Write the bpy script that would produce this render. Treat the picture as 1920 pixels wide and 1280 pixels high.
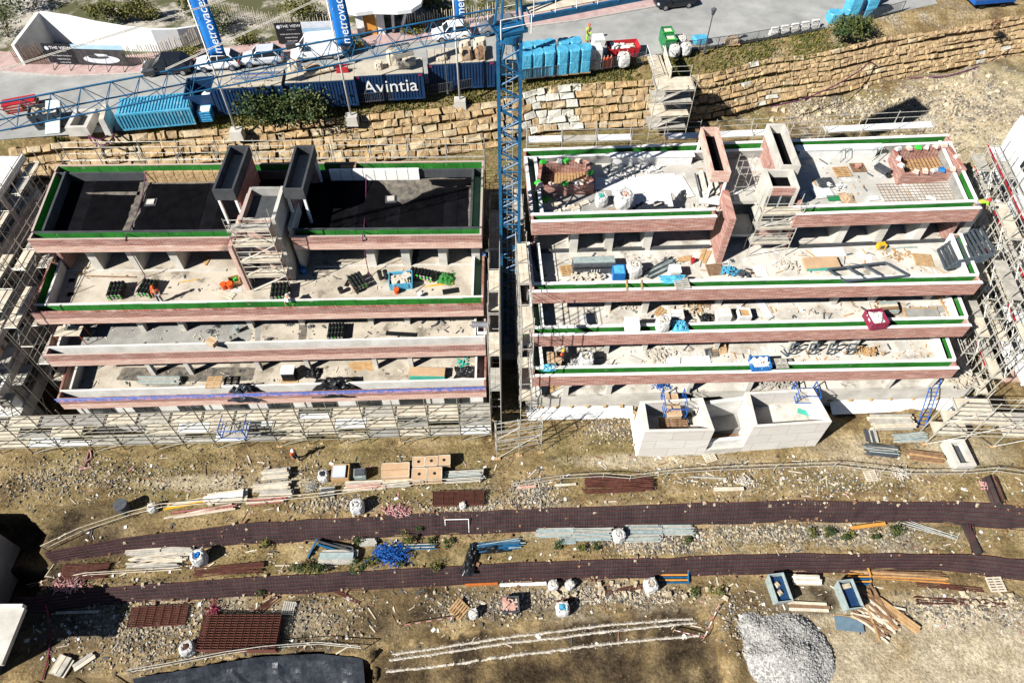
import bpy, math, random
import numpy as np
from mathutils import Vector, Matrix, noise as mnoise

for o in list(bpy.data.objects):
    bpy.data.objects.remove(o)
random.seed(11)
SC = bpy.context.scene
COL = SC.collection

# ------------------------------------------------------------------ camera
CAM_H, PITCH, FOC = 51.0, math.radians(52.8), 1330.0      # drone height above the yard, tilt below the horizon, focal length in 1/1920 of the width
cam_d = bpy.data.cameras.new('camera')
cam_d.sensor_width = 36.0
cam_d.lens = FOC / 1920 * 36
cam_d.clip_start = 0.5
cam_d.clip_end = 3000
cam = bpy.data.objects.new('camera', cam_d)
COL.objects.link(cam)
cam.location = (0, 0, CAM_H)
cam.rotation_euler = (math.pi / 2 - PITCH, 0, 0)
SC.camera = cam

# ------------------------------------------------------------------ sky, sun, exposure
SUN_EL, SUN_TO = math.radians(38), Vector((0.835, 0.55, 0)).normalized()   # SUN_TO: the way shadows fall
world = bpy.data.worlds.new('World')
SC.world = world
world.use_nodes = True
wn = world.node_tree
sky = wn.nodes.new('ShaderNodeTexSky')
sky.sky_type = 'NISHITA'
sky.sun_disc = False
sky.sun_elevation = SUN_EL
sky.sun_rotation = math.atan2(-SUN_TO.x, -SUN_TO.y)
sky.air_density = 0.5
sky.dust_density = 0.0
bg = wn.nodes['Background']
bg.inputs['Strength'].default_value = 0.05
wn.links.new(sky.outputs['Color'], bg.inputs['Color'])
sun_d = bpy.data.lights.new('sun', 'SUN')
sun_d.energy = 5.0
sun_d.angle = math.radians(0.53)
sun_d.color = (1.0, 0.975, 0.93)
sun = bpy.data.objects.new('sun', sun_d)
COL.objects.link(sun)
sun_dir = Vector((SUN_TO.x * math.cos(SUN_EL), SUN_TO.y * math.cos(SUN_EL), -math.sin(SUN_EL)))
sun.rotation_euler = sun_dir.to_track_quat('-Z', 'Y').to_euler()
sun.location = (-60, -40, 80)
SC.view_settings.view_transform = 'Standard'
SC.view_settings.look = 'None'
SC.view_settings.exposure = 0.95
SC.view_settings.gamma = 1.0
SC.view_settings.use_curve_mapping = False
SC.cycles.use_denoising = True
SC.cycles.max_bounces = 5
SC.cycles.diffuse_bounces = 1

# ------------------------------------------------------------------ survey: site position of a spot of known height
CP, SP = math.cos(PITCH), math.sin(PITCH)
def site(px, py, z=0.0):
    v = (py - 640) / FOC
    d = (CAM_H - z) / (SP + v * CP)
    return Vector(((px - 960) / FOC * d, (CP - v * SP) * d, z))
def site2(px, py, z=0.0):
    p = site(px, py, z)
    return (p.x, p.y)

# ------------------------------------------------------------------ materials
MATS = {}
def lk(t, a, b): t.links.new(a, b)
def mat(name, c, c2=None, rough=0.8, scale=1.5, metal=0.0, bump=0.0, bscale=12.0, detail=6.0, lo=0.35, hi=0.65, spec=0.35, coords='pos', spots=None):
    m = bpy.data.materials.new(name)
    m.use_nodes = True
    t = m.node_tree
    b = t.nodes['Principled BSDF']
    b.inputs['Roughness'].default_value = rough
    b.inputs['Metallic'].default_value = metal
    b.inputs['Specular IOR Level'].default_value = spec
    if coords == 'pos':
        src = t.nodes.new('ShaderNodeNewGeometry').outputs['Position']
    else:
        src = t.nodes.new('ShaderNodeTexCoord').outputs['Object']
    if c2 is None:
        c2 = tuple(x * 0.72 for x in c)
    n = t.nodes.new('ShaderNodeTexNoise')
    n.inputs['Scale'].default_value = scale
    n.inputs['Detail'].default_value = detail
    n.inputs['Roughness'].default_value = 0.65
    lk(t, src, n.inputs['Vector'])
    r = t.nodes.new('ShaderNodeValToRGB')
    r.color_ramp.elements[0].position = lo
    r.color_ramp.elements[1].position = hi
    r.color_ramp.elements[0].color = (*c2, 1)
    r.color_ramp.elements[1].color = (*c, 1)
    lk(t, n.outputs['Fac'], r.inputs['Fac'])
    out = r.outputs['Color']
    if spots:                                     # splashes and stains: (colour, scale, threshold)
        n3 = t.nodes.new('ShaderNodeTexNoise'); n3.inputs['Scale'].default_value = spots[1]; n3.inputs['Detail'].default_value = 9; n3.inputs['Roughness'].default_value = .72
        lk(t, src, n3.inputs['Vector'])
        r3 = t.nodes.new('ShaderNodeValToRGB'); r3.color_ramp.elements[0].position = spots[2]; r3.color_ramp.elements[1].position = spots[2] + .07
        lk(t, n3.outputs['Fac'], r3.inputs['Fac'])
        mx = t.nodes.new('ShaderNodeMixRGB'); mx.inputs['Color2'].default_value = (*spots[0], 1)
        lk(t, r3.outputs['Color'], mx.inputs['Fac']); lk(t, out, mx.inputs['Color1']); out = mx.outputs['Color']
    lk(t, out, b.inputs['Base Color'])
    if bump:
        n2 = t.nodes.new('ShaderNodeTexNoise')
        n2.inputs['Scale'].default_value = bscale
        n2.inputs['Detail'].default_value = 5
        lk(t, src, n2.inputs['Vector'])
        bp = t.nodes.new('ShaderNodeBump')
        bp.inputs['Strength'].default_value = bump
        bp.inputs['Distance'].default_value = 0.1
        lk(t, n2.outputs['Fac'], bp.inputs['Height'])
        lk(t, bp.outputs['Normal'], b.inputs['Normal'])
    MATS[name] = m
    return m

def brick_mat(name, c1, c2, mortar, dust, bw=.5, rh=.13, ms=.012):
    m = mat(name, c1, c2, rough=0.9)
    t = m.node_tree
    b = t.nodes['Principled BSDF']
    g = t.nodes.new('ShaderNodeNewGeometry')
    sx = t.nodes.new('ShaderNodeSeparateXYZ')
    lk(t, g.outputs['Position'], sx.inputs[0])
    ad = t.nodes.new('ShaderNodeMath'); ad.operation = 'ADD'
    lk(t, sx.outputs['X'], ad.inputs[0]); lk(t, sx.outputs['Y'], ad.inputs[1])
    cb = t.nodes.new('ShaderNodeCombineXYZ')
    lk(t, ad.outputs[0], cb.inputs['X']); lk(t, sx.outputs['Z'], cb.inputs['Y'])
    br = t.nodes.new('ShaderNodeTexBrick')
    br.inputs['Scale'].default_value = 1.0
    br.inputs['Brick Width'].default_value = bw
    br.inputs['Row Height'].default_value = rh
    br.inputs['Mortar Size'].default_value = ms
    br.inputs['Color1'].default_value = (*c1, 1)
    br.inputs['Color2'].default_value = (*c2, 1)
    br.inputs['Mortar'].default_value = (*mortar, 1)
    lk(t, cb.outputs[0], br.inputs['Vector'])
    # pale mortar smears drawn out along the courses
    mp = t.nodes.new('ShaderNodeMapping')
    mp.inputs['Scale'].default_value = (0.55, 5.5, 1)
    lk(t, cb.outputs[0], mp.inputs['Vector'])
    n = t.nodes.new('ShaderNodeTexNoise')
    n.inputs['Scale'].default_value = 1.3
    n.inputs['Detail'].default_value = 8
    n.inputs['Roughness'].default_value = 0.7
    lk(t, mp.outputs[0], n.inputs['Vector'])
    r = t.nodes.new('ShaderNodeValToRGB')
    r.color_ramp.elements[0].position = 0.48
    r.color_ramp.elements[1].position = 0.70
    lk(t, n.outputs['Fac'], r.inputs['Fac'])
    mx = t.nodes.new('ShaderNodeMixRGB')
    lk(t, r.outputs['Color'], mx.inputs['Fac'])
    lk(t, br.outputs['Color'], mx.inputs['Color1'])
    mx.inputs['Color2'].default_value = (*dust, 1)
    lk(t, mx.outputs['Color'], b.inputs['Base Color'])
    return m

mat('concrete', (0.57, 0.54, 0.48), (0.39, 0.365, 0.315), scale=0.6, bump=0.15)
mat('concrete_floor', (0.58, 0.54, 0.475), (0.36, 0.325, 0.27), scale=0.5, lo=0.34, hi=0.55, bump=0.15, rough=0.75, detail=10, spots=((0.27, 0.24, 0.195), .55, .56))
mat('floor_stained_dim', (0.50, 0.44, 0.355), (0.30, 0.255, 0.195), scale=0.5, lo=0.34, hi=0.58, bump=0.15, rough=0.75, detail=10, spots=((0.20, 0.17, 0.13), .45, .55))  # stained floor; base also darkened for the dimmer left side of the view
mat('concrete_white', (0.68, 0.66, 0.62), (0.50, 0.48, 0.43), scale=0.8, bump=0.15)
mat('concrete_grey', (0.33, 0.32, 0.29), (0.22, 0.21, 0.19), scale=0.9, bump=0.2)
mat('screed_grey', (0.50, 0.48, 0.43), (0.33, 0.31, 0.27), scale=0.35, lo=0.3, hi=0.6, spots=((.62, .60, .56), .8, .55))
brick_mat('brick_red', (0.34, 0.12, 0.085), (0.22, 0.075, 0.055), (0.45, 0.38, 0.32), (0.60, 0.43, 0.36))
brick_mat('brick_dark', (0.28, 0.10, 0.075), (0.18, 0.065, 0.05), (0.40, 0.33, 0.28), (0.50, 0.36, 0.30))
brick_mat('brick_pale', (0.52, 0.31, 0.24), (0.44, 0.23, 0.18), (0.58, 0.50, 0.42), (0.66, 0.57, 0.48))
brick_mat('form_concrete', (0.62, 0.59, 0.54), (0.54, 0.51, 0.46), (0.30, 0.27, 0.23), (0.46, 0.42, 0.36), 2.4, 1.22, .018)
mat('green_board', (0.026, 0.20, 0.024), (0.014, 0.11, 0.014), scale=0.8, rough=0.65, spots=((0.22, 0.25, 0.17), 2.4, .60))
mat('white_coping', (0.82, 0.81, 0.78), (0.70, 0.68, 0.63), scale=2.0, rough=0.6)
mat('white_paint', (0.80, 0.80, 0.78), (0.68, 0.68, 0.66), scale=1.2, rough=0.5)
mat('bitumen', (0.0055, 0.0055, 0.0065), (0.003, 0.003, 0.004), scale=1.3, rough=1.0, bump=0.1, spec=0.02)
mat('bitumen_seam', (0.010, 0.010, 0.012), (0.004, 0.004, 0.005), scale=.9, rough=1.0, bump=0.1, spec=0.02)
mat('bitumen_grey', (0.060, 0.064, 0.068), (0.035, 0.038, 0.042), scale=1.1, rough=0.8)
mat('roof_dust', (0.20, 0.17, 0.13), (0.06, 0.055, 0.05), scale=2.2, rough=0.9)
mat('steel', (0.52, 0.50, 0.44), (0.34, 0.32, 0.27), scale=5, rough=0.5, metal=0.25)
mat('steel_dark', (0.10, 0.11, 0.12), (0.06, 0.065, 0.07), scale=4, rough=0.55, metal=0.3)
mat('steel_front', (0.27, 0.25, 0.19), (0.17, 0.155, 0.11), scale=5, rough=0.6, metal=0.1)
mat('plank', (0.62, 0.55, 0.43), (0.42, 0.36, 0.27), scale=1.6, rough=0.85)
mat('plank_grey', (0.45, 0.42, 0.36), (0.28, 0.26, 0.22), scale=1.8, rough=0.85)
mat('timber', (0.50, 0.32, 0.15), (0.34, 0.20, 0.09), scale=3, rough=0.85)
mat('timber_brown', (0.26, 0.15, 0.08), (0.15, 0.085, 0.045), scale=3, rough=0.9)
mat('timber_orange', (0.62, 0.28, 0.05), (0.50, 0.21, 0.04), scale=3, rough=0.8)
mat('cardboard', (0.50, 0.34, 0.20), (0.42, 0.27, 0.155), scale=1.4, rough=0.85)
mat('rust', (0.11, 0.035, 0.02), (0.05, 0.017, 0.012), scale=4, rough=0.9)
mat('rust_mesh', (0.085, 0.024, 0.026), (0.040, 0.014, 0.016), scale=3, rough=0.9)
mat('geotextile', (0.062, 0.042, 0.036), (0.021, 0.015, 0.016), scale=.9, lo=.35, hi=.75, detail=9, rough=0.95, bump=0.3)
mat('crane_blue', (0.012, 0.115, 0.24), (0.008, 0.07, 0.16), scale=2.5, rough=0.45)
mat('container_blue', (0.010, 0.042, 0.115), (0.008, 0.03, 0.085), scale=1.0, rough=0.5, spots=((0.03, 0.065, 0.12), 1.6, .58))
mat('container_sky', (0.09, 0.38, 0.54), (0.055, 0.28, 0.43), scale=1.2, rough=0.5, spots=((0.26, 0.46, 0.54), 1.4, .56))
mat('wrap_blue', (0.10, 0.40, 0.56), (0.05, 0.28, 0.45), scale=2.2, rough=0.35, bump=0.5, bscale=5)
mat('blue_metal', (0.01, 0.10, 0.38), (0.01, 0.07, 0.27), scale=3, rough=0.5)
mat('blue_plastic', (0.02, 0.17, 0.48), (0.015, 0.12, 0.36), scale=3, rough=0.4)
mat('banner_blue', (0.01, 0.16, 0.50), (0.008, 0.13, 0.43), scale=0.8, rough=0.6)
mat('sign_black', (0.012, 0.012, 0.016), (0.009, 0.009, 0.012), rough=0.6)
mat('red_paint', (0.42, 0.02, 0.025), (0.32, 0.015, 0.02), scale=3, rough=0.5)
mat('magenta', (0.26, 0.022, 0.06), (0.18, 0.018, 0.045), scale=3, rough=0.6)
mat('orange_plastic', (0.72, 0.10, 0.015), (0.60, 0.08, 0.012), scale=3, rough=0.5)
mat('orange_paint', (0.50, 0.14, 0.03), (0.38, 0.10, 0.02), scale=3, rough=0.5)
mat('yellow', (0.70, 0.40, 0.02), (0.58, 0.32, 0.02), scale=3, rough=0.5)
mat('hivis', (0.35, 0.75, 0.02), (0.30, 0.65, 0.02), scale=3, rough=0.6)
mat('hivis_orange', (0.80, 0.11, 0.02), (0.70, 0.09, 0.02), scale=3, rough=0.6)
mat('lime_plastic', (0.05, 0.50, 0.05), (0.04, 0.40, 0.04), scale=3, rough=0.4)
mat('green_plastic', (0.02, 0.20, 0.07), (0.02, 0.15, 0.05), scale=3, rough=0.5)
mat('teal_foam', (0.06, 0.40, 0.30), (0.05, 0.33, 0.25), scale=3, rough=0.7)
mat('black_plastic', (0.014, 0.015, 0.016), (0.009, 0.01, 0.011), scale=4, rough=0.35, bump=0.3, bscale=6)
mat('dark_sheet', (0.03, 0.034, 0.042), (0.012, 0.014, 0.019), scale=2, rough=0.4, bump=0.4, bscale=4)
mat('sack_white', (0.60, 0.59, 0.56), (0.36, 0.35, 0.33), scale=3, rough=0.75, bump=0.4, bscale=6)
mat('debris_pale', (0.62, 0.57, 0.48), (0.40, 0.35, 0.28), scale=5, rough=0.9)
mat('plasterboard', (0.70, 0.69, 0.66), (0.56, 0.55, 0.52), scale=2, rough=0.8)
mat('geo_white', (0.74, 0.73, 0.70), (0.62, 0.61, 0.58), scale=0.7, rough=0.8, bump=0.2, bscale=3)
mat('aluminium', (0.40, 0.47, 0.45), (0.27, 0.33, 0.32), scale=3, rough=0.45, metal=0.2)
mat('glass_dark', (0.02, 0.025, 0.03), (0.015, 0.018, 0.022), rough=0.12, spec=0.6)
mat('car_white', (0.78, 0.79, 0.80), (0.74, 0.75, 0.76), rough=0.25, spec=0.5)
mat('car_black', (0.012, 0.014, 0.017), (0.010, 0.011, 0.014), rough=0.2, spec=0.5)
mat('car_grey', (0.17, 0.17, 0.18), (0.15, 0.15, 0.16), rough=0.25, spec=0.5)
mat('car_silver', (0.52, 0.54, 0.57), (0.48, 0.50, 0.53), rough=0.25, spec=0.5)
mat('tyre', (0.014, 0.014, 0.014), (0.01, 0.01, 0.01), rough=0.9)
mat('rim', (0.40, 0.40, 0.41), (0.3, 0.3, 0.31), rough=0.35, metal=0.6)
mat('skin', (0.45, 0.24, 0.15), (0.40, 0.21, 0.13), rough=0.6)
mat('cloth_dark', (0.035, 0.04, 0.055), (0.025, 0.028, 0.04), rough=0.9)
mat('cloth_grey', (0.33, 0.33, 0.34), (0.24, 0.24, 0.25), rough=0.9)
mat('cloth_white', (0.70, 0.69, 0.67), (0.58, 0.57, 0.55), rough=0.9)
mat('cloth_blue', (0.02, 0.20, 0.50), (0.015, 0.15, 0.40), rough=0.9)
mat('leaf_dark', (0.050, 0.085, 0.022), (0.020, 0.040, 0.011), scale=1.2, rough=0.7)
mat('leaf_olive', (0.115, 0.125, 0.030), (0.060, 0.072, 0.018), scale=1.0, rough=0.7)
mat('leaf_yellow', (0.20, 0.175, 0.035), (0.11, 0.105, 0.022), scale=1.0, rough=0.75)
mat('bark', (0.10, 0.07, 0.045), (0.06, 0.04, 0.028), scale=5, rough=0.95)
mat('stone_a', (0.48, 0.35, 0.19), (0.24, 0.16, 0.085), scale=1.3, rough=0.9, bump=1.0, bscale=2.6, detail=10)
mat('stone_b', (0.48, 0.33, 0.165), (0.30, 0.195, 0.095), scale=2.1, rough=0.9, bump=0.7, bscale=4.5)
mat('stone_c', (0.52, 0.42, 0.27), (0.28, 0.21, 0.125), scale=1.1, rough=0.9, bump=1.0, bscale=2.4, detail=10)
mat('stone_grey', (0.56, 0.54, 0.47), (0.38, 0.36, 0.30), scale=1.8, rough=0.9, bump=0.7, bscale=4)
mat('rubble', (0.52, 0.44, 0.31), (0.30, 0.24, 0.16), scale=2.5, rough=0.95)
mat('gravel', (0.46, 0.45, 0.42), (0.20, 0.19, 0.175), scale=4, rough=0.95)
mat('chalk', (0.52, 0.48, 0.41), (0.26, 0.22, 0.17), scale=6, rough=0.95)
mat('purple_hose', (0.13, 0.025, 0.08), (0.09, 0.02, 0.055), rough=0.5)
mat('pink_tape', (0.48, 0.14, 0.16), (0.50, 0.38, 0.34), scale=4, rough=0.6)

# ------------------------------------------------------------------ mesh and object helpers
class MB:
    def __init__(s):
        s.v, s.f = [], []
    def add(s, vs, fs):
        n = len(s.v)
        s.v.extend([tuple(v) for v in vs])
        s.f.extend([tuple(i + n for i in f) for f in fs])
        return s
    def box(s, c, d, rz=0.0, top=1.0):
        cs, sn = math.cos(rz), math.sin(rz)
        vs = []
        for k in (-1, 1):
            w = 1.0 if k < 0 else top
            for i, j in ((-1, -1), (1, -1), (1, 1), (-1, 1)):
                x, y = i * d[0] / 2 * w, j * d[1] / 2 * w
                vs.append((c[0] + x * cs - y * sn, c[1] + x * sn + y * cs, c[2] + k * d[2] / 2))
        return s.add(vs, [(3, 2, 1, 0), (4, 5, 6, 7), (0, 1, 5, 4), (1, 2, 6, 5), (2, 3, 7, 6), (3, 0, 4, 7)])
    def prism(s, pts, z0, z1):
        n = len(pts)
        a = sum(pts[i][0] * pts[(i + 1) % n][1] - pts[(i + 1) % n][0] * pts[i][1] for i in range(n))
        if a < 0:
            pts = pts[::-1]
        vs = [(p[0], p[1], z0) for p in pts] + [(p[0], p[1], z1) for p in pts]
        return s.add(vs, [tuple(range(n))[::-1], tuple(range(n, 2 * n))] + [(i, (i + 1) % n, n + (i + 1) % n, n + i) for i in range(n)])
    def tube(s, p, q, r, n=6, r2=None, cap=True):
        p, q = Vector(p), Vector(q)
        r2 = r if r2 is None else r2
        d = (q - p)
        if d.length < 1e-6:
            return s
        d.normalize()
        a = d.cross(Vector((0, 0, 1)) if abs(d.z) < 0.95 else Vector((1, 0, 0))).normalized()
        b = d.cross(a)
        vs = [p + (a * math.cos(t) + b * math.sin(t)) * r for t in [2 * math.pi * i / n for i in range(n)]]
        vs += [q + (a * math.cos(t) + b * math.sin(t)) * r2 for t in [2 * math.pi * i / n for i in range(n)]]
        fs = [(i, n + i, n + (i + 1) % n, (i + 1) % n) for i in range(n)]
        if cap:
            fs += [tuple(range(n)), tuple(range(2 * n - 1, n - 1, -1))]
        return s.add(vs, fs)
    def path(s, pts, r, n=6):
        for a, b in zip(pts[:-1], pts[1:]):
            s.tube(a, b, r, n)
        return s
    def quad(s, *p):
        return s.add(p, [tuple(range(len(p)))])
    def build(s, name, m, parent=None, smooth=False, base=None):
        off = Vector((0, 0, 0))
        if parent is not None and root_of(parent).name in WORLD:
            off = root_of(parent).location
        if parent is None and base is not None:
            off = Vector(base)
        me = bpy.data.meshes.new(name)
        me.from_pydata([(v[0] - off[0], v[1] - off[1], v[2] - off[2]) for v in s.v], [], s.f)
        if smooth:
            me.polygons.foreach_set('use_smooth', [True] * len(me.polygons))
        me.materials.append(MATS[m])
        me.update()
        o = bpy.data.objects.new(name, me)
        COL.objects.link(o)
        if parent is not None:
            o.parent = parent
        elif base is not None:
            o.location = off
        return o

WORLD = set()
def root_of(o):
    while o.parent is not None:
        o = o.parent
    return o
def tag(o, label=None, cat=None, group=None, kind=None):
    if label: o['label'] = label
    if cat: o['category'] = cat
    if group: o['group'] = group
    if kind: o['kind'] = kind
    return o
def T(name, label, cat, loc=(0, 0, 0), rz=0.0, group=None, world=False):
    o = bpy.data.objects.new(name, None)
    o.empty_display_size = 0.3
    COL.objects.link(o)
    o.location = loc
    o.rotation_euler = (0, 0, rz)
    tag(o, label, cat, group)
    if world:
        WORLD.add(o.name)
    return o
UNIT = {}
def unit(shape, m):
    k = (shape, m)
    if k not in UNIT:
        b = MB()
        if shape == 'box':
            b.box((0, 0, 0), (1, 1, 1))
        elif shape == 'tube':
            b.tube((0, 0, -0.5), (0, 0, 0.5), 1, 5)
        elif shape == 'cyl':
            b.tube((0, 0, -0.5), (0, 0, 0.5), 1, 14)
        me = bpy.data.meshes.new(shape + '_' + m)
        me.from_pydata(b.v, [], b.f)
        me.materials.append(MATS[m])
        UNIT[k] = me
    return UNIT[k]
def _link(name, me, parent):
    o = bpy.data.objects.new(name, me)
    COL.objects.link(o)
    if parent is not None:
        o.parent = parent
    return o
def _off(parent):
    if parent is not None and root_of(parent).name in WORLD:
        return root_of(parent).location
    return Vector((0, 0, 0))
def blk(name, parent, m, c, d, rz=0.0, rx=0.0, ry=0.0):
    o = _link(name, unit('box', m), parent)
    o.location = Vector(c) - _off(parent)
    o.rotation_euler = (rx, ry, rz)
    o.scale = d
    return o
def bar(name, parent, m, p, q, r, shape='tube'):
    p, q = Vector(p), Vector(q)
    o = _link(name, unit(shape, m), parent)
    d = q - p
    o.location = (p + q) / 2 - _off(parent)
    o.rotation_euler = d.to_track_quat('Z', 'Y').to_euler()
    o.scale = (r, r, d.length)
    return o
def beam(name, parent, m, p, q, w, h):
    """a straight board or strip from p to q (its axis), w wide, h high, lying flat"""
    p, q = Vector(p), Vector(q)
    d = q - p
    o = _link(name, unit('box', m), parent)
    o.location = (p + q) / 2 - _off(parent)
    rz = math.atan2(d.y, d.x)
    ry = -math.atan2(d.z, math.hypot(d.x, d.y))
    o.rotation_euler = (0, ry, rz)
    o.scale = (d.length, w, h)
    return o
def copy_tree(o, parent=None):
    c = o.copy()
    COL.objects.link(c)
    if parent is not None:
        c.parent = parent
    for ch in list(o.children):
        copy_tree(ch, c)
    return c
def place(o, loc, rz=0.0, label=None, s=None, group=None):
    o.location = loc
    o.rotation_euler = (0, 0, rz)
    if s is not None:
        o.scale = (s, s, s) if isinstance(s, (int, float)) else s
    tag(o, label, group=group)
    return o
class Proto:
    """first use moves the prototype itself, later uses copy it"""
    def __init__(s, make):
        s.make, s.o = make, None
    def __call__(s, loc, rz=0.0, label=None, scale=None, group=None):
        if s.o is None:
            s.o = s.make()
            o = s.o
        else:
            o = copy_tree(s.o)
        return place(o, loc, rz, label, scale, group)
def lerp(a, b, t): return tuple(x + (y - x) * t for x, y in zip(a, b))
def rnd(a, b): return random.uniform(a, b)
# ------------------------------------------------------------------ terrain: yard, two faced slopes, terrace behind the blocks, street shelf
def line(pts, z):
    w = [site2(px, py, z) for px, py in pts]
    xs = np.array([p[0] for p in w]); ys = np.array([p[1] for p in w])
    i = np.argsort(xs)
    return xs[i], ys[i]
S1T = line([(60, 1040), (206, 1012), (480, 980), (960, 956), (1440, 940), (1849, 943), (1920, 953)], 0.0)
S1B = line([(60, 1062), (206, 1038), (480, 1019), (960, 997), (1440, 979), (1742, 979), (1920, 996)], -1.6)
S2T = line([(60, 1120), (165, 1105), (480, 1082), (960, 1056), (1440, 1039), (1818, 1039), (1920, 1050)], -1.6)
S2B = line([(60, 1150), (185, 1133), (480, 1116), (960, 1090), (1440, 1075), (1749, 1066), (1920, 1088)], -3.1)
WT = line([(0, 283), (200, 262), (330, 247), (480, 236), (700, 214), (800, 203), (930, 186), (1000, 165), (1200, 148), (1330, 138), (1440, 112), (1560, 95), (1660, 72), (1800, 47), (1920, 28)], 12.0)
STREET_Z = 12.7
SE = line([(0, 262), (220, 246), (400, 215), (500, 197), (930, 142), (1240, 102), (1530, 57), (1690, 22)], STREET_Z)
def ip(x, L): return np.interp(x, L[0], L[1])
WALL_RUN, WALL_Z0, WALL_Z1 = 2.7, 8.7, 12.0
def smooth(a, b, x):
    t = np.clip((x - a) / (b - a), 0, 1)
    return t * t * (3 - 2 * t)
def terrain(X, Y):
    s1t, s1b, s2t, s2b = ip(X, S1T), ip(X, S1B), ip(X, S2T), ip(X, S2B)
    wt = ip(X, WT); se = np.maximum(ip(X, SE), wt + 0.5)
    z = np.full_like(X, -3.1)
    z = np.where(Y > s2b, -3.1 + 1.5 * np.clip((Y - s2b) / (s2t - s2b), 0, 1), z)
    z = np.where(Y > s1b, -1.6 + 1.6 * np.clip((Y - s1b) / (s1t - s1b), 0, 1), z)
    # under the blocks the ground climbs to the back terrace
    z = np.where(Y > 36, 8.6 * smooth(37, 46.5, Y), z)
    wb = wt - WALL_RUN
    z = np.where(Y > wb, WALL_Z0 - 0.4 + (WALL_Z1 - WALL_Z0) * np.clip((Y - wb) / WALL_RUN, 0, 1), z)
    z = np.where(Y > wt, 11.6 + (STREET_Z - 0.03 - 11.6) * np.clip((Y - wt) / np.maximum(se - wt, 0.3), 0, 1), z)
    # rise of loose earth at the far right behind the block
    r = smooth(34, 52, X) * smooth(38, 52, Y) * (1 - smooth(wb - 3.0, wb, Y))
    z = z + r * 2.2
    return z
# digging at the bottom edge: shallow excavation with chalk lines, dark pit
EXC = [site2(p, q, -3.1) for p, q in ((700, 1212), (1000, 1172), (1300, 1140), (1338, 1165), (1362, 1310), (680, 1310))]
PIT = [site2(p, q, -3.1) for p, q in ((-60, 1290), (300, 1262), (490, 1226), (600, 1222), (690, 1240), (700, 1300), (700, 1420), (-60, 1420))]
TRENCH = [site2(p, q, -1.6) for p, q in ((-200, 955), (60, 975), (105, 1010), (85, 1070), (60, 1130), (-200, 1140))]
def inside(X, Y, P):
    c = np.zeros(X.shape, bool)
    n = len(P)
    for i in range(n):
        (x1, y1), (x2, y2) = P[i], P[(i + 1) % n]
        if y1 == y2: continue
        k = ((y1 > Y) != (y2 > Y)) & (X < (x2 - x1) * (Y - y1) / (y2 - y1) + x1)
        c ^= k
    return c
def fbm(X, Y, s, o=4, seed=0):
    rs = np.random.RandomState(seed)
    out = np.zeros_like(X); amp = 1.0
    for k in range(o):
        tab = rs.rand(256, 256)
        gx, gy = X * s + 500, Y * s + 500
        ix, iy = np.floor(gx).astype(int), np.floor(gy).astype(int)
        fx, fy = gx - ix, gy - iy
        fx, fy = fx * fx * (3 - 2 * fx), fy * fy * (3 - 2 * fy)
        a = tab[ix % 256, iy % 256]; b = tab[(ix + 1) % 256, iy % 256]
        c = tab[ix % 256, (iy + 1) % 256]; d = tab[(ix + 1) % 256, (iy + 1) % 256]
        out += amp * ((a * (1 - fx) + b * fx) * (1 - fy) + (c * (1 - fx) + d * fx) * fy - 0.5)
        amp *= 0.5; s *= 2.1
    return out
def height(X, Y):
    z = terrain(X, Y)
    ex, ey = X + .3 * fbm(X, Y, .9, 3, 31), Y + .22 * fbm(X, Y, .9, 3, 32)
    z = z - 2.4 * inside(X, Y, PIT) - 3.4 * inside(ex, ey, TRENCH)
    for k, dd in ((0, .7), (2.2, .45)):
        c0 = site2(1030, 1290, -3.1)
        z = z - dd * inside(c0[0] + (ex - c0[0]) / (1 - .012 * k), c0[1] + (ey - c0[1]) / (1 - .20 * k), EXC)
    bx = site(1372, 1240, -3.1); z = z + .55 * np.exp(-(((X - bx.x) / .8) ** 2 + ((Y - bx.y) / 3.2) ** 2))
    yard = (Y < 30.0)
    s1t, s1b, s2t, s2b = ip(X, S1T), ip(X, S1B), ip(X, S2T), ip(X, S2B)
    face = ((Y > s2b - .25) & (Y < s2t + .25)) | ((Y > s1b - .25) & (Y < s1t + .25))
    rough = fbm(X, Y, 0.35, 5, 3)
    amp = np.where(yard, 0.26, np.where(Y < ip(X, WT) - WALL_RUN, 0.30 + .55 * (X > 20), 0.05)) * np.where(face, 0.1, 1.0)
    amp = np.where(Y > ip(X, SE) - 0.2, 0.0, amp)
    return z + amp * rough
def axis(lo, hi, step, far):
    a = list(np.arange(lo, hi, step))
    g, s = [], step
    x = a[-1]
    while x < far:
        s *= 1.35; x += s; g.append(x)
    h, s = [], step
    x = a[0]
    while x > -far:
        s *= 1.35; x -= s; h.append(x)
    return np.array(h[::-1] + a + g)
gx, gy = axis(-48, 54, 0.22, 900), axis(11, 74, 0.20, 900)
GX, GY = np.meshgrid(gx, gy)
GZ = height(GX, GY)
GZ = np.where(GY > 74, np.maximum(GZ, STREET_Z - 0.2) , GZ)
nx, ny = len(gx), len(gy)
me = bpy.data.meshes.new('ground')
co = np.stack([GX, GY, GZ], -1).reshape(-1, 3)
me.vertices.add(nx * ny)
me.vertices.foreach_set('co', co.ravel())
I = np.arange(nx * ny).reshape(ny, nx)
q = np.stack([I[:-1, :-1], I[:-1, 1:], I[1:, 1:], I[1:, :-1]], -1).reshape(-1, 4)
me.loops.add(q.size)
me.loops.foreach_set('vertex_index', q.ravel())
me.polygons.add(len(q))
me.polygons.foreach_set('loop_start', np.arange(0, q.size, 4))
me.polygons.foreach_set('loop_total', np.full(len(q), 4))
me.update()
me.polygons.foreach_set('use_smooth', [True] * len(q))
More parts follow.
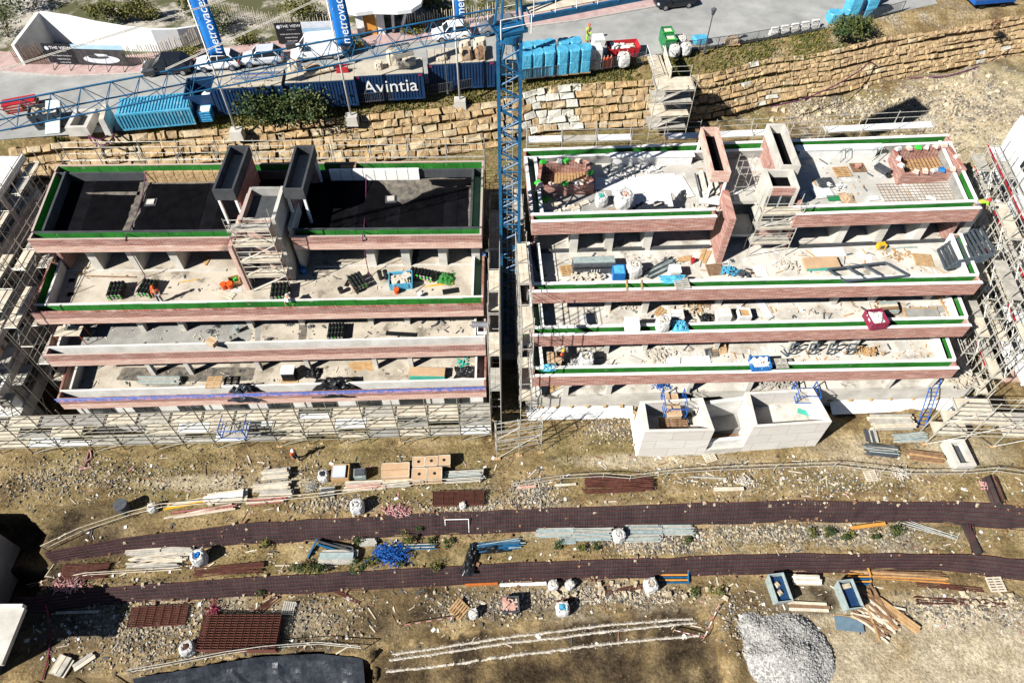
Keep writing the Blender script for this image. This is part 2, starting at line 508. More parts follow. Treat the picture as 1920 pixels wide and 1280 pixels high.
# kinds of soil: R grassy, G stony/gravelly, B dark worked soil
def blob(px, py, z, rx, ry):
    c = site(px, py, z)
    d = ((GX - c.x) / rx) ** 2 + ((GY - c.y) / ry) ** 2
    return np.clip(1.25 - d, 0, 1)
n1, n2 = fbm(GX, GY, 0.25, 5, 7), fbm(GX, GY, 0.6, 4, 9)
wtG, seG = ip(GX, WT), ip(GX, SE)
grass = ((GY > wtG - 0.3) & (GY < seG)) * np.clip(0.55 + 1.2 * n1, 0, 1) * (GX < 24)
grass = np.maximum(grass, ((GY < 29.5) & (GY > ip(GX, S1T) + 1)) * np.clip(0.16 + 1.0 * n1, 0, .7))
grass = np.maximum(grass, ((GY < ip(GX, S1B)) & (GY > ip(GX, S2T))) * np.clip(0.18 + 1.0 * n2, 0, .8))
grass = np.maximum(grass, ((GY > 47) & (GY < wtG - WALL_RUN)) * np.clip(0.35 + 1.5 * n1, 0, 1))
stony = np.zeros_like(GX)
for a in ((300, 1180, -3.1, 9, 3.2), (1100, 1130, -3.1, 10, 1.8), (1400, 1010, -1.6, 12, 1.4), (1600, 1010, -1.6, 10, 1.4), (870, 900, 0, 8, 1.0), (1800, 1150, -3.1, 9, 1.6), (1150, 985, -1.6, 12, 1.5)):
    stony = np.maximum(stony, blob(*a))
stony = stony * (1 - .8 * ((GY > 24.5) & (GY < 28.5)))
stony = np.maximum(stony, ((GX > 22) & (GY > 46)) * np.clip(0.25 + 1.3 * n2, 0, 1))
stony = np.clip(stony * (0.45 + 1.5 * n2), 0, .85)
dark = np.zeros_like(GX)
for a in ((150, 1000, -0.5, 6, 2.5), (80, 1110, -3, 5, 3.0), (780, 1130, -3.1, 8, 1.6), (600, 1180, -3.1, 7, 2.0)):
    dark = np.maximum(dark, 0.8 * blob(*a))
dark = np.maximum(dark, ((GY < ip(GX, S2B)) & (GX < 18)) * np.clip(.15 + 1.3 * n1, 0, .7))
dark = np.maximum(dark, inside(GX, GY, EXC) * np.clip(1.1 + 0.4 * n1, 0, 1))
dark = np.maximum(dark, (inside(GX, GY, PIT) | inside(GX, GY, TRENCH)) * 1.0)
dark = np.maximum(dark, 0.8 * blob(1500, 1120, -3.1, 5, 1.5))
dark = np.clip(dark * (0.85 + 1.2 * n2), 0, 1)
at = me.color_attributes.new('soil', 'FLOAT_COLOR', 'POINT')
pale = np.zeros_like(GX)
for a in ((1800, 1230, -3.1, 10, 4.5), (1600, 1270, -3.1, 6, 3), (1700, 850, 0, 9, 2.0), (1250, 865, 0, 9, .8), (450, 905, 0, 8, .8), (1850, 215, 10, 8, 9), (560, 1165, -3.1, 4, 1.5), (1550, 1130, -3.1, 4, 2)):
    pale = np.maximum(pale, blob(*a))
pale = np.clip(pale * (0.8 + 1.1 * n1), 0, 1)
grass = grass * (1 - .7 * pale)
cols = np.stack([grass, stony, dark, pale], -1).reshape(-1, 4).astype(np.float32)
at.data.foreach_set('color', cols.ravel())
def soil_material():
    m = bpy.data.materials.new('soil'); m.use_nodes = True
    t = m.node_tree; b = t.nodes['Principled BSDF']; b.inputs['Roughness'].default_value = 0.95
    b.inputs['Specular IOR Level'].default_value = 0.1
    pos = t.nodes.new('ShaderNodeNewGeometry').outputs['Position']
    def noise(sc, det=7, ro=0.65):
        n = t.nodes.new('ShaderNodeTexNoise'); n.inputs['Scale'].default_value = sc
        n.inputs['Detail'].default_value = det; n.inputs['Roughness'].default_value = ro
        lk(t, pos, n.inputs['Vector']); return n.outputs['Fac']
    def ramp(f, p0, c0, p1, c1, mid=None):
        r = t.nodes.new('ShaderNodeValToRGB'); e = r.color_ramp.elements
        e[0].position, e[1].position = p0, p1; e[0].color, e[1].color = (*c0, 1), (*c1, 1)
        if mid:
            k = e.new(mid[0]); k.color = (*mid[1], 1)
        lk(t, f, r.inputs['Fac']); return r.outputs['Color']
    def mix(f, a, c, mode='MIX'):
        x = t.nodes.new('ShaderNodeMixRGB'); x.blend_type = mode
        if isinstance(f, float): x.inputs['Fac'].default_value = f
        else: lk(t, f, x.inputs['Fac'])
        lk(t, a, x.inputs['Color1']); lk(t, c, x.inputs['Color2']); return x.outputs['Color']
    a = t.nodes.new('ShaderNodeAttribute'); a.attribute_name = 'soil'
    sp = t.nodes.new('ShaderNodeSeparateColor'); lk(t, a.outputs['Color'], sp.inputs[0])
    mp = t.nodes.new('ShaderNodeMapping'); mp.inputs['Scale'].default_value = (0.16, 1.1, 1.0); mp.inputs['Rotation'].default_value = (0, 0, -.05); lk(t, pos, mp.inputs['Vector'])
    ns = t.nodes.new('ShaderNodeTexNoise'); ns.inputs['Scale'].default_value = 1.0; ns.inputs['Detail'].default_value = 9; ns.inputs['Roughness'].default_value = .7; lk(t, mp.outputs[0], ns.inputs['Vector'])
    earth0 = ramp(noise(0.4), 0.35, (0.16, 0.112, 0.055), 0.66, (0.40, 0.315, 0.18), (0.5, (0.28, 0.21, 0.105)))
    ruts = ramp(ns.outputs['Fac'], 0.36, (0.55, 0.52, 0.48), 0.60, (1.12, 1.1, 1.08))
    earth = mix(0.75, earth0, ruts, 'MULTIPLY')
    fine = ramp(noise(5.0, 8, 0.75), 0.36, (0.36, 0.33, 0.30), 0.60, (1.2, 1.17, 1.12))
    gr = ramp(noise(1.5), 0.35, (0.10, 0.085, 0.03), 0.65, (0.25, 0.21, 0.095))
    # stones: cells of pale and dark chips
    vo = t.nodes.new('ShaderNodeTexVoronoi'); vo.inputs['Scale'].default_value = 7.5
    lk(t, pos, vo.inputs['Vector'])
    st = ramp(vo.outputs['Color'], 0.15, (0.13, 0.105, 0.075), 0.85, (0.50, 0.44, 0.34))
    dk = ramp(noise(2.2), 0.35, (0.028, 0.020, 0.012), 0.66, (0.085, 0.062, 0.038))
    pl = ramp(noise(0.9), 0.35, (0.36, 0.30, 0.20), 0.65, (0.56, 0.49, 0.36))
    earth = mix(a.outputs['Alpha'], earth, pl)
    c = mix(sp.outputs[0], earth, gr)
    c = mix(sp.outputs[1], c, st)
    c = mix(sp.outputs[2], c, dk)
    c = mix(0.8, c, fine, 'MULTIPLY')
    # loose pale pebbles everywhere
    v2 = t.nodes.new('ShaderNodeTexVoronoi'); v2.inputs['Scale'].default_value = 4.5; lk(t, pos, v2.inputs['Vector'])
    pe = ramp(v2.outputs['Distance'], 0.06, (1, 1, 1), 0.16, (0, 0, 0))
    pf = t.nodes.new('ShaderNodeRGBToBW'); lk(t, pe, pf.inputs[0])
    pm = t.nodes.new('ShaderNodeMath'); pm.operation = 'MULTIPLY'; pm.inputs[1].default_value = 0.28; lk(t, pf.outputs[0], pm.inputs[0])
    pc = t.nodes.new('ShaderNodeRGB'); pc.outputs[0].default_value = (0.58, 0.52, 0.40, 1)
    c = mix(pm.outputs[0], c, pc.outputs[0])
    lk(t, c, b.inputs['Base Color'])
    bp = t.nodes.new('ShaderNodeBump'); bp.inputs['Strength'].default_value = 0.9; bp.inputs['Distance'].default_value = 0.18
    lk(t, noise(3.0, 8, 0.7), bp.inputs['Height']); lk(t, bp.outputs['Normal'], b.inputs['Normal'])
    return m
me.materials.append(soil_material())
ground = bpy.data.objects.new('ground', me)
COL.objects.link(ground)
tag(ground, kind='structure')
_gxl, _gyl = gx.tolist(), gy.tolist()
def gz(x, y):
    a = np.array([[float(x)]]); b = np.array([[float(y)]])
    return float(height(a, b)[0, 0])
def onground(px, py, z=0.0):
    """site position of a spot on the terrain, starting from its rough height"""
    for _ in range(3):
        p = site(px, py, z)
        z = gz(p.x, p.y)
    return site(px, py, z)
# ------------------------------------------------------------------ street
def street_mat(name, c, c2, scale):
    return mat(name, c, c2, rough=0.9, scale=scale, lo=0.3, hi=0.7, detail=9)
street_mat('asphalt', (0.36, 0.355, 0.33), (0.21, 0.21, 0.20), 0.35)
mat('paving_pink', (0.46, 0.33, 0.30), (0.34, 0.23, 0.21), scale=1.2, rough=0.9)
mat('paving_pale', (0.52, 0.47, 0.42), (0.40, 0.36, 0.32), scale=0.8, rough=0.9)
mat('kerb_stone', (0.46, 0.43, 0.39), (0.33, 0.31, 0.28), scale=2, rough=0.9)
KERB = [(-260, 120), (-80, 130), (0, 137), (125, 145), (240, 141), (420, 125), (560, 108), (690, 90), (780, 81), (910, 64), (1002, 51), (1080, 41), (1225, 15), (1310, 0), (1460, -28), (1700, -75)]
NEAR = [(-260, 300), (-80, 275), (0, 262), (220, 246), (400, 215), (500, 197), (930, 142), (1240, 102), (1530, 57), (1690, 22), (1790, 0), (1960, -40)]
kerb_w = [site2(*p, STREET_Z) for p in KERB]
near_w = [site2(*p, STREET_Z) for p in NEAR]
def strip(A, B, z):
    """flat sheet between two polylines, cut at common stations of X"""
    xs = np.linspace(max(A[0][0], B[0][0]), min(A[-1][0], B[-1][0]), 60)
    ya = np.interp(xs, [p[0] for p in A], [p[1] for p in A]); yb = np.interp(xs, [p[0] for p in B], [p[1] for p in B])
    m = MB()
    vs = [(x, y, z) for x, y in zip(xs, ya)] + [(x, y, z) for x, y in zip(xs, yb)]
    n = len(xs)
    return m.add(vs, [(i, i + 1, n + i + 1, n + i) for i in range(n - 1)])
tag(strip(near_w, kerb_w, STREET_Z).build('road', 'asphalt'), kind='structure')
def offs(P, d):
    out = []
    for i, p in enumerate(P):
        a, b = Vector(P[max(i - 1, 0)]), Vector(P[min(i + 1, len(P) - 1)])
        t = (b - a).normalized()
        out.append((p[0] - t.y * d, p[1] + t.x * d))
    return out
k2, k3 = offs(kerb_w, 0.16), offs(kerb_w, 3.3)
m = MB()
for a, b, c, d in zip(kerb_w[:-1], kerb_w[1:], k2[1:], k2[:-1]):
    m.prism([a, b, c, d], STREET_Z - 0.1, STREET_Z + 0.13)
tag(m.build('kerb', 'kerb_stone'), kind='structure')
m = MB()
for i in range(len(k2) - 1):
    m.prism([k2[i], k2[i + 1], k3[i + 1], k3[i]], STREET_Z - 0.1, STREET_Z + 0.126)
tag(m.build('pavement', 'paving_pink'), kind='structure')
def on_street(px, py): return site(px, py, STREET_Z + 0.002)

# ------------------------------------------------------------------ block wall below the street: every stone of its own
def proj(p):
    d = CP * p[1] + SP * (CAM_H - p[2])
    return 960 + FOC * p[0] / d, 640 + FOC * (SP * -p[1] + CP * (CAM_H - p[2])) / d, d
wall = T('retaining_wall', 'long battered retaining wall of rough ochre stone blocks below the street', 'stone wall', (0, float(ip(0, WT)) - 2, 9), world=True)
STV = []
rs = random.Random(5)
def stone_variant(mname, k):
    b = MB()
    j = lambda s: rs.uniform(-s, s)
    o = []
    for z in (-.5, .5):
        for x in (-.5, .5):
            o.append((x + j(.09), -0.5, z + j(.09)))
    fr = []
    for z in (-.43, .43):
        for x in (-.46, .46):
            fr.append((x + j(.09), 0.5 + j(.16), z + j(.10)))
    mid = []
    for z in (-.5, .5):
        for x in (-.5, .5):
            mid.append((x + j(.10), 0.30 + j(.2), z + j(.11)))
    c = (j(.25), 0.55 + j(.25), j(.25))
    vs = o + mid + fr + [c]
    q = [(0, 1, 5, 4), (1, 3, 7, 5), (3, 2, 6, 7), (2, 0, 4, 6), (4, 5, 9, 8), (5, 7, 11, 9), (7, 6, 10, 11), (6, 4, 8, 10), (8, 9, 12), (9, 11, 12), (11, 10, 12), (10, 8, 12)]
    b.add(vs, q)
    me = bpy.data.meshes.new('stone')
    me.from_pydata(b.v, [], b.f)
    me.materials.append(MATS[mname])
    me.update()
    return me
SV = {mn: [stone_variant(mn, k) for k in range(9)] for mn in ('stone_a', 'stone_b', 'stone_c', 'stone_grey')}
cand = []
NC = 8
slope = Vector((0, WALL_RUN, WALL_Z1 - WALL_Z0))
for XA, XB, NC, k in [(-44, 17.5, 6, k) for k in range(6)] + [(17.5, 66, 9, k) for k in range(9)]:
    x = XA + rs.uniform(0, .6)
    f = (k + 0.5) / NC
    big = 1.0 if k * 8 / NC > 2 else 1.3
    while x < XB:
        # in the left half the wall is laid in larger blocks
        w = rs.choice((0.5, 0.65, 0.8, 0.95, 1.1, 1.25, 1.5)) * rs.uniform(0.85, 1.15) * (1.0 if x < 18 else 0.75) * big ** 0.5
        xc = x + w / 2
        x += w
        yt = float(ip(xc, WT)); d = (float(ip(xc + .5, WT)) - float(ip(xc - .5, WT)))
        t = Vector((1, d, 0)).normalized()
        up = slope.normalized()
        nrm = t.cross(up).normalized()
        up = nrm.cross(t) * -1 if nrm.cross(t).z < 0 else nrm.cross(t)
        p = Vector((xc, yt - WALL_RUN, WALL_Z0)) + slope * f + nrm * rs.uniform(-0.12, 0.14)
        px, py, dd = proj(p)
        h = slope.length / NC * rs.choice((.86, .93, .98, 1.02, 1.08))
        wob = mnoise.noise((xc * .12, k * .9, 0)) * .28
        p += up * (rs.uniform(-0.035, 0.035) + wob)
        tilt = rs.uniform(-.03, .03)
        t, up = (t * math.cos(tilt) + up * math.sin(tilt)), (up * math.cos(tilt) - t * math.sin(tilt))
        pale = (985 < px < 1085) or (1395 < px < 1450) or (1830 < px < 1890 and rs.random() < .5)
        mn = 'stone_grey' if (pale and rs.random() < .8) else rs.choice(('stone_a', 'stone_a', 'stone_b', 'stone_c'))
        M = Matrix(((t.x, nrm.x, up.x, p.x), (t.y, nrm.y, up.y, p.y), (t.z, nrm.z, up.z, p.z), (0, 0, 0, 1)))
        hid = (py > 298 and px < 930) or (px < 60) or (px > 1925) or py < -5 or (px > 975 and py > 282)
        cand.append((hid, -(w * h) / dd ** 2, len(cand), mn, M, (w * 0.93, rs.uniform(.36, .55), h * 0.90)))
cand.sort(key=lambda c: c[:3])
rest = MB()
for i, (hid, ar, _, mn, M, s) in enumerate(cand):
    S = Matrix.Diagonal((*s, 1))
    me_ = rs.choice(SV[mn])
    if i < 300:
        o = _link('stone', me_, wall)
        o.matrix_basis = Matrix.Translation(-wall.location) @ M @ S
    else:
        MM = M @ S
        rest.add([MM @ v.co for v in me_.vertices], [tuple(p.vertices) for p in me_.polygons])
tag(rest.build('stonework', 'stone_a', wall), kind='stuff')

# ------------------------------------------------------------------ the two terraced apartment blocks
def norm2(A, B):
    d = Vector((B[0] - A[0], B[1] - A[1])).normalized()
    return Vector((-d.y, d.x)), d
def wallseg(b, name, m, A, B, o0, o1, z0, z1, sub=None):
    n, d = norm2(A, B)
    A, B = Vector(A[:2]), Vector(B[:2])
    return MB().prism([tuple(A + n * o0), tuple(B + n * o0), tuple(B + n * o1), tuple(A + n * o1)], z0, z1).build(name, m, b)
def parapet(b, A, B, zt, hb, brick, inner, coping, green, base='concrete', endA=True, endB=True, hi=0.9, drop=0.0):
    n, d = norm2(A, B)
    A, B = Vector(A[:2]), Vector(B[:2])
    L = (B - A).length
    if isinstance(brick, tuple):                # darker courses above, smeared pale band over the slab edge below
        wallseg(b, 'parapet_wall', brick[0], A, B, 0, .15, zt - hb * .55, zt)
        wallseg(b, 'slab_facing', brick[1], A, B, -.03, .149, zt - hb, zt - hb * .55 - .003)
        brick = brick[0]
    else:
        wallseg(b, 'parapet_wall', brick, A, B, 0, .15, zt - hb, zt)
    wallseg(b, 'planter_base', base, A, B, .152, .72, zt - hb + .01, zt - hi + .05)
    wallseg(b, 'planter_wall', inner, A, B, .722, .88, zt - hb + .01, zt - .003 - drop)
    for e, on in ((A, endA), (B, endB)):
        if on:
            s = 1 if e is A else -1
            q = e + d * s * .15
            wallseg(b, 'planter_end', brick, e + d * s * .001 if s > 0 else q, q if s > 0 else e - d * .001, .153, .72, zt - hi + .052, zt - .006)
    if coping:
        wallseg(b, 'coping', coping, A - d * .03, B + d * .03, -.04, .20, zt + .002, zt + .055)
        wallseg(b, 'coping', coping, A - d * .03, B + d * .03, .68, .92, zt + .002 - drop, zt + .055 - drop)
    if green:
        k = max(1, round(L / 1.55))
        for i in range(k):
            a, c = A + d * (L * i / k + .012 + (.16 if i == 0 else 0)), A + d * (L * (i + 1) / k - .018 - (.16 if i == k - 1 else 0))
            wallseg(b, 'lining_board', 'green_board', a, c, .69 + rnd(0, .012), .72, zt - hi + .07, zt - .03 - rnd(0, .07) - drop)
            wallseg(b, 'lining_board', 'green_board', a, c, .152, .176, zt - hi + .07, zt - .03 - rnd(0, .05))
def lines_of(pts):
    return [Vector(site2(px, py, z)) for px, py, z in pts]
def xrange_pts(A, B, n): return [A + (B - A) * (i / (n - 1)) for i in range(n)]

def block(name, label, zs, fl, roof_l, roof_r, backs, Bs, Cs, Ds, style):
    """zs: parapet tops roof, B, C, D; fl: floor levels roof, B, C, D, lowest; *_l/_r: front roof parapet stretches left and right of the stair core"""
    b = T(name, label, 'apartment block', ((Ds[0].x + Ds[1].x) / 2, Ds[0].y + 4, 0), world=True)
    zr, zb, zc, zd = zs
    cop = style['coping']; brick = style['brick']
    fl_r, fl_b, fl_c, fl_d, fl_e = fl
    bl, brr = backs
    for A, B in (roof_l, roof_r):
        parapet(b, A, B, zr, zr - fl_r + .35, brick, style['inner_r'], cop, True)
    # back parapet (broken by nothing) and the two flanks
    n, d = norm2(brr, bl)
    parapet(b, brr, bl, zr, 1.25, brick, style['inner_r'], cop, True, drop=.16)
    fL, fR = roof_l[0], roof_r[1]
    dl = (fL - bl).normalized(); dr = (brr - fR).normalized()
    parapet(b, bl + dl * .90, fL - dl * .90, zr - .004, 1.25, brick, style['inner_r'], cop, True, endA=False, endB=False)
    parapet(b, fR + dr * .90, brr - dr * .90, zr - .004, 1.25, brick, style['inner_r'], cop, True, endA=False, endB=False)
    # floors
    def floor(nm, m, pts, z, t=.3):
        return MB().prism([tuple(p[:2]) for p in pts], z - t, z).build(nm, m, b)
    iny = Vector((0, .8)); inx = Vector((.8, 0))
    q = [fL + inx + iny, roof_l[1] + iny, roof_l[1] + Vector((0, 2.6)), roof_r[0] + Vector((0, 2.6)), roof_r[0] + iny, fR - inx + iny, brr - inx - iny, bl + inx - iny]
    floor('roof_deck', style['roof'], q, fl_r)
    if style['roof'] == 'bitumen':               # felt laid in rolls, each lapped a little differently
        for (a0, a1), (b0, b1) in (((fL + inx + iny, roof_l[1] + iny), (bl + inx - iny, bl + (brr - bl) * .46 - iny)), ((roof_r[0] + iny, fR - inx + iny), (bl + (brr - bl) * .585 - iny, brr - inx - iny))):
            n_r = int((a1 - a0).length / 1.02)
            for i in range(n_r):
                p, p2, r_, r2 = a0.lerp(a1, i / n_r), a0.lerp(a1, (i + .94) / n_r), b0.lerp(b1, i / n_r), b0.lerp(b1, (i + .94) / n_r)
                MB().prism([tuple(p), tuple(p2), tuple(r2), tuple(r_)], fl_r + .0008, fl_r + .004 + rnd(0, .003)).build('felt_roll', random.choice(('bitumen', 'bitumen', 'bitumen_seam')), b)
    back = lambda A, B, k: [A + Vector((.1, .3)), B + Vector((-.1, .3)), Vector((B.x - .1 + (brr.x - fR.x) * .5, k)), Vector((A.x + .1 + (bl.x - fL.x) * .5, k))]
    floor('terrace_floor', style['floor_b'], [Bs[0] + Vector((.2, .8)), Bs[1] + Vector((-.2, .8)), Vector((fR.x - .2, fR.y + 4.5)), Vector((fL.x + .2, fL.y + 4.5))], fl_b)
    floor('terrace_floor', style['floor_c'], [Cs[0] + Vector((.2, .8)), Cs[1] + Vector((-.2, .8)), Vector((Cs[1].x + .3, Cs[1].y + 8)), Vector((Cs[0].x - .3, Cs[0].y + 8))], fl_c)
    floor('terrace_floor', style['floor_d'], [Ds[0] + Vector((.2, .8)), Ds[1] + Vector((-.2, .8)), Vector((Ds[1].x + .3, Ds[1].y + 8)), Vector((Ds[0].x - .3, Ds[0].y + 8))], fl_d)
    parapet(b, Bs[0], Bs[1], zb, zb - fl_b + .35, brick, style['inner_b'], cop, style['green'][0])
    parapet(b, Cs[0], Cs[1], zc, zc - fl_c + .40, brick, style['inner_c'], cop, style['green'][1])
    parapet(b, Ds[0], Ds[1], zd, zd - fl_d + .40, brick, style['inner_c'], cop, style['green'][2])
    # flank parapets of the terraces
    for (A, B), zt, g, dep in ((Bs, zb, style['green'][0], 4.2), (Cs, zc, style['green'][1], 3.6), (Ds, zd, style['green'][2], 3.4)):
        lx = Vector((0.0, 1)); sl = (bl - fL).normalized(); sr = (brr - fR).normalized()
        parapet(b, A + sl * (.90 + dep), A + sl * .90, zt - .004, 1.2, brick, style['inner_c'], cop, g, endA=True, endB=False)
        parapet(b, B + sr * .90, B + sr * (.90 + dep), zt - .004, 1.2, brick, style['inner_c'], cop, g, endA=False, endB=True)
    # storeys: rear walls, flank walls and party walls
    for (A, B), z0, z1, y0 in ((Bs, fl_b, fl_r - .31, 6.6), (Cs, fl_c, fl_b - .31, 6.5), (Ds, fl_d, fl_c - .31, 6.5)):
        yb0 = A.y + y0 + (2.0 if z0 == fl_b else 0)
        yb1 = B.y + y0 + (2.0 if z0 == fl_b else 0)
        wallseg(b, 'rear_wall', 'concrete', (A.x + .4, yb0), (B.x - .4, yb1), 0, .2, z0 + .002, z1)
        for e, s in ((A, 1), (B, -1)):
            y00 = e.y + (5.1 if z0 == fl_b else 3.6)
            MB().prism([(e.x + s * .25, y00), (e.x + s * .5, y00), (e.x + s * .5, e.y + y0 + 1.5), (e.x + s * .25, e.y + y0 + 1.5)], z0 + .002, z1).build('flank_wall', 'brick_dark', b)
    return b

# ---- left block
zsL = (15.6, 12.2, 9.1, 6.0); flL = (14.7, 11.3, 8.2, 5.1, 2.0)
rl = lines_of([(51, 450, zsL[0]), (437, 446, zsL[0])]); rr = lines_of([(545, 444.5, zsL[0]), (903, 441, zsL[0])])
bkL = lines_of([(107, 309, zsL[0]), (907, 301, zsL[0])])
BL = lines_of([(57, 587, zsL[1]), (906, 571, zsL[1])]); CL = lines_of([(81, 667, zsL[2]), (910, 646, zsL[2])]); DL = lines_of([(105, 749, zsL[3]), (911, 726, zsL[3])])
stL = dict(coping=None, brick=('brick_dark', 'brick_pale'), inner_r='bitumen_grey', inner_b='concrete_white', inner_c='concrete_white', green=(True, False, False), roof='bitumen', floor_b='floor_stained_dim', floor_c='floor_stained_dim', floor_d='floor_stained_dim')
blockL = block('apartment_block', 'stepped brick apartment block with black roof and bare terraces, left of the crane', zsL, flL, rl, rr, bkL, BL, CL, DL, stL)
# ---- right block
zsR = (15.9, 12.5, 9.5, 6.4); flR = (15.0, 11.6, 8.6, 5.5, 3.0)
rlR = lines_of([(997, 417, zsR[0]), (1344, 407, zsR[0])]); rrR = lines_of([(1494, 403, zsR[0]), (1840, 391, zsR[0])])
bkR = lines_of([(982, 281, zsR[0]), (1776, 253, zsR[0])])
BR = lines_of([(998, 548, zsR[1]), (1842, 531, zsR[1])]); CR = lines_of([(999, 630, zsR[2]), (1821, 611, zsR[2])]); DR = lines_of([(999, 706, zsR[3]), (1798, 691, zsR[3])])
stR = dict(coping='white_coping', brick='brick_red', inner_r='concrete_grey', inner_b='concrete_white', inner_c='concrete_white', green=(True, True, True), roof='screed_grey', floor_b='concrete_floor', floor_c='concrete_floor', floor_d='concrete_floor')
blockR = block('apartment_block', 'stepped red brick apartment block with white copings and green lined planters, right of the crane', zsR, flR, rlR, rrR, bkR, BR, CR, DR, stR)

# columns seen under the eaves, each with its foot on its floor
def columns(b, spots, z, top, w=.55, d=.35, m='concrete', nm='column'):
    for px, py in spots:
        p = site(px, py, z)
        blk(nm, b, m, (p.x, p.y + max(0, d / 2 - .2), (z + top) / 2), (w, d, top - z))
columns(blockL, [(190, 503), (264, 504), (340, 503), (700, 496), (764, 496), (832, 495), (893, 493)], flL[1], flL[0] - .305, .62, 2.9, nm='fin_wall')
columns(blockL, [(272, 618), (347, 617), (473, 612), (568, 605), (697, 606), (765, 605), (140, 620)], flL[2], flL[1] - .305, .4, .4)
columns(blockL, [(290, 700), (361, 699), (489, 692), (580, 690), (706, 688), (772, 686)], flL[3], flL[2] - .305, .35, .35)
columns(blockR, [(1074, 470), (1139, 468), (1210, 466), (1566, 457), (1640, 455), (1712, 451), (1795, 446)], flR[1], flR[0] - .305, .62, 2.9, nm='fin_wall')
columns(blockR, [(1138, 580), (1207, 584), (1345, 570), (1560, 568), (1632, 565), (1735, 560)], flR[2], flR[1] - .305, .45, .4)
columns(blockR, [(1136, 660), (1207, 656), (1478, 655), (1518, 655), (1553, 650), (1600, 648), (1340, 655)], flR[3], flR[2] - .305, .35, .35)

for a, c in (((1008, 473), (1330, 464)), ((1495, 464), (1800, 451))):       # dark upstand at the glazing line
    p, q = Vector(site2(*a, flR[1])), Vector(site2(*c, flR[1]))
    wallseg(blockR, 'upstand', 'bitumen_grey', p, q, -.12, .06, flR[1] + .002, flR[1] + .28)
for a, c in (((95, 508), (425, 507)), ((590, 500), (895, 496))):
    p, q = Vector(site2(*a, flL[1])), Vector(site2(*c, flL[1]))
    wallseg(blockL, 'upstand', 'concrete', p, q, -.1, .1, flL[1] + .002, flL[1] + .07)
# lower storey and the foot of each block
def wall_between(b, nm, m, A, B, th, z0, z1): return wallseg(b, nm, m, A, B, 0, th, z0, z1)
wall_between(blockL, 'facade_wall', 'concrete_white', DL[0] + Vector((.3, .5)), DL[1] + Vector((-.3, .5)), .25, -.3, flL[3] - .31)
MB().prism([tuple(DL[0] + Vector((.1, .76))), tuple(DL[1] + Vector((-.1, .76))), tuple(DL[1] + Vector((-.1, 8))), tuple(DL[0] + Vector((.1, 8)))], 1.7, 2.0).build('terrace_floor', 'concrete_floor', blockL)
for i in range(9):     # dark openings with lintels along the lower facade
    p = DL[0] + (DL[1] - DL[0]) * ((i + .6) / 9.3)
    blk('window_opening', blockL, 'glass_dark', (p.x, p.y + .48, 3.4), (1.9, .08, 2.0))
    blk('lintel', blockL, 'brick_pale', (p.x, p.y + .45, 4.55), (2.3, .12, .25))
e0, e1 = Vector(site2(985, 741, flR[4])), Vector(site2(1835, 722, flR[4]))
MB().prism([tuple(e0), tuple(e1), tuple(e1 + Vector((0, 7))), tuple(e0 + Vector((0, 7)))], flR[4] - .3, flR[4]).build('terrace_floor', 'concrete_floor', blockR)
wall_between(blockR, 'retaining_face', 'concrete', e0 + Vector((.05, .12)), e1 + Vector((0, .12)), .3, -.6, flR[4] - .302)
wall_between(blockR, 'rear_wall', 'concrete_grey', e0 + Vector((.3, 5)), e1 + Vector((-.3, 5)), .2, flR[4] + .002, flR[3] - .31)
columns(blockR, [(1060, 737), (1140, 735), (1290, 732), (1400, 730), (1660, 725), (1740, 723)], flR[4], flR[3] - .305, .4, .4)

# ---- roof trays on posts, lift housing and stair walls in each core
def tray(b, x0, x1, y0, y1, z0, z1, mo, mi, zfloor, posts, pm):
    t = .16
    o = MB()
    o.box(((x0 + x1) / 2, (y0 + y1) / 2, z0 + .08), (x1 - x0 - .01, y1 - y0 - .01, .16))
    o.build('tray_floor', mi, b)
    for c, d in ((((x0 + x1) / 2, y0 + t / 2), (x1 - x0, t)), (((x0 + x1) / 2, y1 - t / 2), (x1 - x0, t)), ((x0 + t / 2, (y0 + y1) / 2), (t, y1 - y0 - 2 * t - .004)), ((x1 - t / 2, (y0 + y1) / 2), (t, y1 - y0 - 2 * t - .004))):
        blk('tray_wall', b, mo, (c[0], c[1], (z0 + z1) / 2 + .01), (d[0], d[1], z1 - z0))
    for x, y in posts:
        blk('post', b, pm, (x, y, (z0 + zfloor) / 2), (.17, .17, z0 - zfloor - .002))
def core_walls(b, items):
    for nm, m, x0, x1, y0, y1, z0, z1 in items:
        blk(nm, b, m, ((x0 + x1) / 2, (y0 + y1) / 2, (z0 + z1) / 2), (x1 - x0, y1 - y0, z1 - z0))
tray(blockL, -20.95, -19.45, 38.3, 43.3, 17.05, 17.95, 'bitumen_grey', 'concrete_grey', 14.7, [(-20.8, 38.45), (-19.6, 38.45), (-20.8, 43.1)], 'white_paint')
tray(blockL, -16.05, -14.6, 38.4, 43.3, 17.05, 17.95, 'bitumen_grey', 'concrete_grey', 14.7, [(-15.9, 38.55), (-14.75, 38.55), (-14.75, 43.1)], 'white_paint')
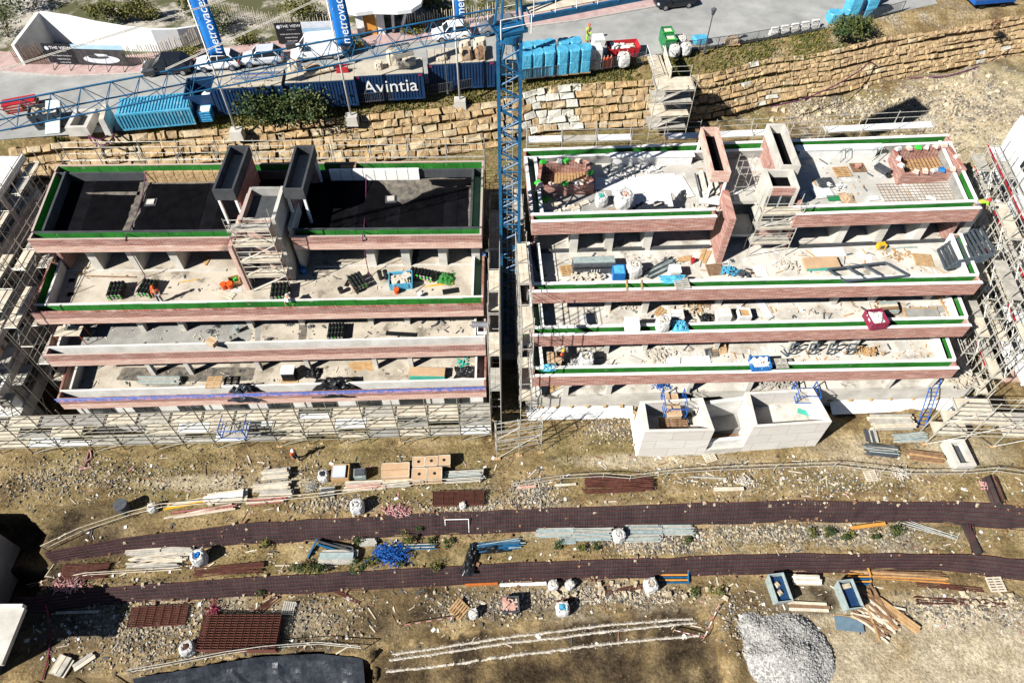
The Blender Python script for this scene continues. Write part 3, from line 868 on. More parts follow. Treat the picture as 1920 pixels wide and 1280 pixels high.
core_walls(blockL, [
    ('shaft_wall', 'brick_dark', -19.75, -19.5, 38.7, 43.2, 14.71, 17.04), ('shaft_wall', 'brick_dark', -16.0, -15.75, 38.8, 43.2, 14.71, 17.04),
    ('shaft_wall', 'brick_dark', -20.6, -19.76, 42.9, 43.15, 14.71, 17.04), ('shaft_wall', 'brick_dark', -15.7, -14.9, 42.9, 43.15, 14.71, 17.04),
    ('stair_wall', 'brick_pale', -19.75, -19.45, 34.9, 38.2, 11.31, 15.75), ('stair_wall', 'concrete', -15.95, -15.65, 36.9, 39.6, 11.31, 15.75),
    ('lift_wall', 'brick_pale', -18.5, -16.55, 36.0, 36.25, 11.31, 17.3), ('lift_wall', 'concrete', -16.5, -16.25, 36.0, 39.4, 11.31, 17.4),
    ('lift_wall', 'brick_dark', -18.8, -18.55, 36.0, 39.4, 13.6, 17.3), ('lift_wall', 'concrete_grey', -18.54, -16.55, 39.15, 39.4, 11.31, 17.35),
    ('lift_roof', 'bitumen_grey', -18.54, -16.52, 36.3, 39.1, 16.5, 16.75),
    ('stair_landing', 'concrete', -19.4, -18.6, 35.4, 39.0, 14.4, 14.7), ('stair_landing', 'concrete', -19.44, -16.0, 37.3, 43.0, 14.38, 14.66)])
tray(blockR, 14.45, 15.8, 40.6, 45.9, 16.75, 17.65, 'brick_pale', 'bitumen', 15.0, [(14.6, 40.75), (15.65, 40.75), (14.6, 45.7)], 'white_paint')
tray(blockR, 19.6, 21.0, 41.3, 46.3, 16.75, 17.65, 'concrete', 'bitumen', 15.0, [(20.85, 41.45), (20.85, 46.1), (19.75, 46.1)], 'white_paint')
core_walls(blockR, [
    ('shaft_wall', 'brick_red', 15.5, 15.75, 41.0, 45.7, 15.01, 16.74), ('shaft_wall', 'brick_red', 19.65, 19.9, 41.5, 46.1, 15.01, 16.74),
    ('stair_wall', 'brick_red', 15.5, 15.95, 37.4, 40.5, 11.61, 16.1), ('stair_wall', 'brick_red', 20.9, 21.2, 39.0, 41.0, 11.61, 15.9),
    ('lift_wall', 'concrete', 18.4, 18.65, 39.3, 41.5, 11.61, 17.3), ('lift_wall', 'concrete', 20.3, 20.55, 39.3, 41.5, 11.61, 17.3),
    ('lift_wall', 'brick_red', 18.66, 20.29, 39.3, 39.5, 16.6, 17.3), ('lift_wall', 'brick_red', 18.66, 20.29, 39.3, 39.5, 11.61, 13.9), ('lift_wall', 'concrete', 18.66, 20.29, 41.2, 41.4, 11.61, 17.3),
    ('lift_roof', 'bitumen', 18.66, 20.29, 39.51, 41.19, 16.5, 16.7),
    ('window_pane', 'glass_dark', 18.66, 20.29, 39.42, 39.46, 13.9, 16.6), ('window_mullion', 'aluminium', 19.42, 19.52, 39.36, 39.41, 13.9, 16.6), ('window_transom', 'aluminium', 18.66, 20.29, 39.33, 39.355, 15.2, 15.3),
    ('stair_landing', 'concrete', 15.96, 18.3, 38.8, 41.0, 13.0, 13.25), ('stair_landing', 'concrete_grey', 15.96, 18.3, 41.2, 46.0, 14.7, 14.95)])
# ------------------------------------------------------------------ tower crane between the blocks
crane = T('tower_crane', 'tall blue lattice tower crane standing between the two apartment blocks', 'tower crane', (-.1, 38.4, gz(-.1, 38.4)), world=True)
MX, MY, MW, MZ0, MZ1 = -.15, 38.4, .66, gz(-.1, 38.4) - .3, 29.2
blk('foundation', crane, 'concrete_grey', (MX, MY, MZ0 + .35), (3.6, 3.6, .9))
cr4 = [(MX - MW, MY - MW), (MX + MW, MY - MW), (MX + MW, MY + MW), (MX - MW, MY + MW)]
for x, y in cr4:
    blk('mast_chord', crane, 'crane_blue', (x, y, (MZ0 + MZ1) / 2), (.20, .20, MZ1 - MZ0))
step = 0.80
k = int((MZ1 - MZ0 - .6) / step)
for i in range(k):
    z = MZ0 + .6 + i * step
    for f in range(4):
        a, b = cr4[f], cr4[(f + 1) % 4]
        lo, hi = (a, b) if i % 2 == 0 else (b, a)
        bar('mast_brace', crane, 'crane_blue', (*lo, z), (*hi, z + step), .055)
        if i % 3 == 0:
            bar('mast_strut', crane, 'crane_blue', (*a, z), (*b, z), .05)
for s in (-1, 1):                                        # climbing ladder in the shaft
    bar('ladder_rail', crane, 'steel', (MX + s * .2, MY + .3, MZ0 + 1), (MX + s * .2, MY + .3, MZ1), .025)
m = MB()
z = MZ0 + 1
while z < MZ1:
    m.tube((MX - .2, MY + .3, z), (MX + .2, MY + .3, z), .014, 4); z += .3
tag(m.build('ladder_rungs', 'steel', crane), kind='stuff')
# flared head, slewing ring, turntable, rails
m = MB()
for x, y in cr4:
    m.tube((x, y, MZ1 - 1.8), (MX + (x - MX) * .45, MY + (y - MY) * .9, MZ1 - .1), .09, 6)
m.build('head_struts', 'crane_blue', crane)
MB().tube((MX, MY, MZ1 - .05), (MX, MY, MZ1 + .35), .78, 24).build('slewing_ring', 'crane_blue', crane)
JD = Vector((-.937, -.349, 0)).normalized()
JN = Vector((-JD.y, JD.x, 0))
JZ = 29.9
blk('turntable', crane, 'crane_blue', (MX, MY, MZ1 + .5), (1.8, 1.2, .18), math.atan2(JD.y, JD.x))
for sx in (-1, 1):
    for sy in (-1, 1):
        p = Vector((MX, MY, MZ1 + .6)) + JD * sx * .9 + JN * sy * 1.1
        bar('guard_post', crane, 'white_paint', p, p + Vector((0, 0, 1.1)), .03)
    for hz in (.6, 1.1):
        p = Vector((MX, MY, MZ1 + .6 + hz)) + JN * sx * 1.1
        bar('guard_rail', crane, 'white_paint', p - JD * .9, p + JD * .9, .025)
for s in (-1, 1):                                        # tower head, above the picture
    for t in (-1, 1):
        p = Vector((MX, MY, MZ1 + .6)) + JD * s * .7 + JN * t * .5
        bar('head_leg', crane, 'crane_blue', p, (MX, MY, MZ1 + 6.6), .08)
APEX = Vector((MX, MY, MZ1 + 6.6))
J0, JL = 1.0, 42.0
def jp(t, side, up): return Vector((MX, MY, JZ)) + JD * t + JN * side + Vector((0, 0, up))
for s in (-.48, .48):
    bar('jib_chord', crane, 'crane_blue', jp(J0, s, 0), jp(JL, s, 0), .045)
bar('jib_chord', crane, 'crane_blue', jp(J0, 0, 1.1), jp(JL, 0, 1.1), .052)
n = 30
for i in range(n):
    t0, t1 = J0 + (JL - J0) * i / n, J0 + (JL - J0) * (i + 1) / n
    tm = (t0 + t1) / 2
    for s in (-.48, .48):
        bar('jib_brace', crane, 'crane_blue', jp(t0, s, 0), jp(tm, 0, 1.1), .021)
        bar('jib_brace', crane, 'crane_blue', jp(tm, 0, 1.1), jp(t1, s, 0), .021)
    bar('jib_strut', crane, 'crane_blue', jp(t0, -.48, 0), jp(t0, .48, 0), .02)
    bar('jib_brace', crane, 'crane_blue', jp(t0, -.48, 0), jp(t1, .48, 0), .018)
for s in (-.6, .6):                                      # counter-jib with walkway, rails and ballast
    beam('counter_jib_beam', crane, 'crane_blue', jp(-1.0, s, .45), jp(-14.5, s, .45), .16, .32)
for i in range(9):
    t = -1.2 - i * 1.3
    bar('counter_jib_strut', crane, 'crane_blue', jp(t, -.6, .45), jp(t, .6, .45), .04)
    for s in (-.66, .66):
        bar('guard_post', crane, 'white_paint', jp(t, s, .6), jp(t, s, 1.65), .025)
for s in (-.66, .66):
    bar('guard_rail', crane, 'white_paint', jp(-1.2, s, 1.65), jp(-11.8, s, 1.65), .022)
beam('walkway', crane, 'plank', jp(-1.2, 0, .62), jp(-9.5, 0, .62), .7, .04)
for i in range(6):
    p = jp(-12.0 - i * .6, 0, 2.4)
    blk('ballast_block', crane, 'concrete_grey', p, (.55, 2.3, 3.6), math.atan2(JD.y, JD.x))
for t in (18.2, 36):
    for s in (-.06, .06):
        bar('pendant_tie', crane, 'steel', APEX + JN * s, jp(t, s, 1.2), .018)
bar('pendant_tie', crane, 'steel', APEX, jp(-11, 0, .4), .035)
for t in (19.0, 12.0):
    blk('tie_bracket', crane, 'steel_dark', jp(t, 0, 1.2), (.5, .25, .25), .36)
tr = jp(6.3, 0, -.25)                                     # trolley with hoist rope and hook block
MB().box(tr, (1.1, 1.05, .22), .36).build('trolley', 'steel', crane)
for s in (-.25, .25):
    MB().tube(tr + JD * s, tr + JD * s + Vector((0, 0, -.7)), .015, 4).build('hoist_rope', 'steel_dark', crane)
MB().box(tr + Vector((0, 0, -.85)), (.65, .2, .4), .36).build('hook_block', 'steel', crane)
# ------------------------------------------------------------------ tube scaffolds: posts, ledgers, transoms, braces and boards are pieces of their own
def scaffold(label, A, B, w, z0, lifts, bays, side=1, boards=None, group=None, brace=2, top_rail=True, mpl='plank', r=.034, rails=(.5, 1.0), toe=None, tube='steel', feet=True, ext=0.0):
    """A-B: line of the inner posts; w: depth towards side; lifts: board heights; z0 ground under it"""
    A, B = Vector(A[:2]), Vector(B[:2])
    n, d = norm2(A, B)
    n = n * side
    L = (B - A).length
    s = T('scaffold', label, 'scaffold', (A.x, A.y, z0), group=group, world=True)
    zt = lifts[-1] + (1.15 if top_rail else .1) + ext
    P = [A + d * (L * i / bays) for i in range(bays + 1)]
    for i, p in enumerate(P):
        for o in (0, w):
            q = p + n * o
            bar('post', s, tube, (q.x, q.y, z0), (q.x, q.y, zt if (o == w or top_rail == 2) else lifts[-1] + .1), r)
            if feet and o == w:
                blk('sole_board', s, 'timber', (q.x, q.y, z0 + .03), (.5, .25, .06), math.atan2(d.y, d.x))
        for z in lifts:
            q0, q1 = p, p + n * w
            bar('transom', s, tube, (q0.x, q0.y, z - .06), (q1.x, q1.y, z - .06), r * .85)
        if top_rail:
            q0, q1 = p, p + n * w
            bar('transom', s, tube, (q0.x, q0.y, lifts[-1] + .1), (q1.x, q1.y, lifts[-1] + .1), r * .8)
    for j, z in enumerate(lifts):
        for o in (0, w):
            a, b = A + n * o, B + n * o
            bar('ledger', s, tube, (a.x, a.y, z - .09), (b.x, b.y, z - .09), r * .8)
        for rr_ in rails:
            a, b = A + n * w, B + n * w
            bar('guard_rail', s, tube, (a.x, a.y, z + rr_), (b.x, b.y, z + rr_), r * .75)
        if toe:
            a, b = A + n * (w + .03), B + n * (w + .03)
            beam('toe_board', s, toe, (a.x, a.y, z + .1), (b.x, b.y, z + .1), .03, .15)
        for i in range(bays):
            if boards and not boards(i, j):
                continue
            m_ = random.choice((mpl, mpl, 'plank_grey', 'concrete_grey', 'white_paint')) if tube != 'steel' else (mpl if random.random() < .75 else 'plank_grey')
            for k in range(2):
                o = w * (.27 + .46 * k)
                if tube != 'steel' and random.random() < .12: continue
                a, b = P[i] + n * o + d * .03, P[i + 1] + n * o - d * .03
                beam('board', s, m_, (a.x, a.y, z - rnd(0, .02)), (b.x, b.y, z - rnd(0, .02)), w * .44, .045)
    if brace:
        zs_ = [z0] + list(lifts)
        for i in range(0, bays, brace):
            for j in range(len(zs_) - 1):
                a, b = P[i] + n * w, P[i + 1] + n * w
                if (i + j) % 2: a, b = b, a
                bar('brace', s, tube, (a.x, a.y, zs_[j] + .05), (b.x, b.y, zs_[j + 1]), r * .8)
    return s
# front of the left block
f0 = Vector((DL[0].x - 9.3, DL[0].y - .55)); f1 = Vector((DL[1].x + .3, DL[1].y - .25))
scaffold('long grey scaffold along the front foot of the left apartment block', f0, f1, .9, gz(-18, 27.4) - .05, (1.0, 2.5, 4.1), 17, side=-1, brace=2, toe=None, tube='steel_front', r=.045, ext=1.1, rails=(.5, 1.0, 1.5), boards=lambda i, j: not (i in (4, 5) and j == 1))
scaffold('upper grey scaffold at the left edge before the neighbouring block', (-50, 29.4), (-38.0, 29.7), 1.0, 0, (5.4, 7.4, 9.4), 5, side=-1, brace=2, tube='steel_front', r=.045, feet=False)
# left flank of the left block
def flank(P0, P1, off): 
    return Vector((P0.x + off, P0.y)), Vector((P1.x + off, P1.y))
a0, a1 = Vector((DL[0].x - .5, DL[0].y + .3)), Vector((bkL[0].x - .6, bkL[0].y - .5))
scaffold('tall grey scaffold against the left flank of the black roofed block', (-34.9, 31.0), (-34.9, 44.5), .95, 0.0, (3.0, 5.2, 7.4, 9.6, 11.8, 13.6), 7, side=1, brace=3, boards=lambda i, j: (i + j) % 3 != 0, top_rail=2, feet=False)
scaffold('scaffold with pale boards along the neighbouring block at the left edge', (-37.4, 30.2), (-37.6, 45.5), .9, 0.0, (3.6, 5.8, 8.0, 10.2, 12.4, 14.6), 8, side=1, brace=2, boards=lambda i, j: (2 * i + j) % 3 != 0, top_rail=2, feet=False, r=.04)
# slot by the crane: one scaffold to each flank
scaffold('narrow scaffold on the crane side of the left apartment block', (-1.65, 29.0), (-1.75, 43.4), .8, 0.2, (2.4, 4.6, 6.8, 9.0, 11.2, 13.2), 7, side=-1, brace=0, boards=lambda i, j: j in (2, 4) and i % 3 != 1 or (j == 5 and i == 2), top_rail=2, feet=False, rails=(1.0,))
scaffold('narrow boarded scaffold on the crane side of the right apartment block', (1.5, 29.6), (.75, 43.8), .8, 0.2, (2.4, 4.6, 6.8, 9.0, 11.2, 13.4), 7, side=1, brace=0, boards=lambda i, j: j in (1, 3, 5) and (i + j) % 3 != 0, top_rail=2, feet=False, rails=(1.0,))
scaffold('scaffold bridging the slot below the crane between both blocks', (-1.3, 27.6), (2.2, 28.2), .7, 0, (1.6, 3.0, 4.4), 2, side=-1, brace=1, boards=lambda i, j: False, rails=(.5, 1.0))
# right flank of the right block and the neighbour's
scaffold('tall scaffold along the right flank of the red brick block', (36.0, 33.5), (37.4, 47.0), 1.0, .2, (3.2, 5.4, 7.6, 9.8, 12.0, 14.2), 7, side=-1, brace=1, boards=lambda i, j: (i + 2 * j) % 4 < 2, top_rail=2, feet=False, r=.048)
scaffold('scaffold with red toe boards facing the white neighbouring block', (39.3, 33.0), (41.0, 49.0), 1.0, .3, (4.0, 6.4, 8.8, 11.2, 13.4), 8, side=1, brace=1, boards=lambda i, j: (i + j) % 3 != 0, top_rail=2, feet=False, toe='red_paint', r=.048, mpl='white_paint')
scaffold('outer scaffold with pale boards between the white neighbour and the red brick block', (37.8, 31.5), (39.2, 47.5), .9, .2, (2.6, 4.8, 7.0, 9.2, 11.4), 8, side=-1, brace=1, boards=lambda i, j: (i + 2 * j) % 3 != 1, top_rail=2, feet=False, r=.045)
scaffold('wide scaffold before the lower right corner of the red brick block', (33.6, 29.4), (44.5, 29.0), 1.2, 0, (1.7, 3.4, 5.2), 4, side=-1, brace=1, top_rail=2, r=.045, boards=lambda i, j: j == 1 or i % 2 == 0)
# behind the blocks
scaffold('rear scaffold rails behind the black roof of the left block', (bkL[0].x - .5, bkL[0].y + 1.4), (bkL[1].x, bkL[1].y + 1.4), .8, 8.6, (11.0, 13.2, 15.0), 11, side=1, brace=0, boards=lambda i, j: False, top_rail=2, feet=False)
scaffold('rear scaffold with long white boards behind the left half of the red brick roof', (bkR[0].x + .3, bkR[0].y + 1.6), (15.2, bkR[0].y + 2.1), .8, 8.8, (11.6, 13.4, 15.4), 5, side=1, brace=0, boards=lambda i, j: j == 2 and i != 3, top_rail=2, feet=False, mpl='white_paint')
scaffold('rear scaffold with white boards behind the right half of the red brick roof', (16.5, bkR[0].y + 2.2), (34.5, bkR[1].y + 1.7), .8, 9.2, (11.8, 13.4, 15.4), 6, side=1, brace=0, boards=lambda i, j: j == 2 and i not in (2,), top_rail=2, feet=False, mpl='white_paint')
# stair towers
def stair_tower(label, px, py, z0, levels, wx, wy, rz=0.0):
    p = site(px, py, z0)
    return p
tw = site(1250, 262, 8.8)
ST = scaffold('free standing scaffold stair tower against the stone wall behind the red brick block', (tw.x - 1.8, tw.y), (tw.x + 1.7, tw.y + .2), 2.2, gz(tw.x, tw.y) - .1, (9.9, 11.3, 12.7, 14.0), 1, side=1, brace=1, top_rail=2, mpl='plank', feet=False)
for j in range(3):
    z = 9.9 + j * 1.4
    a = Vector((tw.x - 1.3 + (j % 2) * 2.4, tw.y + .55 + (j % 2) * 1.0, z)); b = Vector((tw.x + 1.1 - (j % 2) * 2.4, tw.y + .55 + (j % 2) * 1.0, z + 1.4))
    beam('stair_flight', ST, 'steel', a, b, .6, .06)
ramp = T('access_ramp', 'pale plywood gangway with side rails from the street to the scaffold stair tower', 'gangway', (tw.x - 1.0, tw.y + 2.6, 13.0), world=True)
r0 = Vector((tw.x - 1.1, tw.y + 1.9, 14.05)); r1 = site(1245, 104, STREET_Z + .5); r1.x -= 1.0
for k in range(3):
    beam('board', ramp, 'plank', r0 + Vector((k * .45 - .45, 0, 0)), r1 + Vector((k * .45 - .45, 0, 0)), .43, .05)
for s in (-.75, .75):
    bar('guard_rail', ramp, 'white_paint', r0 + Vector((s, 0, 1.0)), r1 + Vector((s, 0, 1.0)), .035)
    for t in (0, .33, .66, 1):
        p = r0.lerp(r1, t) + Vector((s, 0, 0))
        bar('post', ramp, 'steel', p, p + Vector((0, 0, 1.0)), .03)
blk('sheet_panel', ramp, 'plank', r0.lerp(r1, .45) + Vector((.8, 0, .45)), (.05, (r1 - r0).length * .85, 1.0), 0)
# stair cores
scaffold('grey scaffold before the stair core of the left block', (-19.2, 35.6), (-16.4, 35.7), .8, 11.31, (12.9, 14.4, 16.0, 17.4), 1, side=-1, brace=1, top_rail=2, feet=False, toe='plank')
scaffold('grey scaffold before the lift housing of the right block', (17.9, 38.9), (20.9, 39.0), .85, 11.61, (13.0, 14.5, 15.9), 1, side=-1, brace=1, top_rail=2, feet=False, toe='plank')
scaffold('small mobile scaffold in the stair well of the right block', (16.6, 41.0), (17.6, 41.1), .8, 14.96, (16.0, 17.2), 1, side=1, brace=1, top_rail=2, feet=False, boards=lambda i, j: False, r=.028)
# ------------------------------------------------------------------ lettering
def text(name, s, m, parent, loc, rot, size, depth=.01, align='CENTER', sx=1.0):
    cu = bpy.data.curves.new(name, 'FONT')
    cu.body = s; cu.size = size; cu.extrude = depth; cu.align_x = align; cu.align_y = 'CENTER'
    tmp = bpy.data.objects.new(name, cu)
    COL.objects.link(tmp)
    me = bpy.data.meshes.new_from_object(tmp.evaluated_get(bpy.context.evaluated_depsgraph_get()))
    bpy.data.objects.remove(tmp)
    me.materials.clear(); me.materials.append(MATS[m])
    o = _link(name, me, parent)
    o.location = loc; o.rotation_euler = rot; o.scale = (sx, 1, 1)
    return o
# ------------------------------------------------------------------ foliage
def leaves(n, rx, ry, rz, zc, size, seed, lumps=7):
    """leaf-sized faces spread through an uneven crown of overlapping clumps"""
    r = random.Random(seed)
    cl = [(r.uniform(-.6, .6) * rx, r.uniform(-.6, .6) * ry, zc + r.uniform(-.45, .5) * rz, r.uniform(.35, .6)) for _ in range(lumps)]
    m = MB()
    for _ in range(n):
        c = r.choice(cl)
        d = Vector((r.gauss(0, 1), r.gauss(0, 1), r.gauss(0, 1))).normalized() * (r.random() ** .45) * c[3]
        p = Vector((c[0] + d.x * rx, c[1] + d.y * ry, max(0.03, c[2] + d.z * rz)))
        a = Vector((r.gauss(0, 1), r.gauss(0, 1), r.gauss(0, .7))).normalized() * size * r.uniform(.6, 1.3)
        b = a.cross(Vector((r.gauss(0, 1), r.gauss(0, 1), r.gauss(0, 1)))).normalized() * size * r.uniform(.35, .7)
        m.quad(p - a, p + b, p + a, p - b)
    return m
def shrub(name, label, cat, p, rx, ry, rz, n, m, size=.12, seed=0, group=None, lumps=7, stems=3):
    t = T(name, label, cat, p, group=group)
    nm = 'foliage' if cat != 'tree' else 'crown'
    leaves(int(n * .62), rx, ry, rz, rz * .85, size, seed, lumps).build(nm, m, t)
    alt = {'leaf_dark': 'leaf_olive', 'leaf_olive': 'leaf_yellow', 'leaf_yellow': 'leaf_olive'}.get(m, m)
    leaves(int(n * .38), rx * 1.08, ry * 1.08, rz, rz * 1.0, size * .9, seed + 500, lumps + 4).build(nm, alt, t)
    r = random.Random(seed)
    s = MB()
    for _ in range(stems):
        s.tube((r.uniform(-.1, .1), r.uniform(-.1, .1), -.1), (r.uniform(-.4, .4) * rx, r.uniform(-.4, .4) * ry, rz * 1.1), .05, 5, .015)
    s.build('stem' if cat != 'tree' else 'trunk', 'bark', t)
    return t
# ------------------------------------------------------------------ blue site containers
def container(label, px, py, rz, L, H, body, roofm, W=2.44, seams=0, ribs_top=False):
    p = on_street(px, py)
    t = T('site_container', label, 'container', p, rz)
    m = MB()                                        # ribbed shell: vertical folds on the long and short walls
    n = int(L / .14)
    for k in range(n):
        x = .08 + (L - .16) * (k + .5) / n
        if k % 2 == 0:
            for y in (.02, W - .02):
                m.box((x, y, H / 2), ((L - .16) / n, .04, H - .3))
    m.box((L / 2, W / 2, H / 2), (L - .1, W - .1, H - .16))
    m.build('shell', body, t)
    for x in (.07, L - .07):
        for y in (.07, W - .07):
            blk('corner_post', t, body, (x, y, H / 2), (.15, .15, H))
    for y in (.06, W - .06):
        for z in (.08, H - .08):
            blk('frame_rail', t, body, (L / 2, y, z), (L - .3, .13, .16))
    if ribs_top:
        n = int(L / .28)
        r = MB()
        for k in range(n):
            r.box((.2 + (L - .4) * (k + .5) / n, W / 2, H + .03), (.15, W - .3, .07))
        r.build('roof_ribs', roofm, t)
        blk('roof', t, roofm, (L / 2, W / 2, H - .03), (L - .3, W - .26, .06))
    elif seams:
        for k in range(seams):
            w = (L - .1) / seams
            blk('roof_board', t, roofm, (.05 + w * (k + .5), W / 2, H + .03 + rnd(0, .015)), (w - .035, W + .05, .06))
    else:
        blk('roof', t, roofm, (L / 2, W / 2, H + .02), (L - .02, W - .02, .05))
    return t
mat('roof_beige', (0.46, 0.41, 0.32), (0.36, 0.32, 0.25), scale=1.0, rough=0.85)
CZ = 2.6
R6 = math.radians(5.5)
c1 = container('dark blue site container behind the big bush, left of the boarded one', 414, 216, R6, 6.06, CZ, 'container_blue', 'roof_beige', seams=4)
c2 = container('dark blue site container with boarded roof, left of the lettered one', 547, 205, R6, 6.06, CZ, 'container_blue', 'roof_beige', seams=6)
c3 = container('dark blue site container lettered Avintia in white on its side', 673, 192, R6, 6.06, CZ, 'container_blue', 'roof_beige')
c4 = container('dark blue site container loaded with brown bales, beside the crane mast', 806, 170, R6, 6.06, CZ, 'container_blue', 'roof_beige', seams=9)
text('lettering', 'Avintia', 'white_paint', c3, (3.05, -.035, 1.42), (math.pi / 2, 0, 0), 1.75, .012, sx=1.0)
for c in (c3, c4):
    for x in (.25, 5.8):
        blk('notice', c, 'magenta', (x, -.03, 2.42), (.32, .02, .2))
for k in range(3):
    blk('notice', c2, 'wrap_blue', (.5 + k * .7, -.03, 2.1), (.16, .02, .14))
sk = container('light blue low container with ribbed roof, at the left end of the site compound', 229, 246, math.radians(9), 6.3, 1.6, 'container_sky', 'container_sky', W=2.5, ribs_top=True)
dk_ = T('open_container', 'dark open topped container box between the light blue container and the bush', 'container', on_street(357, 218), math.radians(9))
for c, d in (((1.2, .06, .95), (2.4, .12, 1.9)), ((1.2, 2.94, .95), (2.4, .12, 1.9)), ((.06, 1.5, .95), (.12, 2.74, 1.9)), ((2.34, 1.5, .95), (.12, 2.74, 1.9))):
    blk('side_wall', dk_, 'container_blue', c, d)
blk('base', dk_, 'steel_dark', (1.2, 1.5, .1), (2.1, 2.7, .12))
# loads on the container roofs
def bale(name, label, cat, host, x, y, d, m, rz=0.0, z=CZ + .06, group=None, bump=.1):
    p = Vector(host.location) + Matrix.Rotation(host.rotation_euler.z, 3, 'Z') @ Vector((x, y, z))
    t = T(name, label, cat, p, host.rotation_euler.z + rz, group=group)
    b = MB(); r = random.Random(label)
    n = 4
    vs, fs = [], []
    for k, (zz, s) in enumerate(((0, .94), (.25, 1.02), (.7, 1.0), (1.0, .80))):
        for i in range(12):
            a = 2 * math.pi * i / 12
            q = max(abs(math.cos(a)), abs(math.sin(a)))
            rr = s * (1 / q) ** .8 * (1 + r.uniform(-bump, bump) * .6)
            vs.append((math.cos(a) * rr * d[0] / 2, math.sin(a) * rr * d[1] / 2, zz * d[2] * (1 + (r.uniform(-bump, bump) if k == 3 else 0))))
    for k in range(3):
        for i in range(12):
            fs.append((k * 12 + i, k * 12 + (i + 1) % 12, (k + 1) * 12 + (i + 1) % 12, (k + 1) * 12 + i))
    fs.append(tuple(range(36, 48))); fs.append(tuple(range(11, -1, -1)))
    b.add(vs, fs).build('wrapping', m, t)
    for s in (-.25, .25):
        blk('strap', t, 'plank_grey', (d[0] * s, 0, d[2] * .5), (.05, d[1] * 1.03, d[2] * .92))
    blk('pallet_base', t, 'timber', (0, 0, .0), (d[0] * .9, d[1] * .9, .12))
    return t
mat('bale_brown', (0.42, 0.31, 0.20), (0.28, 0.19, 0.11), scale=3, rough=0.9, bump=.4, bscale=4)
mat('bale_cream', (0.60, 0.52, 0.40), (0.42, 0.35, 0.25), scale=3, rough=0.9, bump=.4, bscale=4)
bale('wrapped_bale', 'pale brown bale at the crane end of the loaded container, rear left', 'bale', c4, 3.5, 1.75, (1.15, 1.05, 1.1), 'bale_cream')
bale('wrapped_bale', 'pale brown bale at the crane end of the loaded container, rear right', 'bale', c4, 4.85, 1.75, (1.2, 1.05, 1.1), 'bale_cream')
bale('wrapped_bale', 'brown bale at the crane end of the loaded container, front left', 'bale', c4, 3.6, .62, (1.0, 1.0, .9), 'bale_brown')
bale('wrapped_bale', 'dark brown bale at the crane end of the loaded container, front right', 'bale', c4, 4.9, .62, (1.1, 1.0, .9), 'timber_brown')
bale('wrapped_bale', 'low flat beige bale alone on the boarded part of the loaded container', 'bale', c4, 1.3, .7, (1.1, .8, .35), 'bale_cream')
bale('wrapped_bale', 'film wrapped pinkish bale on the lettered container', 'bale', c3, 3.5, 1.75, (1.1, 1.1, 1.35), 'bale_cream')
bale('wrapped_bale', 'low creased cream bale at the right end of the lettered container', 'bale', c3, 4.9, 1.4, (1.2, .9, .6), 'bale_cream')
bale('wrapped_bale', 'small crumpled cream sack in the middle of the lettered container', 'bale', c3, 2.2, 1.0, (.7, .7, .6), 'bale_cream', bump=.2)
bale('wrapped_bale', 'pale carton bale at the left end of the boarded container', 'bale', c2, .8, 1.9, (1.2, .8, .9), 'bale_cream')
bale('wrapped_bale', 'brown sacks heaped low on the boarded container', 'bale', c2, 2.3, 1.6, (1.4, .8, .5), 'bale_brown', bump=.2)
lg = T('rolled_netting', 'long rolled beige netting lying across the boarded container', 'netting roll', Vector(c2.location) + Matrix.Rotation(R6, 3, 'Z') @ Vector((3.0, 1.0, CZ + .28)), R6 + .28)
MB().tube((-1.3, 0, 0), (1.3, 0, .05), .2, 9, .16).build('roll', 'bale_cream', lg)
for x in (-.8, .1, .9):
    MB().tube((x, 0, .02), (x + .06, 0, .03), .22, 9).build('tie', 'timber', lg)
rd = T('red_compressor', 'red machine with lifting frame on the right end of the boarded container', 'machine', Vector(c2.location) + Matrix.Rotation(R6, 3, 'Z') @ Vector((5.0, 1.2, CZ + .08)), R6)
MB().box((0, 0, .18), (1.1, .45, .32), top=.85).build('body', 'red_paint', rd)
for x in (-.5, .5):
    bar('frame_post', rd, 'red_paint', (x, .1, .3), (x, .1, .6), .03)
bar('frame_rail', rd, 'red_paint', (-.5, .1, .6), (.5, .1, .6), .03)
tr_ = T('lattice_section', 'bundle of thin blue lattice girders lying on the leftmost dark container', 'girder bundle', Vector(c1.location) + Matrix.Rotation(R6, 3, 'Z') @ Vector((3.6, 1.3, CZ + .15)), R6)
for k in range(5):
    y = -.6 + k * .3
    for s in (-.07, .07):
        bar('chord', tr_, 'blue_metal' if k % 2 else 'steel', (-2, y + s, .05 + .1 * (k % 2)), (2.2, y + s + rnd(-.1, .1), .05 + .1 * (k % 2)), .022)
    m = MB()
    for i in range(14):
        m.tube((-2 + i * .3, y - .07, .06), (-1.85 + i * .3, y + .07, .06), .012, 3)
    m.build('lacing', 'steel', tr_)

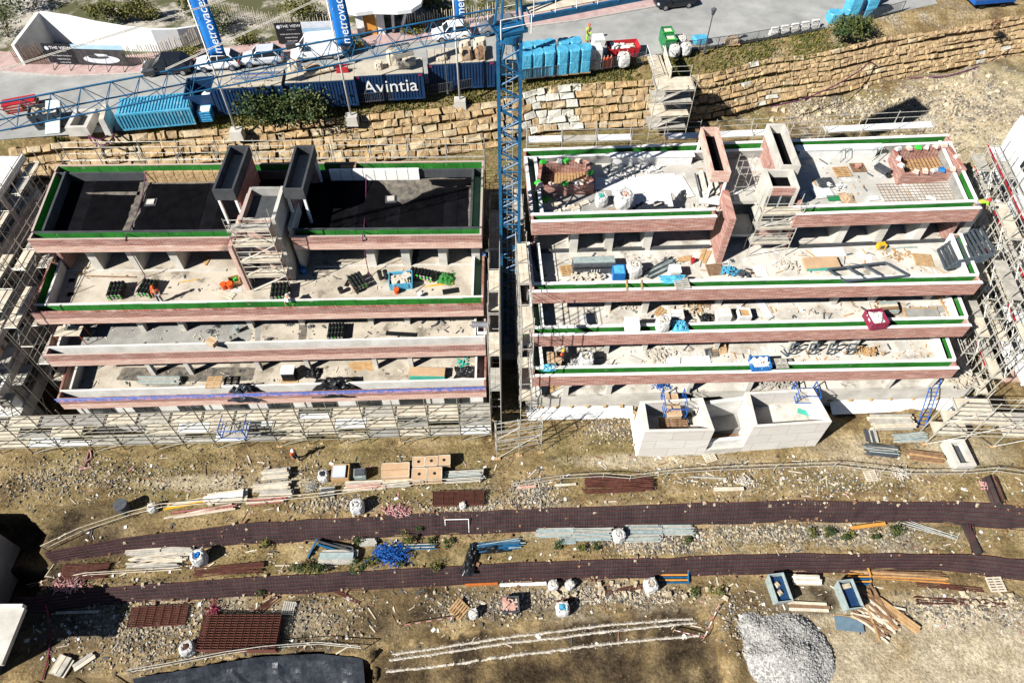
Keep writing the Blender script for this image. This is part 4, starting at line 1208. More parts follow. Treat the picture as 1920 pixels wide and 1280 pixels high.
# ------------------------------------------------------------------ flag poles with tall banners
def flagpole(label, px, py, zb, bx, lettering=None, boff=.75, bz=6.9, bl=5.6, bw=1.35):
    p = site(px, py, zb)
    t = T('flag_pole', label, 'flag', (p.x, p.y, zb - .9))
    MB().box((0, 0, .45), (1.15, .9, .9), top=.92).build('footing', 'concrete', t)
    MB().tube((0, 0, .9), (0, 0, 14.2), .085, 10, .05).build('pole', 'white_paint', t, smooth=True)
    bar('banner_arm', t, 'white_paint', (0, 0, .9 + bz + bl), (bw + .1, 0, .9 + bz + bl), .03)
    m = MB()
    n = 12
    for i in range(n + 1):
        z = .9 + bz + bl * i / n
        for k in range(5):
            m.v.append((.1 + bw * k / 4, .10 * math.sin(i * .9 + k * .8) * (k / 4), z))
    for i in range(n):
        for k in range(4):
            a = i * 5 + k
            m.f.append((a, a + 1, a + 6, a + 5))
    b = m.build('banner', 'banner_blue', t, smooth=True)
    sd = b.modifiers.new('thick', 'SOLIDIFY'); sd.thickness = .012
    if lettering:
        text('lettering', lettering, 'white_paint', b, (.1 + bw * .62, -.14, .9 + bz + bl * .5), (math.pi / 2, -math.pi / 2, 0), 1.0, .004, sx=.98)
    for s in (0,):
        MB().tube((.1 + bw * .16, -.05, .9 + bz + bl * .55), (.1 + bw * .16, -.04, .9 + bz + bl * .57), .02, 4).build('ring', 'white_paint', t)
    return t
flagpole('white flag pole with a blue banner rising left of the big bush', 442, 243, 12.5, 0, 'metrovacesa', bz=7.0)
flagpole('white flag pole with a wide blue lettered banner, right of the big bush', 658, 216, 12.6, 0, 'metrovacesa', bz=6.6)
flagpole('white flag pole with a narrow blue banner nearest the crane mast', 862, 186, 12.5, 0, 'metrovacesa', bz=7.6, bw=.8)

# ------------------------------------------------------------------ billboards on the villa fence
mat('print_sky', (0.30, 0.48, 0.66), (0.45, 0.58, 0.70), scale=.6, rough=.6)
mat('print_hill', (0.02, 0.022, 0.02), (0.07, 0.06, 0.06), scale=2.5, rough=.6)
mat('print_white', (0.70, 0.72, 0.76), (0.55, 0.57, 0.62), scale=2.5, rough=.6)
def sign_text(t, x, W, H, s=1.0):
    Rv = (math.pi / 2, 0, 0)
    o = MB().tube((x - W * .36, -.03, H * .80), (x - W * .36, -.05, H * .80), .2 * s, 18).build('emblem', 'car_silver', t)
    MB().tube((x - W * .36, -.051, H * .80), (x - W * .36, -.056, H * .80), .13 * s, 18).build('ring', 'print_white', o)
    text('lettering', 'THE VIEW', 'white_paint', t, (x + W * .10, -.04, H * .82), Rv, .40 * s, .006, sx=1.15)
    text('lettering', 'M A R B E L L A', 'car_silver', t, (x + W * .10, -.04, H * .66), Rv, .13 * s, .006)
    text('lettering', 'PHASE I READY TO MOVE IN', 'white_paint', t, (x + .05, -.04, H * .46), Rv, .155 * s, .006)
    text('lettering', 'PHASE II FOR SALE', 'white_paint', t, (x + .1, -.04, H * .30), Rv, .155 * s, .006)
    text('lettering', '+34 951 310 865', 'white_paint', t, (x + .1, -.04, H * .15), Rv, .155 * s, .006)
LOTZ = STREET_Z + .126
s1 = T('billboard', 'long black and photographic billboard reading THE VIEW on the villa fence', 'billboard', site(98, 122, LOTZ), math.radians(-3))
HB = 1.95
blk('panel', s1, 'sign_black', (1.4, 0, HB / 2 + .25), (2.8, .06, HB))
blk('panel', s1, 'print_sky', (5.25, 0, HB + .03), (4.85, .06, .42))
blk('panel', s1, 'print_hill', (5.25, 0, HB / 2 + .04), (4.85, .06, HB - .42))
e = MB(); e.add([(5.2 + 1.75 * math.cos(a), -.036, .75 + .42 * math.sin(a)) for a in [2 * math.pi * i / 26 for i in range(26)]], [tuple(range(26))]); e.build('print', 'print_white', s1)
e = MB(); e.add([(5.0 + 1.0 * math.cos(a), -.041, .98 + .18 * math.sin(a)) for a in [2 * math.pi * i / 22 for i in range(22)]], [tuple(range(22))]); e.build('print', 'print_hill', s1)
e = MB(); e.add([(5.0, -.046, 1.05), (6.0, -.046, 1.1), (5.9, -.046, 1.3), (4.7, -.046, 1.32)], [(0, 1, 2, 3)]); e.build('print', 'print_white', s1)
sign_text(s1, 1.4, 2.8, HB + .25)
for x in (.6, 2.2, 4.0, 5.8, 7.4):
    bar('brace', s1, 'steel_dark', (x, -.04, 1.4), (x, -.9, .02), .025); bar('brace', s1, 'steel_dark', (x, -.9, .02), (x, -.04, .02), .025)
    blk('post', s1, 'steel_dark', (x, .06, 1.1), (.06, .06, 2.2))
s2 = T('billboard', 'square black billboard reading THE VIEW behind the white van', 'billboard', site(524, 84, LOTZ), math.radians(5))
blk('panel', s2, 'sign_black', (1.25, 0, 1.15), (2.5, .06, 2.1))
blk('panel', s2, 'print_white', (4.9, .02, 1.85), (4.7, .06, .62))
blk('panel', s2, 'print_sky', (4.9, .02, .8), (4.7, .06, 1.46))
sign_text(s2, 1.25, 2.5, 2.25, .95)
for x in (.3, 2.3, 4.6, 6.9):
    blk('post', s2, 'steel_dark', (x, .09, 1.1), (.06, .06, 2.2))

# ------------------------------------------------------------------ villa across the road
lot = MB()
l2 = [(p[0], p[1] + 60) for p in k3]
for i in range(len(k3) - 1):
    lot.prism([k3[i], k3[i + 1], l2[i + 1], l2[i]], STREET_Z - .1, STREET_Z + .11)
mat('garden_soil', (0.42, 0.38, 0.32), (0.075, 0.075, 0.03), scale=.28, lo=.44, hi=.56, rough=.95, detail=9)
tag(lot.build('garden_ground', 'garden_soil'), kind='structure')
cw = T('court_wall', 'white curved concrete court wall with a pointed corner, top left', 'garden wall', site(100, 76, LOTZ), world=True)
def wall_path(parent, nm, m, pts, z0, z1s, th):
    for i in range(len(pts) - 1):
        a, b = Vector(pts[i][:2]), Vector(pts[i + 1][:2])
        n, d = norm2(a, b)
        q = [a, b, b + n * th, a + n * th]
        vs = [(*p, z0) for p in q] + [(*q[0], z1s[i]), (*q[1], z1s[i + 1]), (*q[2], z1s[i + 1]), (*q[3], z1s[i])]
        MB().add(vs, [(3, 2, 1, 0), (4, 5, 6, 7), (0, 1, 5, 4), (1, 2, 6, 5), (2, 3, 7, 6), (3, 0, 4, 7)]).build(nm, m, parent)
wp = [site2(*p, LOTZ) for p in ((103, 79), (150, 84), (200, 92), (250, 97), (300, 97), (345, 90), (385, 78))]
wall_path(cw, 'wall_panel', 'white_paint', wp, LOTZ, [LOTZ + 3.0, LOTZ + 2.9, LOTZ + 2.7, LOTZ + 2.5, LOTZ + 2.2, LOTZ + 1.9, LOTZ + 1.6], .3)
wp2 = [site2(*p, LOTZ) for p in ((48, 122), (103, 79))]
wall_path(cw, 'wall_panel', 'concrete_white', wp2, LOTZ, [LOTZ + 2.0, LOTZ + 3.0], .35)
def sticks(label, pts, n, h, m='plank'):
    W = [site(*p, LOTZ) for p in pts]
    t = T('stick_fence', label, 'fence', W[0], world=True)
    L = [0]
    for a, b in zip(W[:-1], W[1:]): L.append(L[-1] + (b - a).length)
    for i in range(n):
        s = L[-1] * i / (n - 1)
        k = max(j for j in range(len(W) - 1) if L[j] <= s + 1e-6)
        p = W[k].lerp(W[k + 1], min(1, (s - L[k]) / (L[k + 1] - L[k])))
        hh = h * rnd(.85, 1.15)
        bar('stake', t, m, p - Vector((0, 0, .1)), p + Vector((rnd(-.06, .06), rnd(-.06, .06), hh)), .035)
    for a, b in zip(W[:-1], W[1:]):
        bar('rail', t, 'steel_dark', a + Vector((0, .05, h * .35)), b + Vector((0, .05, h * .35)), .025)
    return t
sticks('fence of dark stakes at the pointed left end of the court wall', ((33, 119), (50, 120), (70, 121), (92, 121)), 18, 1.9, 'timber_brown')
sticks('curved fence of pale stakes right of the long billboard', ((246, 122), (290, 118), (330, 105), (378, 80)), 34, 1.7)
sticks('fence of pale stakes behind the square billboard', ((480, 48), (530, 58), (575, 62), (625, 60)), 34, 1.7)
sticks('fence of pale stakes right of the villa gate', ((762, 60), (800, 55), (860, 48), (938, 36)), 40, 1.7)
sticks('fence of pale stakes at the top edge left of the tall banner', ((395, 30), (430, 38), (480, 46)), 20, 1.7)
pv = T('gate_pavilion', 'white gate pavilion with curved roof, leaning columns and a wooden door', 'pavilion', site(720, 66, LOTZ), world=True)
rp = []
for px, py in ((640, 22), (668, 30), (700, 26), (745, 27), (772, 24), (790, 12), (795, -5), (760, -40), (640, -40)):
    rp.append(site2(px, py, LOTZ + 2.9))
MB().prism(rp, LOTZ + 2.85, LOTZ + 3.2).build('roof', 'white_paint', pv)
def vbox(nm, m, px, py, w, d, h, z=LOTZ, par=None):
    p = site(px, py, z)
    return blk(nm, par or pv, m, (p.x, p.y, z + h / 2), (w, d, h), .08)
vbox('gate_pillar', 'white_paint', 679, 66, .75, .4, 2.8); vbox('door', 'timber_orange', 697, 65, 1.15, .12, 2.7); vbox('gate_pillar', 'white_paint', 717, 63, .7, .4, 2.8)
mat('door_wood', (0.40, 0.16, 0.06), (0.30, 0.11, 0.04), scale=2, rough=.5)
for dx in (738, 752):
    p = site(dx, 60, LOTZ); q = p + Vector((.2 if dx == 738 else 1.0, 0, 2.85))
    bar('leaning_column', pv, 'white_paint', p, q, .16, 'cyl')
wing = MB().prism([site2(a, b, LOTZ) for a, b in ((640, 20), (690, 15), (760, 12), (800, -30), (640, -30))], LOTZ, LOTZ + 2.4)
wing.build('rear_wall', 'paving_pale', pv)

# ------------------------------------------------------------------ cars
def car(label, px, py, rz, paint, L=4.25, W=1.78, H=1.47, van=False, flip=False, name='parked_car'):
    p = on_street(px, py)
    t = T(name, label, 'van' if van else 'car', p, rz + (math.pi if flip else 0), group='cars parked along the street' if not van else None)
    hl = L / 2
    if van:
        prof = [(-hl, .30, .80, 0.9), (-hl + .05, .28, 1.05, .97), (-hl + .5, .25, 1.08, 1), (0, .25, 1.1, 1), (hl - 1.1, .25, 1.1, 1), (hl - .35, .26, .98, .98), (hl - .05, .3, .78, .9), (hl, .35, .6, .8)]
        cab = [(-hl + .02, 1.06, 1.02), (-hl + .10, H, .93), (hl - 1.75, H, .93), (hl - .95, 1.10, .98)]
    else:
        prof = [(-hl, .38, .70, .80), (-hl + .08, .28, .90, .92), (-hl + .55, .22, .95, 1), (-.3, .22, .93, 1), (hl - 1.45, .22, .92, 1), (hl - .7, .22, .84, .98), (hl - .15, .26, .70, .90), (hl, .36, .56, .78)]
        cab = [(-hl + .12, .90, .93), (-hl + .75, H, .72), (.25, H, .74), (hl - 1.15, .92, .93)]
    m = MB()
    n = 8
    for x, zb, zt, w in prof:
        h = W / 2 * w
        for y, z in ((-h * .86, zb), (-h, zb + (zt - zb) * .3), (-h, zb + (zt - zb) * .75), (-h * .90, zt), (h * .90, zt), (h, zb + (zt - zb) * .75), (h, zb + (zt - zb) * .3), (h * .86, zb)):
            m.v.append((x, y, z))
    for i in range(len(prof) - 1):
        for k in range(n):
            a, b = i * n + k, i * n + (k + 1) % n
            m.f.append((a, b, b + n, a + n))
    m.f.append(tuple(range(n)))
    m.f.append(tuple(range((len(prof) - 1) * n + n - 1, (len(prof) - 1) * n - 1, -1)))
    body = m.build('body', paint, t, smooth=False)
    bv = body.modifiers.new('round', 'BEVEL'); bv.width = .05; bv.segments = 2; bv.limit_method = 'ANGLE'
    g = MB()
    for x, z, w in cab:
        h = W / 2 * w * .93
        g.v += [(x, -h, z), (x, h, z)]
    g.f = [(0, 2, 3, 1), (2, 4, 5, 3), (4, 6, 7, 5), (0, 6, 4, 2), (1, 3, 5, 7), (0, 1, 7, 6)]
    g.build('windows', paint if van else 'glass_dark', t)
    x1, x2 = cab[1][0], cab[2][0]
    h = W / 2 * cab[1][2] * .93
    ro = MB().box(((x1 + x2) / 2, 0, H + .012), (x2 - x1 + .12, 2 * h + .06, .045), top=.96).build('roof', paint, t)
    for s in (-1, 1):
        a, b = Vector((cab[3][0], s * W / 2 * cab[3][2] * .935, cab[3][1])), Vector((x2, s * h * 1.01, H))
        bar('pillar', t, paint, a, b, .045)
        a, b = Vector((cab[0][0] + .1, s * W / 2 * cab[0][2] * .935, cab[0][1])), Vector((x1, s * h * 1.01, H))
        bar('pillar', t, paint, a, b, .06)
        if van:
            MB().box((hl - 1.6, s * W / 2 * .945, 1.38), (.75, .05, .42)).build('side_window', 'glass_dark', t)
        else:
            bar('pillar', t, paint, (-.2, s * W / 2 * .88, .93), (-.25, s * h * 1.02, H), .04)
        MB().box((cab[3][0] - .15, s * (W / 2 + .08), .98), (.16, .16, .11)).build('mirror', paint, t)
        MB().box((hl - .12, s * W * .34, .66), (.16, .34, .14)).build('headlight', 'car_silver', t)
        MB().box((-hl + .05, s * W * .38, .78), (.1, .2, .2)).build('tail_light', 'red_paint', t)
        for x in (-hl + .78, hl - .85):
            w = MB().tube((x, s * (W / 2 - .2), .32), (x, s * (W / 2 + .015), .32), .32, 18).build('wheel', 'tyre', t)
            MB().tube((x, s * (W / 2 + .016), .32), (x, s * (W / 2 + .03), .32), .2, 12).build('rim', 'rim', w)
    if van:
        MB().add([(cab[3][0] + .02, -W * .40, 1.14), (cab[3][0] + .02, W * .40, 1.14), (x2 + .05, W * .36, H - .08), (x2 + .05, -W * .36, H - .08)], [(0, 1, 2, 3)]).build('windscreen', 'glass_dark', t)
    MB().box((-hl - .015, 0, .62), (.03, .5, .11)).build('number_plate', 'white_paint', t)
    return t
car('black estate car parked at the right end of the stake fence', 318, 134, math.radians(5), 'car_black', 4.6, 1.85, 1.6, flip=True)
car('white saloon car parked behind the black estate', 412, 126, math.radians(7), 'car_white', 4.2, flip=True)
car('silver hatchback parked just before the white van', 494, 117, math.radians(8), 'car_silver', 4.0, flip=True)
car('white panel van parked in front of the square billboard', 597, 106, math.radians(9), 'car_white', 5.0, 1.95, 2.05, van=True, flip=True, name='parked_van')
car('white hatchback parked in front of the fence right of the villa gate', 847, 71, math.radians(11), 'car_white', 3.9, flip=True)
car('grey car half hidden behind the crane mast', 934, 59, math.radians(11), 'car_grey', 4.1, flip=True)
car('black car at the top edge on the grey road', 1263, 11, math.radians(12), 'car_black', 4.2, flip=True)

# ------------------------------------------------------------------ street fence, lamps
def bar_fence(label, pts, h=1.15):
    W = [site(*p, STREET_Z) for p in pts]
    t = T('railing', label, 'railing', W[0], world=True)
    m = MB()
    for a, b in zip(W[:-1], W[1:]):
        L = (b - a).length
        n = max(1, round(L / 2.2))
        for i in range(n + 1):
            p = a.lerp(b, i / n)
            blk('post', t, 'steel_dark', (p.x, p.y, p.z + h / 2), (.06, .06, h))
        for z in (.12, h - .04):
            bar('rail', t, 'steel_dark', a + Vector((0, 0, z)), b + Vector((0, 0, z)), .03)
        for i in range(int(L / .16)):
            p = a.lerp(b, i * .16 / L)
            m.box((p.x, p.y, p.z + h / 2), (.03, .03, h - .1))
    tag(m.build('bars', 'steel_dark', t), kind='stuff')
    return t
bar_fence('dark bar railing along the street edge behind the flag poles', ((500, 198), (620, 200), (760, 186), (930, 158)), 1.0)
bar_fence('dark bar railing in front of the blue wrapped packs', ((972, 152), (1090, 138), (1205, 118)))
bar_fence('dark bar railing right of the gangway', ((1240, 104), (1380, 85), (1530, 59)))
bar_fence('short end of dark railing behind the evergreen bush', ((1600, 45), (1690, 22)))
def lamp(label, px, py, h, m='steel_dark', z=STREET_Z, lantern=True):
    t = T('street_lamp', label, 'street lamp', site(px, py, z))
    MB().tube((0, 0, 0), (0, 0, h), .07, 8, .045).build('pole', m, t)
    MB().tube((0, 0, 0), (0, 0, .5), .13, 8, .09).build('base', m, t)
    hd = MB().tube((0, 0, h), (0, 0, h + .55), .12, 8, .25).build('lantern', m if lantern else 'car_silver', t)
    MB().tube((0, 0, h + .56), (0, 0, h + .72), .27, 8, .03).build('lantern_cap', m, hd)
lamp('black street lamp with lantern by the railing, right of the gangway', 1320, 99, 3.8)
lamp('grey street lamp standing before the loaded container', 840, 176, 4.6, lantern=False)
lamp('thin dark lamp inside the white court', 128, 80, 3.4)
# ------------------------------------------------------------------ goods stacked along the street
def pack(px, py, label, w=1.1, d=1.15, hts=(1.15, 1.15), rz=math.radians(6), m='wrap_blue'):
    t = T('wrapped_pack', label, 'pallet pack', on_street(px, py), rz, group='blue wrapped packs on the street')
    z = .14
    blk('pallet_base', t, 'timber', (0, 0, .07), (w * .95, d * .95, .12))
    for k, h in enumerate(hts):
        b = MB(); r = random.Random(label + str(k))
        lv = [(0, 1.0), (.5, 1.02), (.93, 1.0), (1.0, .93)]
        vs, fs = [], []
        for zz, s in lv:
            for i in range(16):
                a = 2 * math.pi * (i + .5) / 16
                q = max(abs(math.cos(a)), abs(math.sin(a)))
                vs.append((math.cos(a) / q * s * w / 2 * r.uniform(.975, 1.01), math.sin(a) / q * s * d / 2 * r.uniform(.975, 1.01), z + zz * h + (r.uniform(-.03, .03) if zz == 1 else 0)))
        for j in range(3):
            for i in range(16):
                fs.append((j * 16 + i, j * 16 + (i + 1) % 16, (j + 1) * 16 + (i + 1) % 16, (j + 1) * 16 + i))
        fs.append(tuple(range(48, 64)))
        b.add(vs, fs).build('wrapping', m, t)
        z += h + .01
    return t
names = ('first', 'second', 'third', 'fourth', 'fifth', 'sixth')
for i in range(6):
    dx = i * 21 + (4 if i > 2 else 0)
    pack(986 + dx, 143 - i * 2.2, f'blue wrapped pack, {names[i]} from the crane mast in the row at the railing')
    if i < 5:
        pack(988 + dx, 124 - i * 2.2, f'blue wrapped pack, {names[i]} from the crane mast in the row nearest the road', hts=(1.15, .95))
for i, (px, py, h) in enumerate(((1108, 124, 8), (1113, 106, 8))):
    t = T('block_stack', ('stack of white hollow blocks at the railing beside the blue packs', 'stack of white hollow blocks nearest the road beside the blue packs')[i], 'block stack', on_street(px + 6, py), math.radians(8), group='white block stacks')
    for z in range(h):
        for x in range(2):
            for y in range(2):
                blk('block', t, 'plasterboard', (-.27 + x * .54, -.3 + y * .6, .14 + z * .25), (.52 - rnd(0, .03), .58, .235))
    blk('pallet_base', t, 'timber', (0, 0, 0.005), (1.1, 1.2, .02))
def skip(name, label, p, rz, L, W, H, m, fill=None, taper=.82, seed=1, cat='skip'):
    """open steel skip: sloped ends, rim, heap of debris inside"""
    t = T(name, label, cat, p, rz)
    b = MB(); th = .06
    def ring(z, s, ins): return [(sx * (L / 2 * s - ins), sy * (W / 2 * (s * .5 + .5) - ins), z) for sx, sy in ((-1, -1), (1, -1), (1, 1), (-1, 1))]
    R = [ring(.04, taper, 0), ring(H, 1, 0), ring(H, 1, th), ring(.12, taper, th)]
    b.v = [v for r in R for v in r]
    for j in range(3):
        for i in range(4):
            b.f.append((j * 4 + i, j * 4 + (i + 1) % 4, (j + 1) * 4 + (i + 1) % 4, (j + 1) * 4 + i))
    b.f += [(3, 2, 1, 0), (12, 13, 14, 15)]
    b.build('hull', m, t)
    for sx in (-1, 1):
        blk('lug', t, m, (sx * L * .28, -W / 2 * .97, H * .6), (.12, .12, H * .5)); blk('lug', t, m, (sx * L * .28, W / 2 * .97, H * .6), (.12, .12, H * .5))
    if fill:
        h = MB(); r = random.Random(seed)
        for _ in range(26):
            h.box((r.uniform(-.34, .34) * L, r.uniform(-.3, .3) * W, H * r.uniform(.6, .95)), (r.uniform(.15, .7), r.uniform(.1, .4), r.uniform(.05, .2)), r.uniform(0, 3))
        tag(h.build('debris', fill, t), kind='stuff')
        blk('fill', t, 'rubble', (0, 0, H * .45), (L * .78, W * .8, H * .5))
    return t
skip('skip', 'red skip heaped with white rubble on the street beside the block stacks', on_street(1166, 103), math.radians(8), 3.1, 1.6, 1.1, 'red_paint', 'plasterboard')
def bigbag(label, p, rz=0.0, s=.95, fill='debris_pale', open_=True, group='big white bags', tint='sack_white', name='bulk_bag'):
    t = T(name, label, 'bulk bag', p, rz, group=group)
    r = random.Random(label)
    m = MB(); N = 14
    prof = [(0, .86), (.12, 1.0), (.45, 1.07), (.8, 1.0), (.97, .88), (1.04, .62), (.97, .40)]
    for zz, q in prof:
        for i in range(N):
            a = 2 * math.pi * i / N
            k = max(abs(math.cos(a)), abs(math.sin(a)))
            rr = s / 2 * q * (1 / k) ** .45 * r.uniform(.93, 1.06)
            m.v.append((math.cos(a) * rr, math.sin(a) * rr, zz * s + r.uniform(-.04, .04) * (zz > .3)))
    for j in range(len(prof) - 1):
        for i in range(N):
            m.f.append((j * N + i, j * N + (i + 1) % N, (j + 1) * N + (i + 1) % N, (j + 1) * N + i))
    m.f.append(tuple(range(N - 1, -1, -1)))
    m.build('sack', tint, t)
    h = MB()
    h.tube((0, 0, s * .6), (0, 0, s * .99), s * .3, 12, s * .12)
    for _ in range(9):
        h.box((r.uniform(-.16, .16) * s, r.uniform(-.16, .16) * s, s * r.uniform(.95, 1.05)), (r.uniform(.1, .3), r.uniform(.06, .2), .08), r.uniform(0, 3))
    h.build('contents', fill, t)
    for i in range(4):
        a = math.pi / 4 + i * math.pi / 2
        x, y = math.cos(a) * s * .52, math.sin(a) * s * .52
        MB().path([(x * .95, y * .8, s * .85), (x * 1.0, y * .95, s * 1.12), (x * .8, y * 1.0, s * .88)], .018, 4).build('loop', tint, t)
    return t
bigbag('tall white bulk bag at the railing in front of the red skip', on_street(1168, 122), .2, 1.15)
bigbag('white and blue bulk bag at the railing, left of the pair below the lamp', on_street(1263, 104), .1, 1.0)
bigbag('white and blue bulk bag at the railing, right of the pair below the lamp', on_street(1284, 101), .3, 1.05)
bigbag('white bulk bag behind the pair at the railing below the lamp', on_street(1276, 88), .5, 1.0)
pack(1311, 82, 'creased blue wrapped heap between the white bags and the street lamp', 1.5, 1.0, (.55,))
for k in range(3):
    t = T('gas_cylinder', f'red gas cylinder at the railing, {("left", "middle", "right")[k]} of three beside the block stacks', 'gas cylinder', on_street(1131 + k * 6.5, 128 - k * .6), group='red gas cylinders')
    MB().tube((0, 0, 0), (0, 0, 1.0), .15, 12).build('body', 'orange_plastic', t); MB().tube((0, 0, 1.0), (0, 0, 1.12), .15, 12, .05).build('shoulder', 'orange_plastic', t); MB().tube((0, 0, 1.1), (0, 0, 1.28), .04, 8).build('valve', 'steel', t)
for k, (px, py) in enumerate(((1252, 94), (1247, 80))):
    t = T('waste_bin', ('green street bin with pinkish rubbish, nearest the railing', 'green street bin with pinkish rubbish, nearest the road')[k], 'bin', on_street(px, py), .12, group='green bins by the gangway')
    for c, d in (((0, -.5, .7), (1.1, .07, 1.4)), ((0, .5, .7), (1.1, .07, 1.4)), ((-.52, 0, .7), (.07, .92, 1.4)), ((.52, 0, .7), (.07, .92, 1.4))):
        blk('side', t, 'green_plastic', c, d)
    blk('contents', t, 'brick_pale', (0, 0, .6), (.95, .9, 1.2)); blk('rim', t, 'lime_plastic', (0, -.56, 1.4), (1.2, .06, .1))
bale('wrapped_bale', 'brown low pallet bale on the road right of the street lamp', 'bale', T('pallet', 'timber pallet under the brown bale right of the street lamp', 'pallet', on_street(1372, 82), .12), 0, 0, (1.4, .9, .55), 'bale_brown', z=.14)
tp = bpy.data.objects['pallet']
for k in range(5): blk('slat', tp, 'timber', (0, -.44 + k * .22, .1), (1.4, .14, .03))
for k in range(3): blk('bearer', tp, 'timber', (-.6 + k * .6, 0, .04), (.1, 1.0, .08))
for i in range(5):
    t = T('concrete_barrier', f'pale concrete barrier block on the road, {names[i]} from the lamp along the right railing', 'barrier', on_street(1450 + i * 19, 66 - i * 3.6), math.radians(9), group='concrete barriers by the railing')
    MB().box((0, 0, .2), (.9, .5, .4)).build('base', 'concrete_white', t); MB().box((0, 0, .6), (.86, .3, .4), top=.8).build('upstand', 'concrete_white', t)
for i, (px, py, w, d, h) in enumerate(((1560, 42, 1.4, 1.2, (1.0,)), (1590, 36, 1.5, 1.3, (1.2, 1.1)), (1622, 30, 1.5, 1.3, (1.2, 1.2)), (1600, 12, 1.5, 1.3, (1.2, 1.1)), (1632, 6, 1.5, 1.3, (1.2,)))):
    pack(px, py, f'large sky blue wrapped pack behind the evergreen bush, {names[i]} from the left', w, d, h, .1)
bb = T('dropside_trailer', 'dark flat trailer bed with blue edge at the top right edge', 'trailer', on_street(1850, 8), .16)
blk('bed', bb, 'steel_dark', (0, 0, .6), (4.6, 2.0, .12)); blk('side_board', bb, 'blue_metal', (0, -1.0, .8), (4.6, .06, .4)); blk('side_board', bb, 'blue_metal', (-2.3, 0, .8), (.06, 1.9, .4))
for x in (-1.2, 1.2):
    for y in (-.8, .8):
        bar('wheel', bb, 'tyre', (x, y - .1, .3), (x, y + .1, .3), .3, 'cyl')
# left end of the compound
t = T('mortar_tank', 'white round water tank on end beside the big bush', 'tank', on_street(402, 204))
MB().tube((0, 0, 0), (0, 0, 1.5), .62, 20).build('tank', 'white_paint', t, smooth=False); MB().tube((0, 0, 1.5), (0, 0, 1.75), .62, 20, .25).build('dome', 'white_paint', t); MB().tube((0, 0, 1.75), (0, 0, 1.85), .2, 12).build('lid', 'steel_dark', t)
t = T('plastic_crate', 'white and blue plastic cage crate below the white tank', 'crate', on_street(389, 222), .12)
for c, d in (((0, -.5, .5), (1.1, .05, 1.0)), ((0, .5, .5), (1.1, .05, 1.0)), ((-.55, 0, .5), (.05, .95, 1.0)), ((.55, 0, .5), (.05, .95, 1.0))): blk('side', t, 'wrap_blue', c, d)
blk('tank', t, 'white_paint', (0, 0, .5), (.98, .88, .96)); 
for k in range(4): blk('slat', t, 'blue_plastic', (0, -.54, .15 + k * .24), (1.14, .03, .06))
t = T('precast_culvert', 'pale precast concrete frame left of the light blue container', 'culvert frame', on_street(160, 238), .05)
for c, d in (((-.75, 0, .45), (.35, 2.7, .9)), ((.75, 0, .45), (.35, 2.7, .9)), ((0, 1.2, .45), (1.15, .3, .9)), ((0, -1.2, .45), (1.15, .3, .9))): blk('side', t, 'concrete', c, d)
blk('base', t, 'concrete_grey', (0, 0, .12), (1.14, 2.08, .2))
t = T('leaning_slab', 'white speckled slab leaning on the light blue container', 'slab', on_street(208, 238), .2)
MB().box((0, 0, .75), (.5, 2.6, 1.5), top=.9).build('slab', 'concrete_white', t); blk('edge', t, 'plank', (0, 0, 1.52), (.42, 2.3, .05))
t = T('steel_hopper', 'dark steel hopper with green sloping side, left of the precast frame', 'hopper', on_street(112, 236), .15)
skip('open_skip', 'dark open skip among the clutter at the far left of the compound', on_street(96, 232), .3, 2.4, 1.7, 1.5, 'steel_dark', 'rubble')
MB().add([(-.9, -1.2, .1), (.3, -1.2, .1), (.7, 1.0, 1.9), (-.5, 1.0, 1.9), (-.9, -1.1, .0), (.3, -1.1, .0), (.7, 1.1, 1.8), (-.5, 1.1, 1.8)], [(0, 1, 2, 3), (7, 6, 5, 4), (0, 4, 5, 1), (1, 5, 6, 2), (2, 6, 7, 3), (3, 7, 4, 0)]).build('chute', 'aluminium', t)
for x in (-.4, .6): bar('leg', t, 'steel_dark', (x, 1.0, -.02), (x, 1.0, 1.8), .05)
for i, (px, py) in enumerate(((30, 206), (58, 200))):
    t = T('formwork_stack', ('stack of reddish formwork panels at the left edge of the street', 'stack of reddish formwork panels right of the one at the left edge')[i], 'formwork', on_street(px, py), .3, group='reddish formwork stacks')
    for k in range(7): blk('panel', t, 'brick_pale' if k % 2 else 'red_paint', (rnd(-.08, .08), rnd(-.05, .05), .06 + k * .12), (1.5, 1.1, .1), rnd(-.06, .06))
# purple hoses coiled over the ledge
hs = MB(); r = random.Random(3)
def hose(label, pts, m, rad=.05):
    b = MB(); P = [Vector(p) for p in pts]
    S = []
    for i in range(len(P) - 1):
        p0, p1, p2, p3 = P[max(i - 1, 0)], P[i], P[i + 1], P[min(i + 2, len(P) - 1)]
        for k in range(6):
            t_ = k / 6
            S.append(.5 * ((2 * p1) + (p2 - p0) * t_ + (2 * p0 - 5 * p1 + 4 * p2 - p3) * t_ ** 2 + (3 * p1 - p0 - 3 * p2 + p3) * t_ ** 3))
    S.append(P[-1])
    b.path(S, rad, 5)
    o = b.build('hose', m, None, base=P[0])
    return tag(o, label, 'hose')
hose('purple hose coiled on the ledge left of the light blue container', [site(px, py, 12.75) for px, py in ((20, 243), (80, 232), (130, 240), (150, 248), (175, 240), (168, 255), (190, 262), (205, 245), (180, 232), (165, 245), (175, 268), (200, 270), (215, 250), (212, 235))], 'purple_hose', .07)
hose('purple hose draped along the stone wall at the right', [site(px, py, 10.6 if px < 1640 else 9.6) + Vector((0, -.4, .5)) for px, py in ((1440, 204), (1500, 190), (1560, 165), (1605, 138), (1625, 122), (1640, 130))], 'purple_hose', .06)
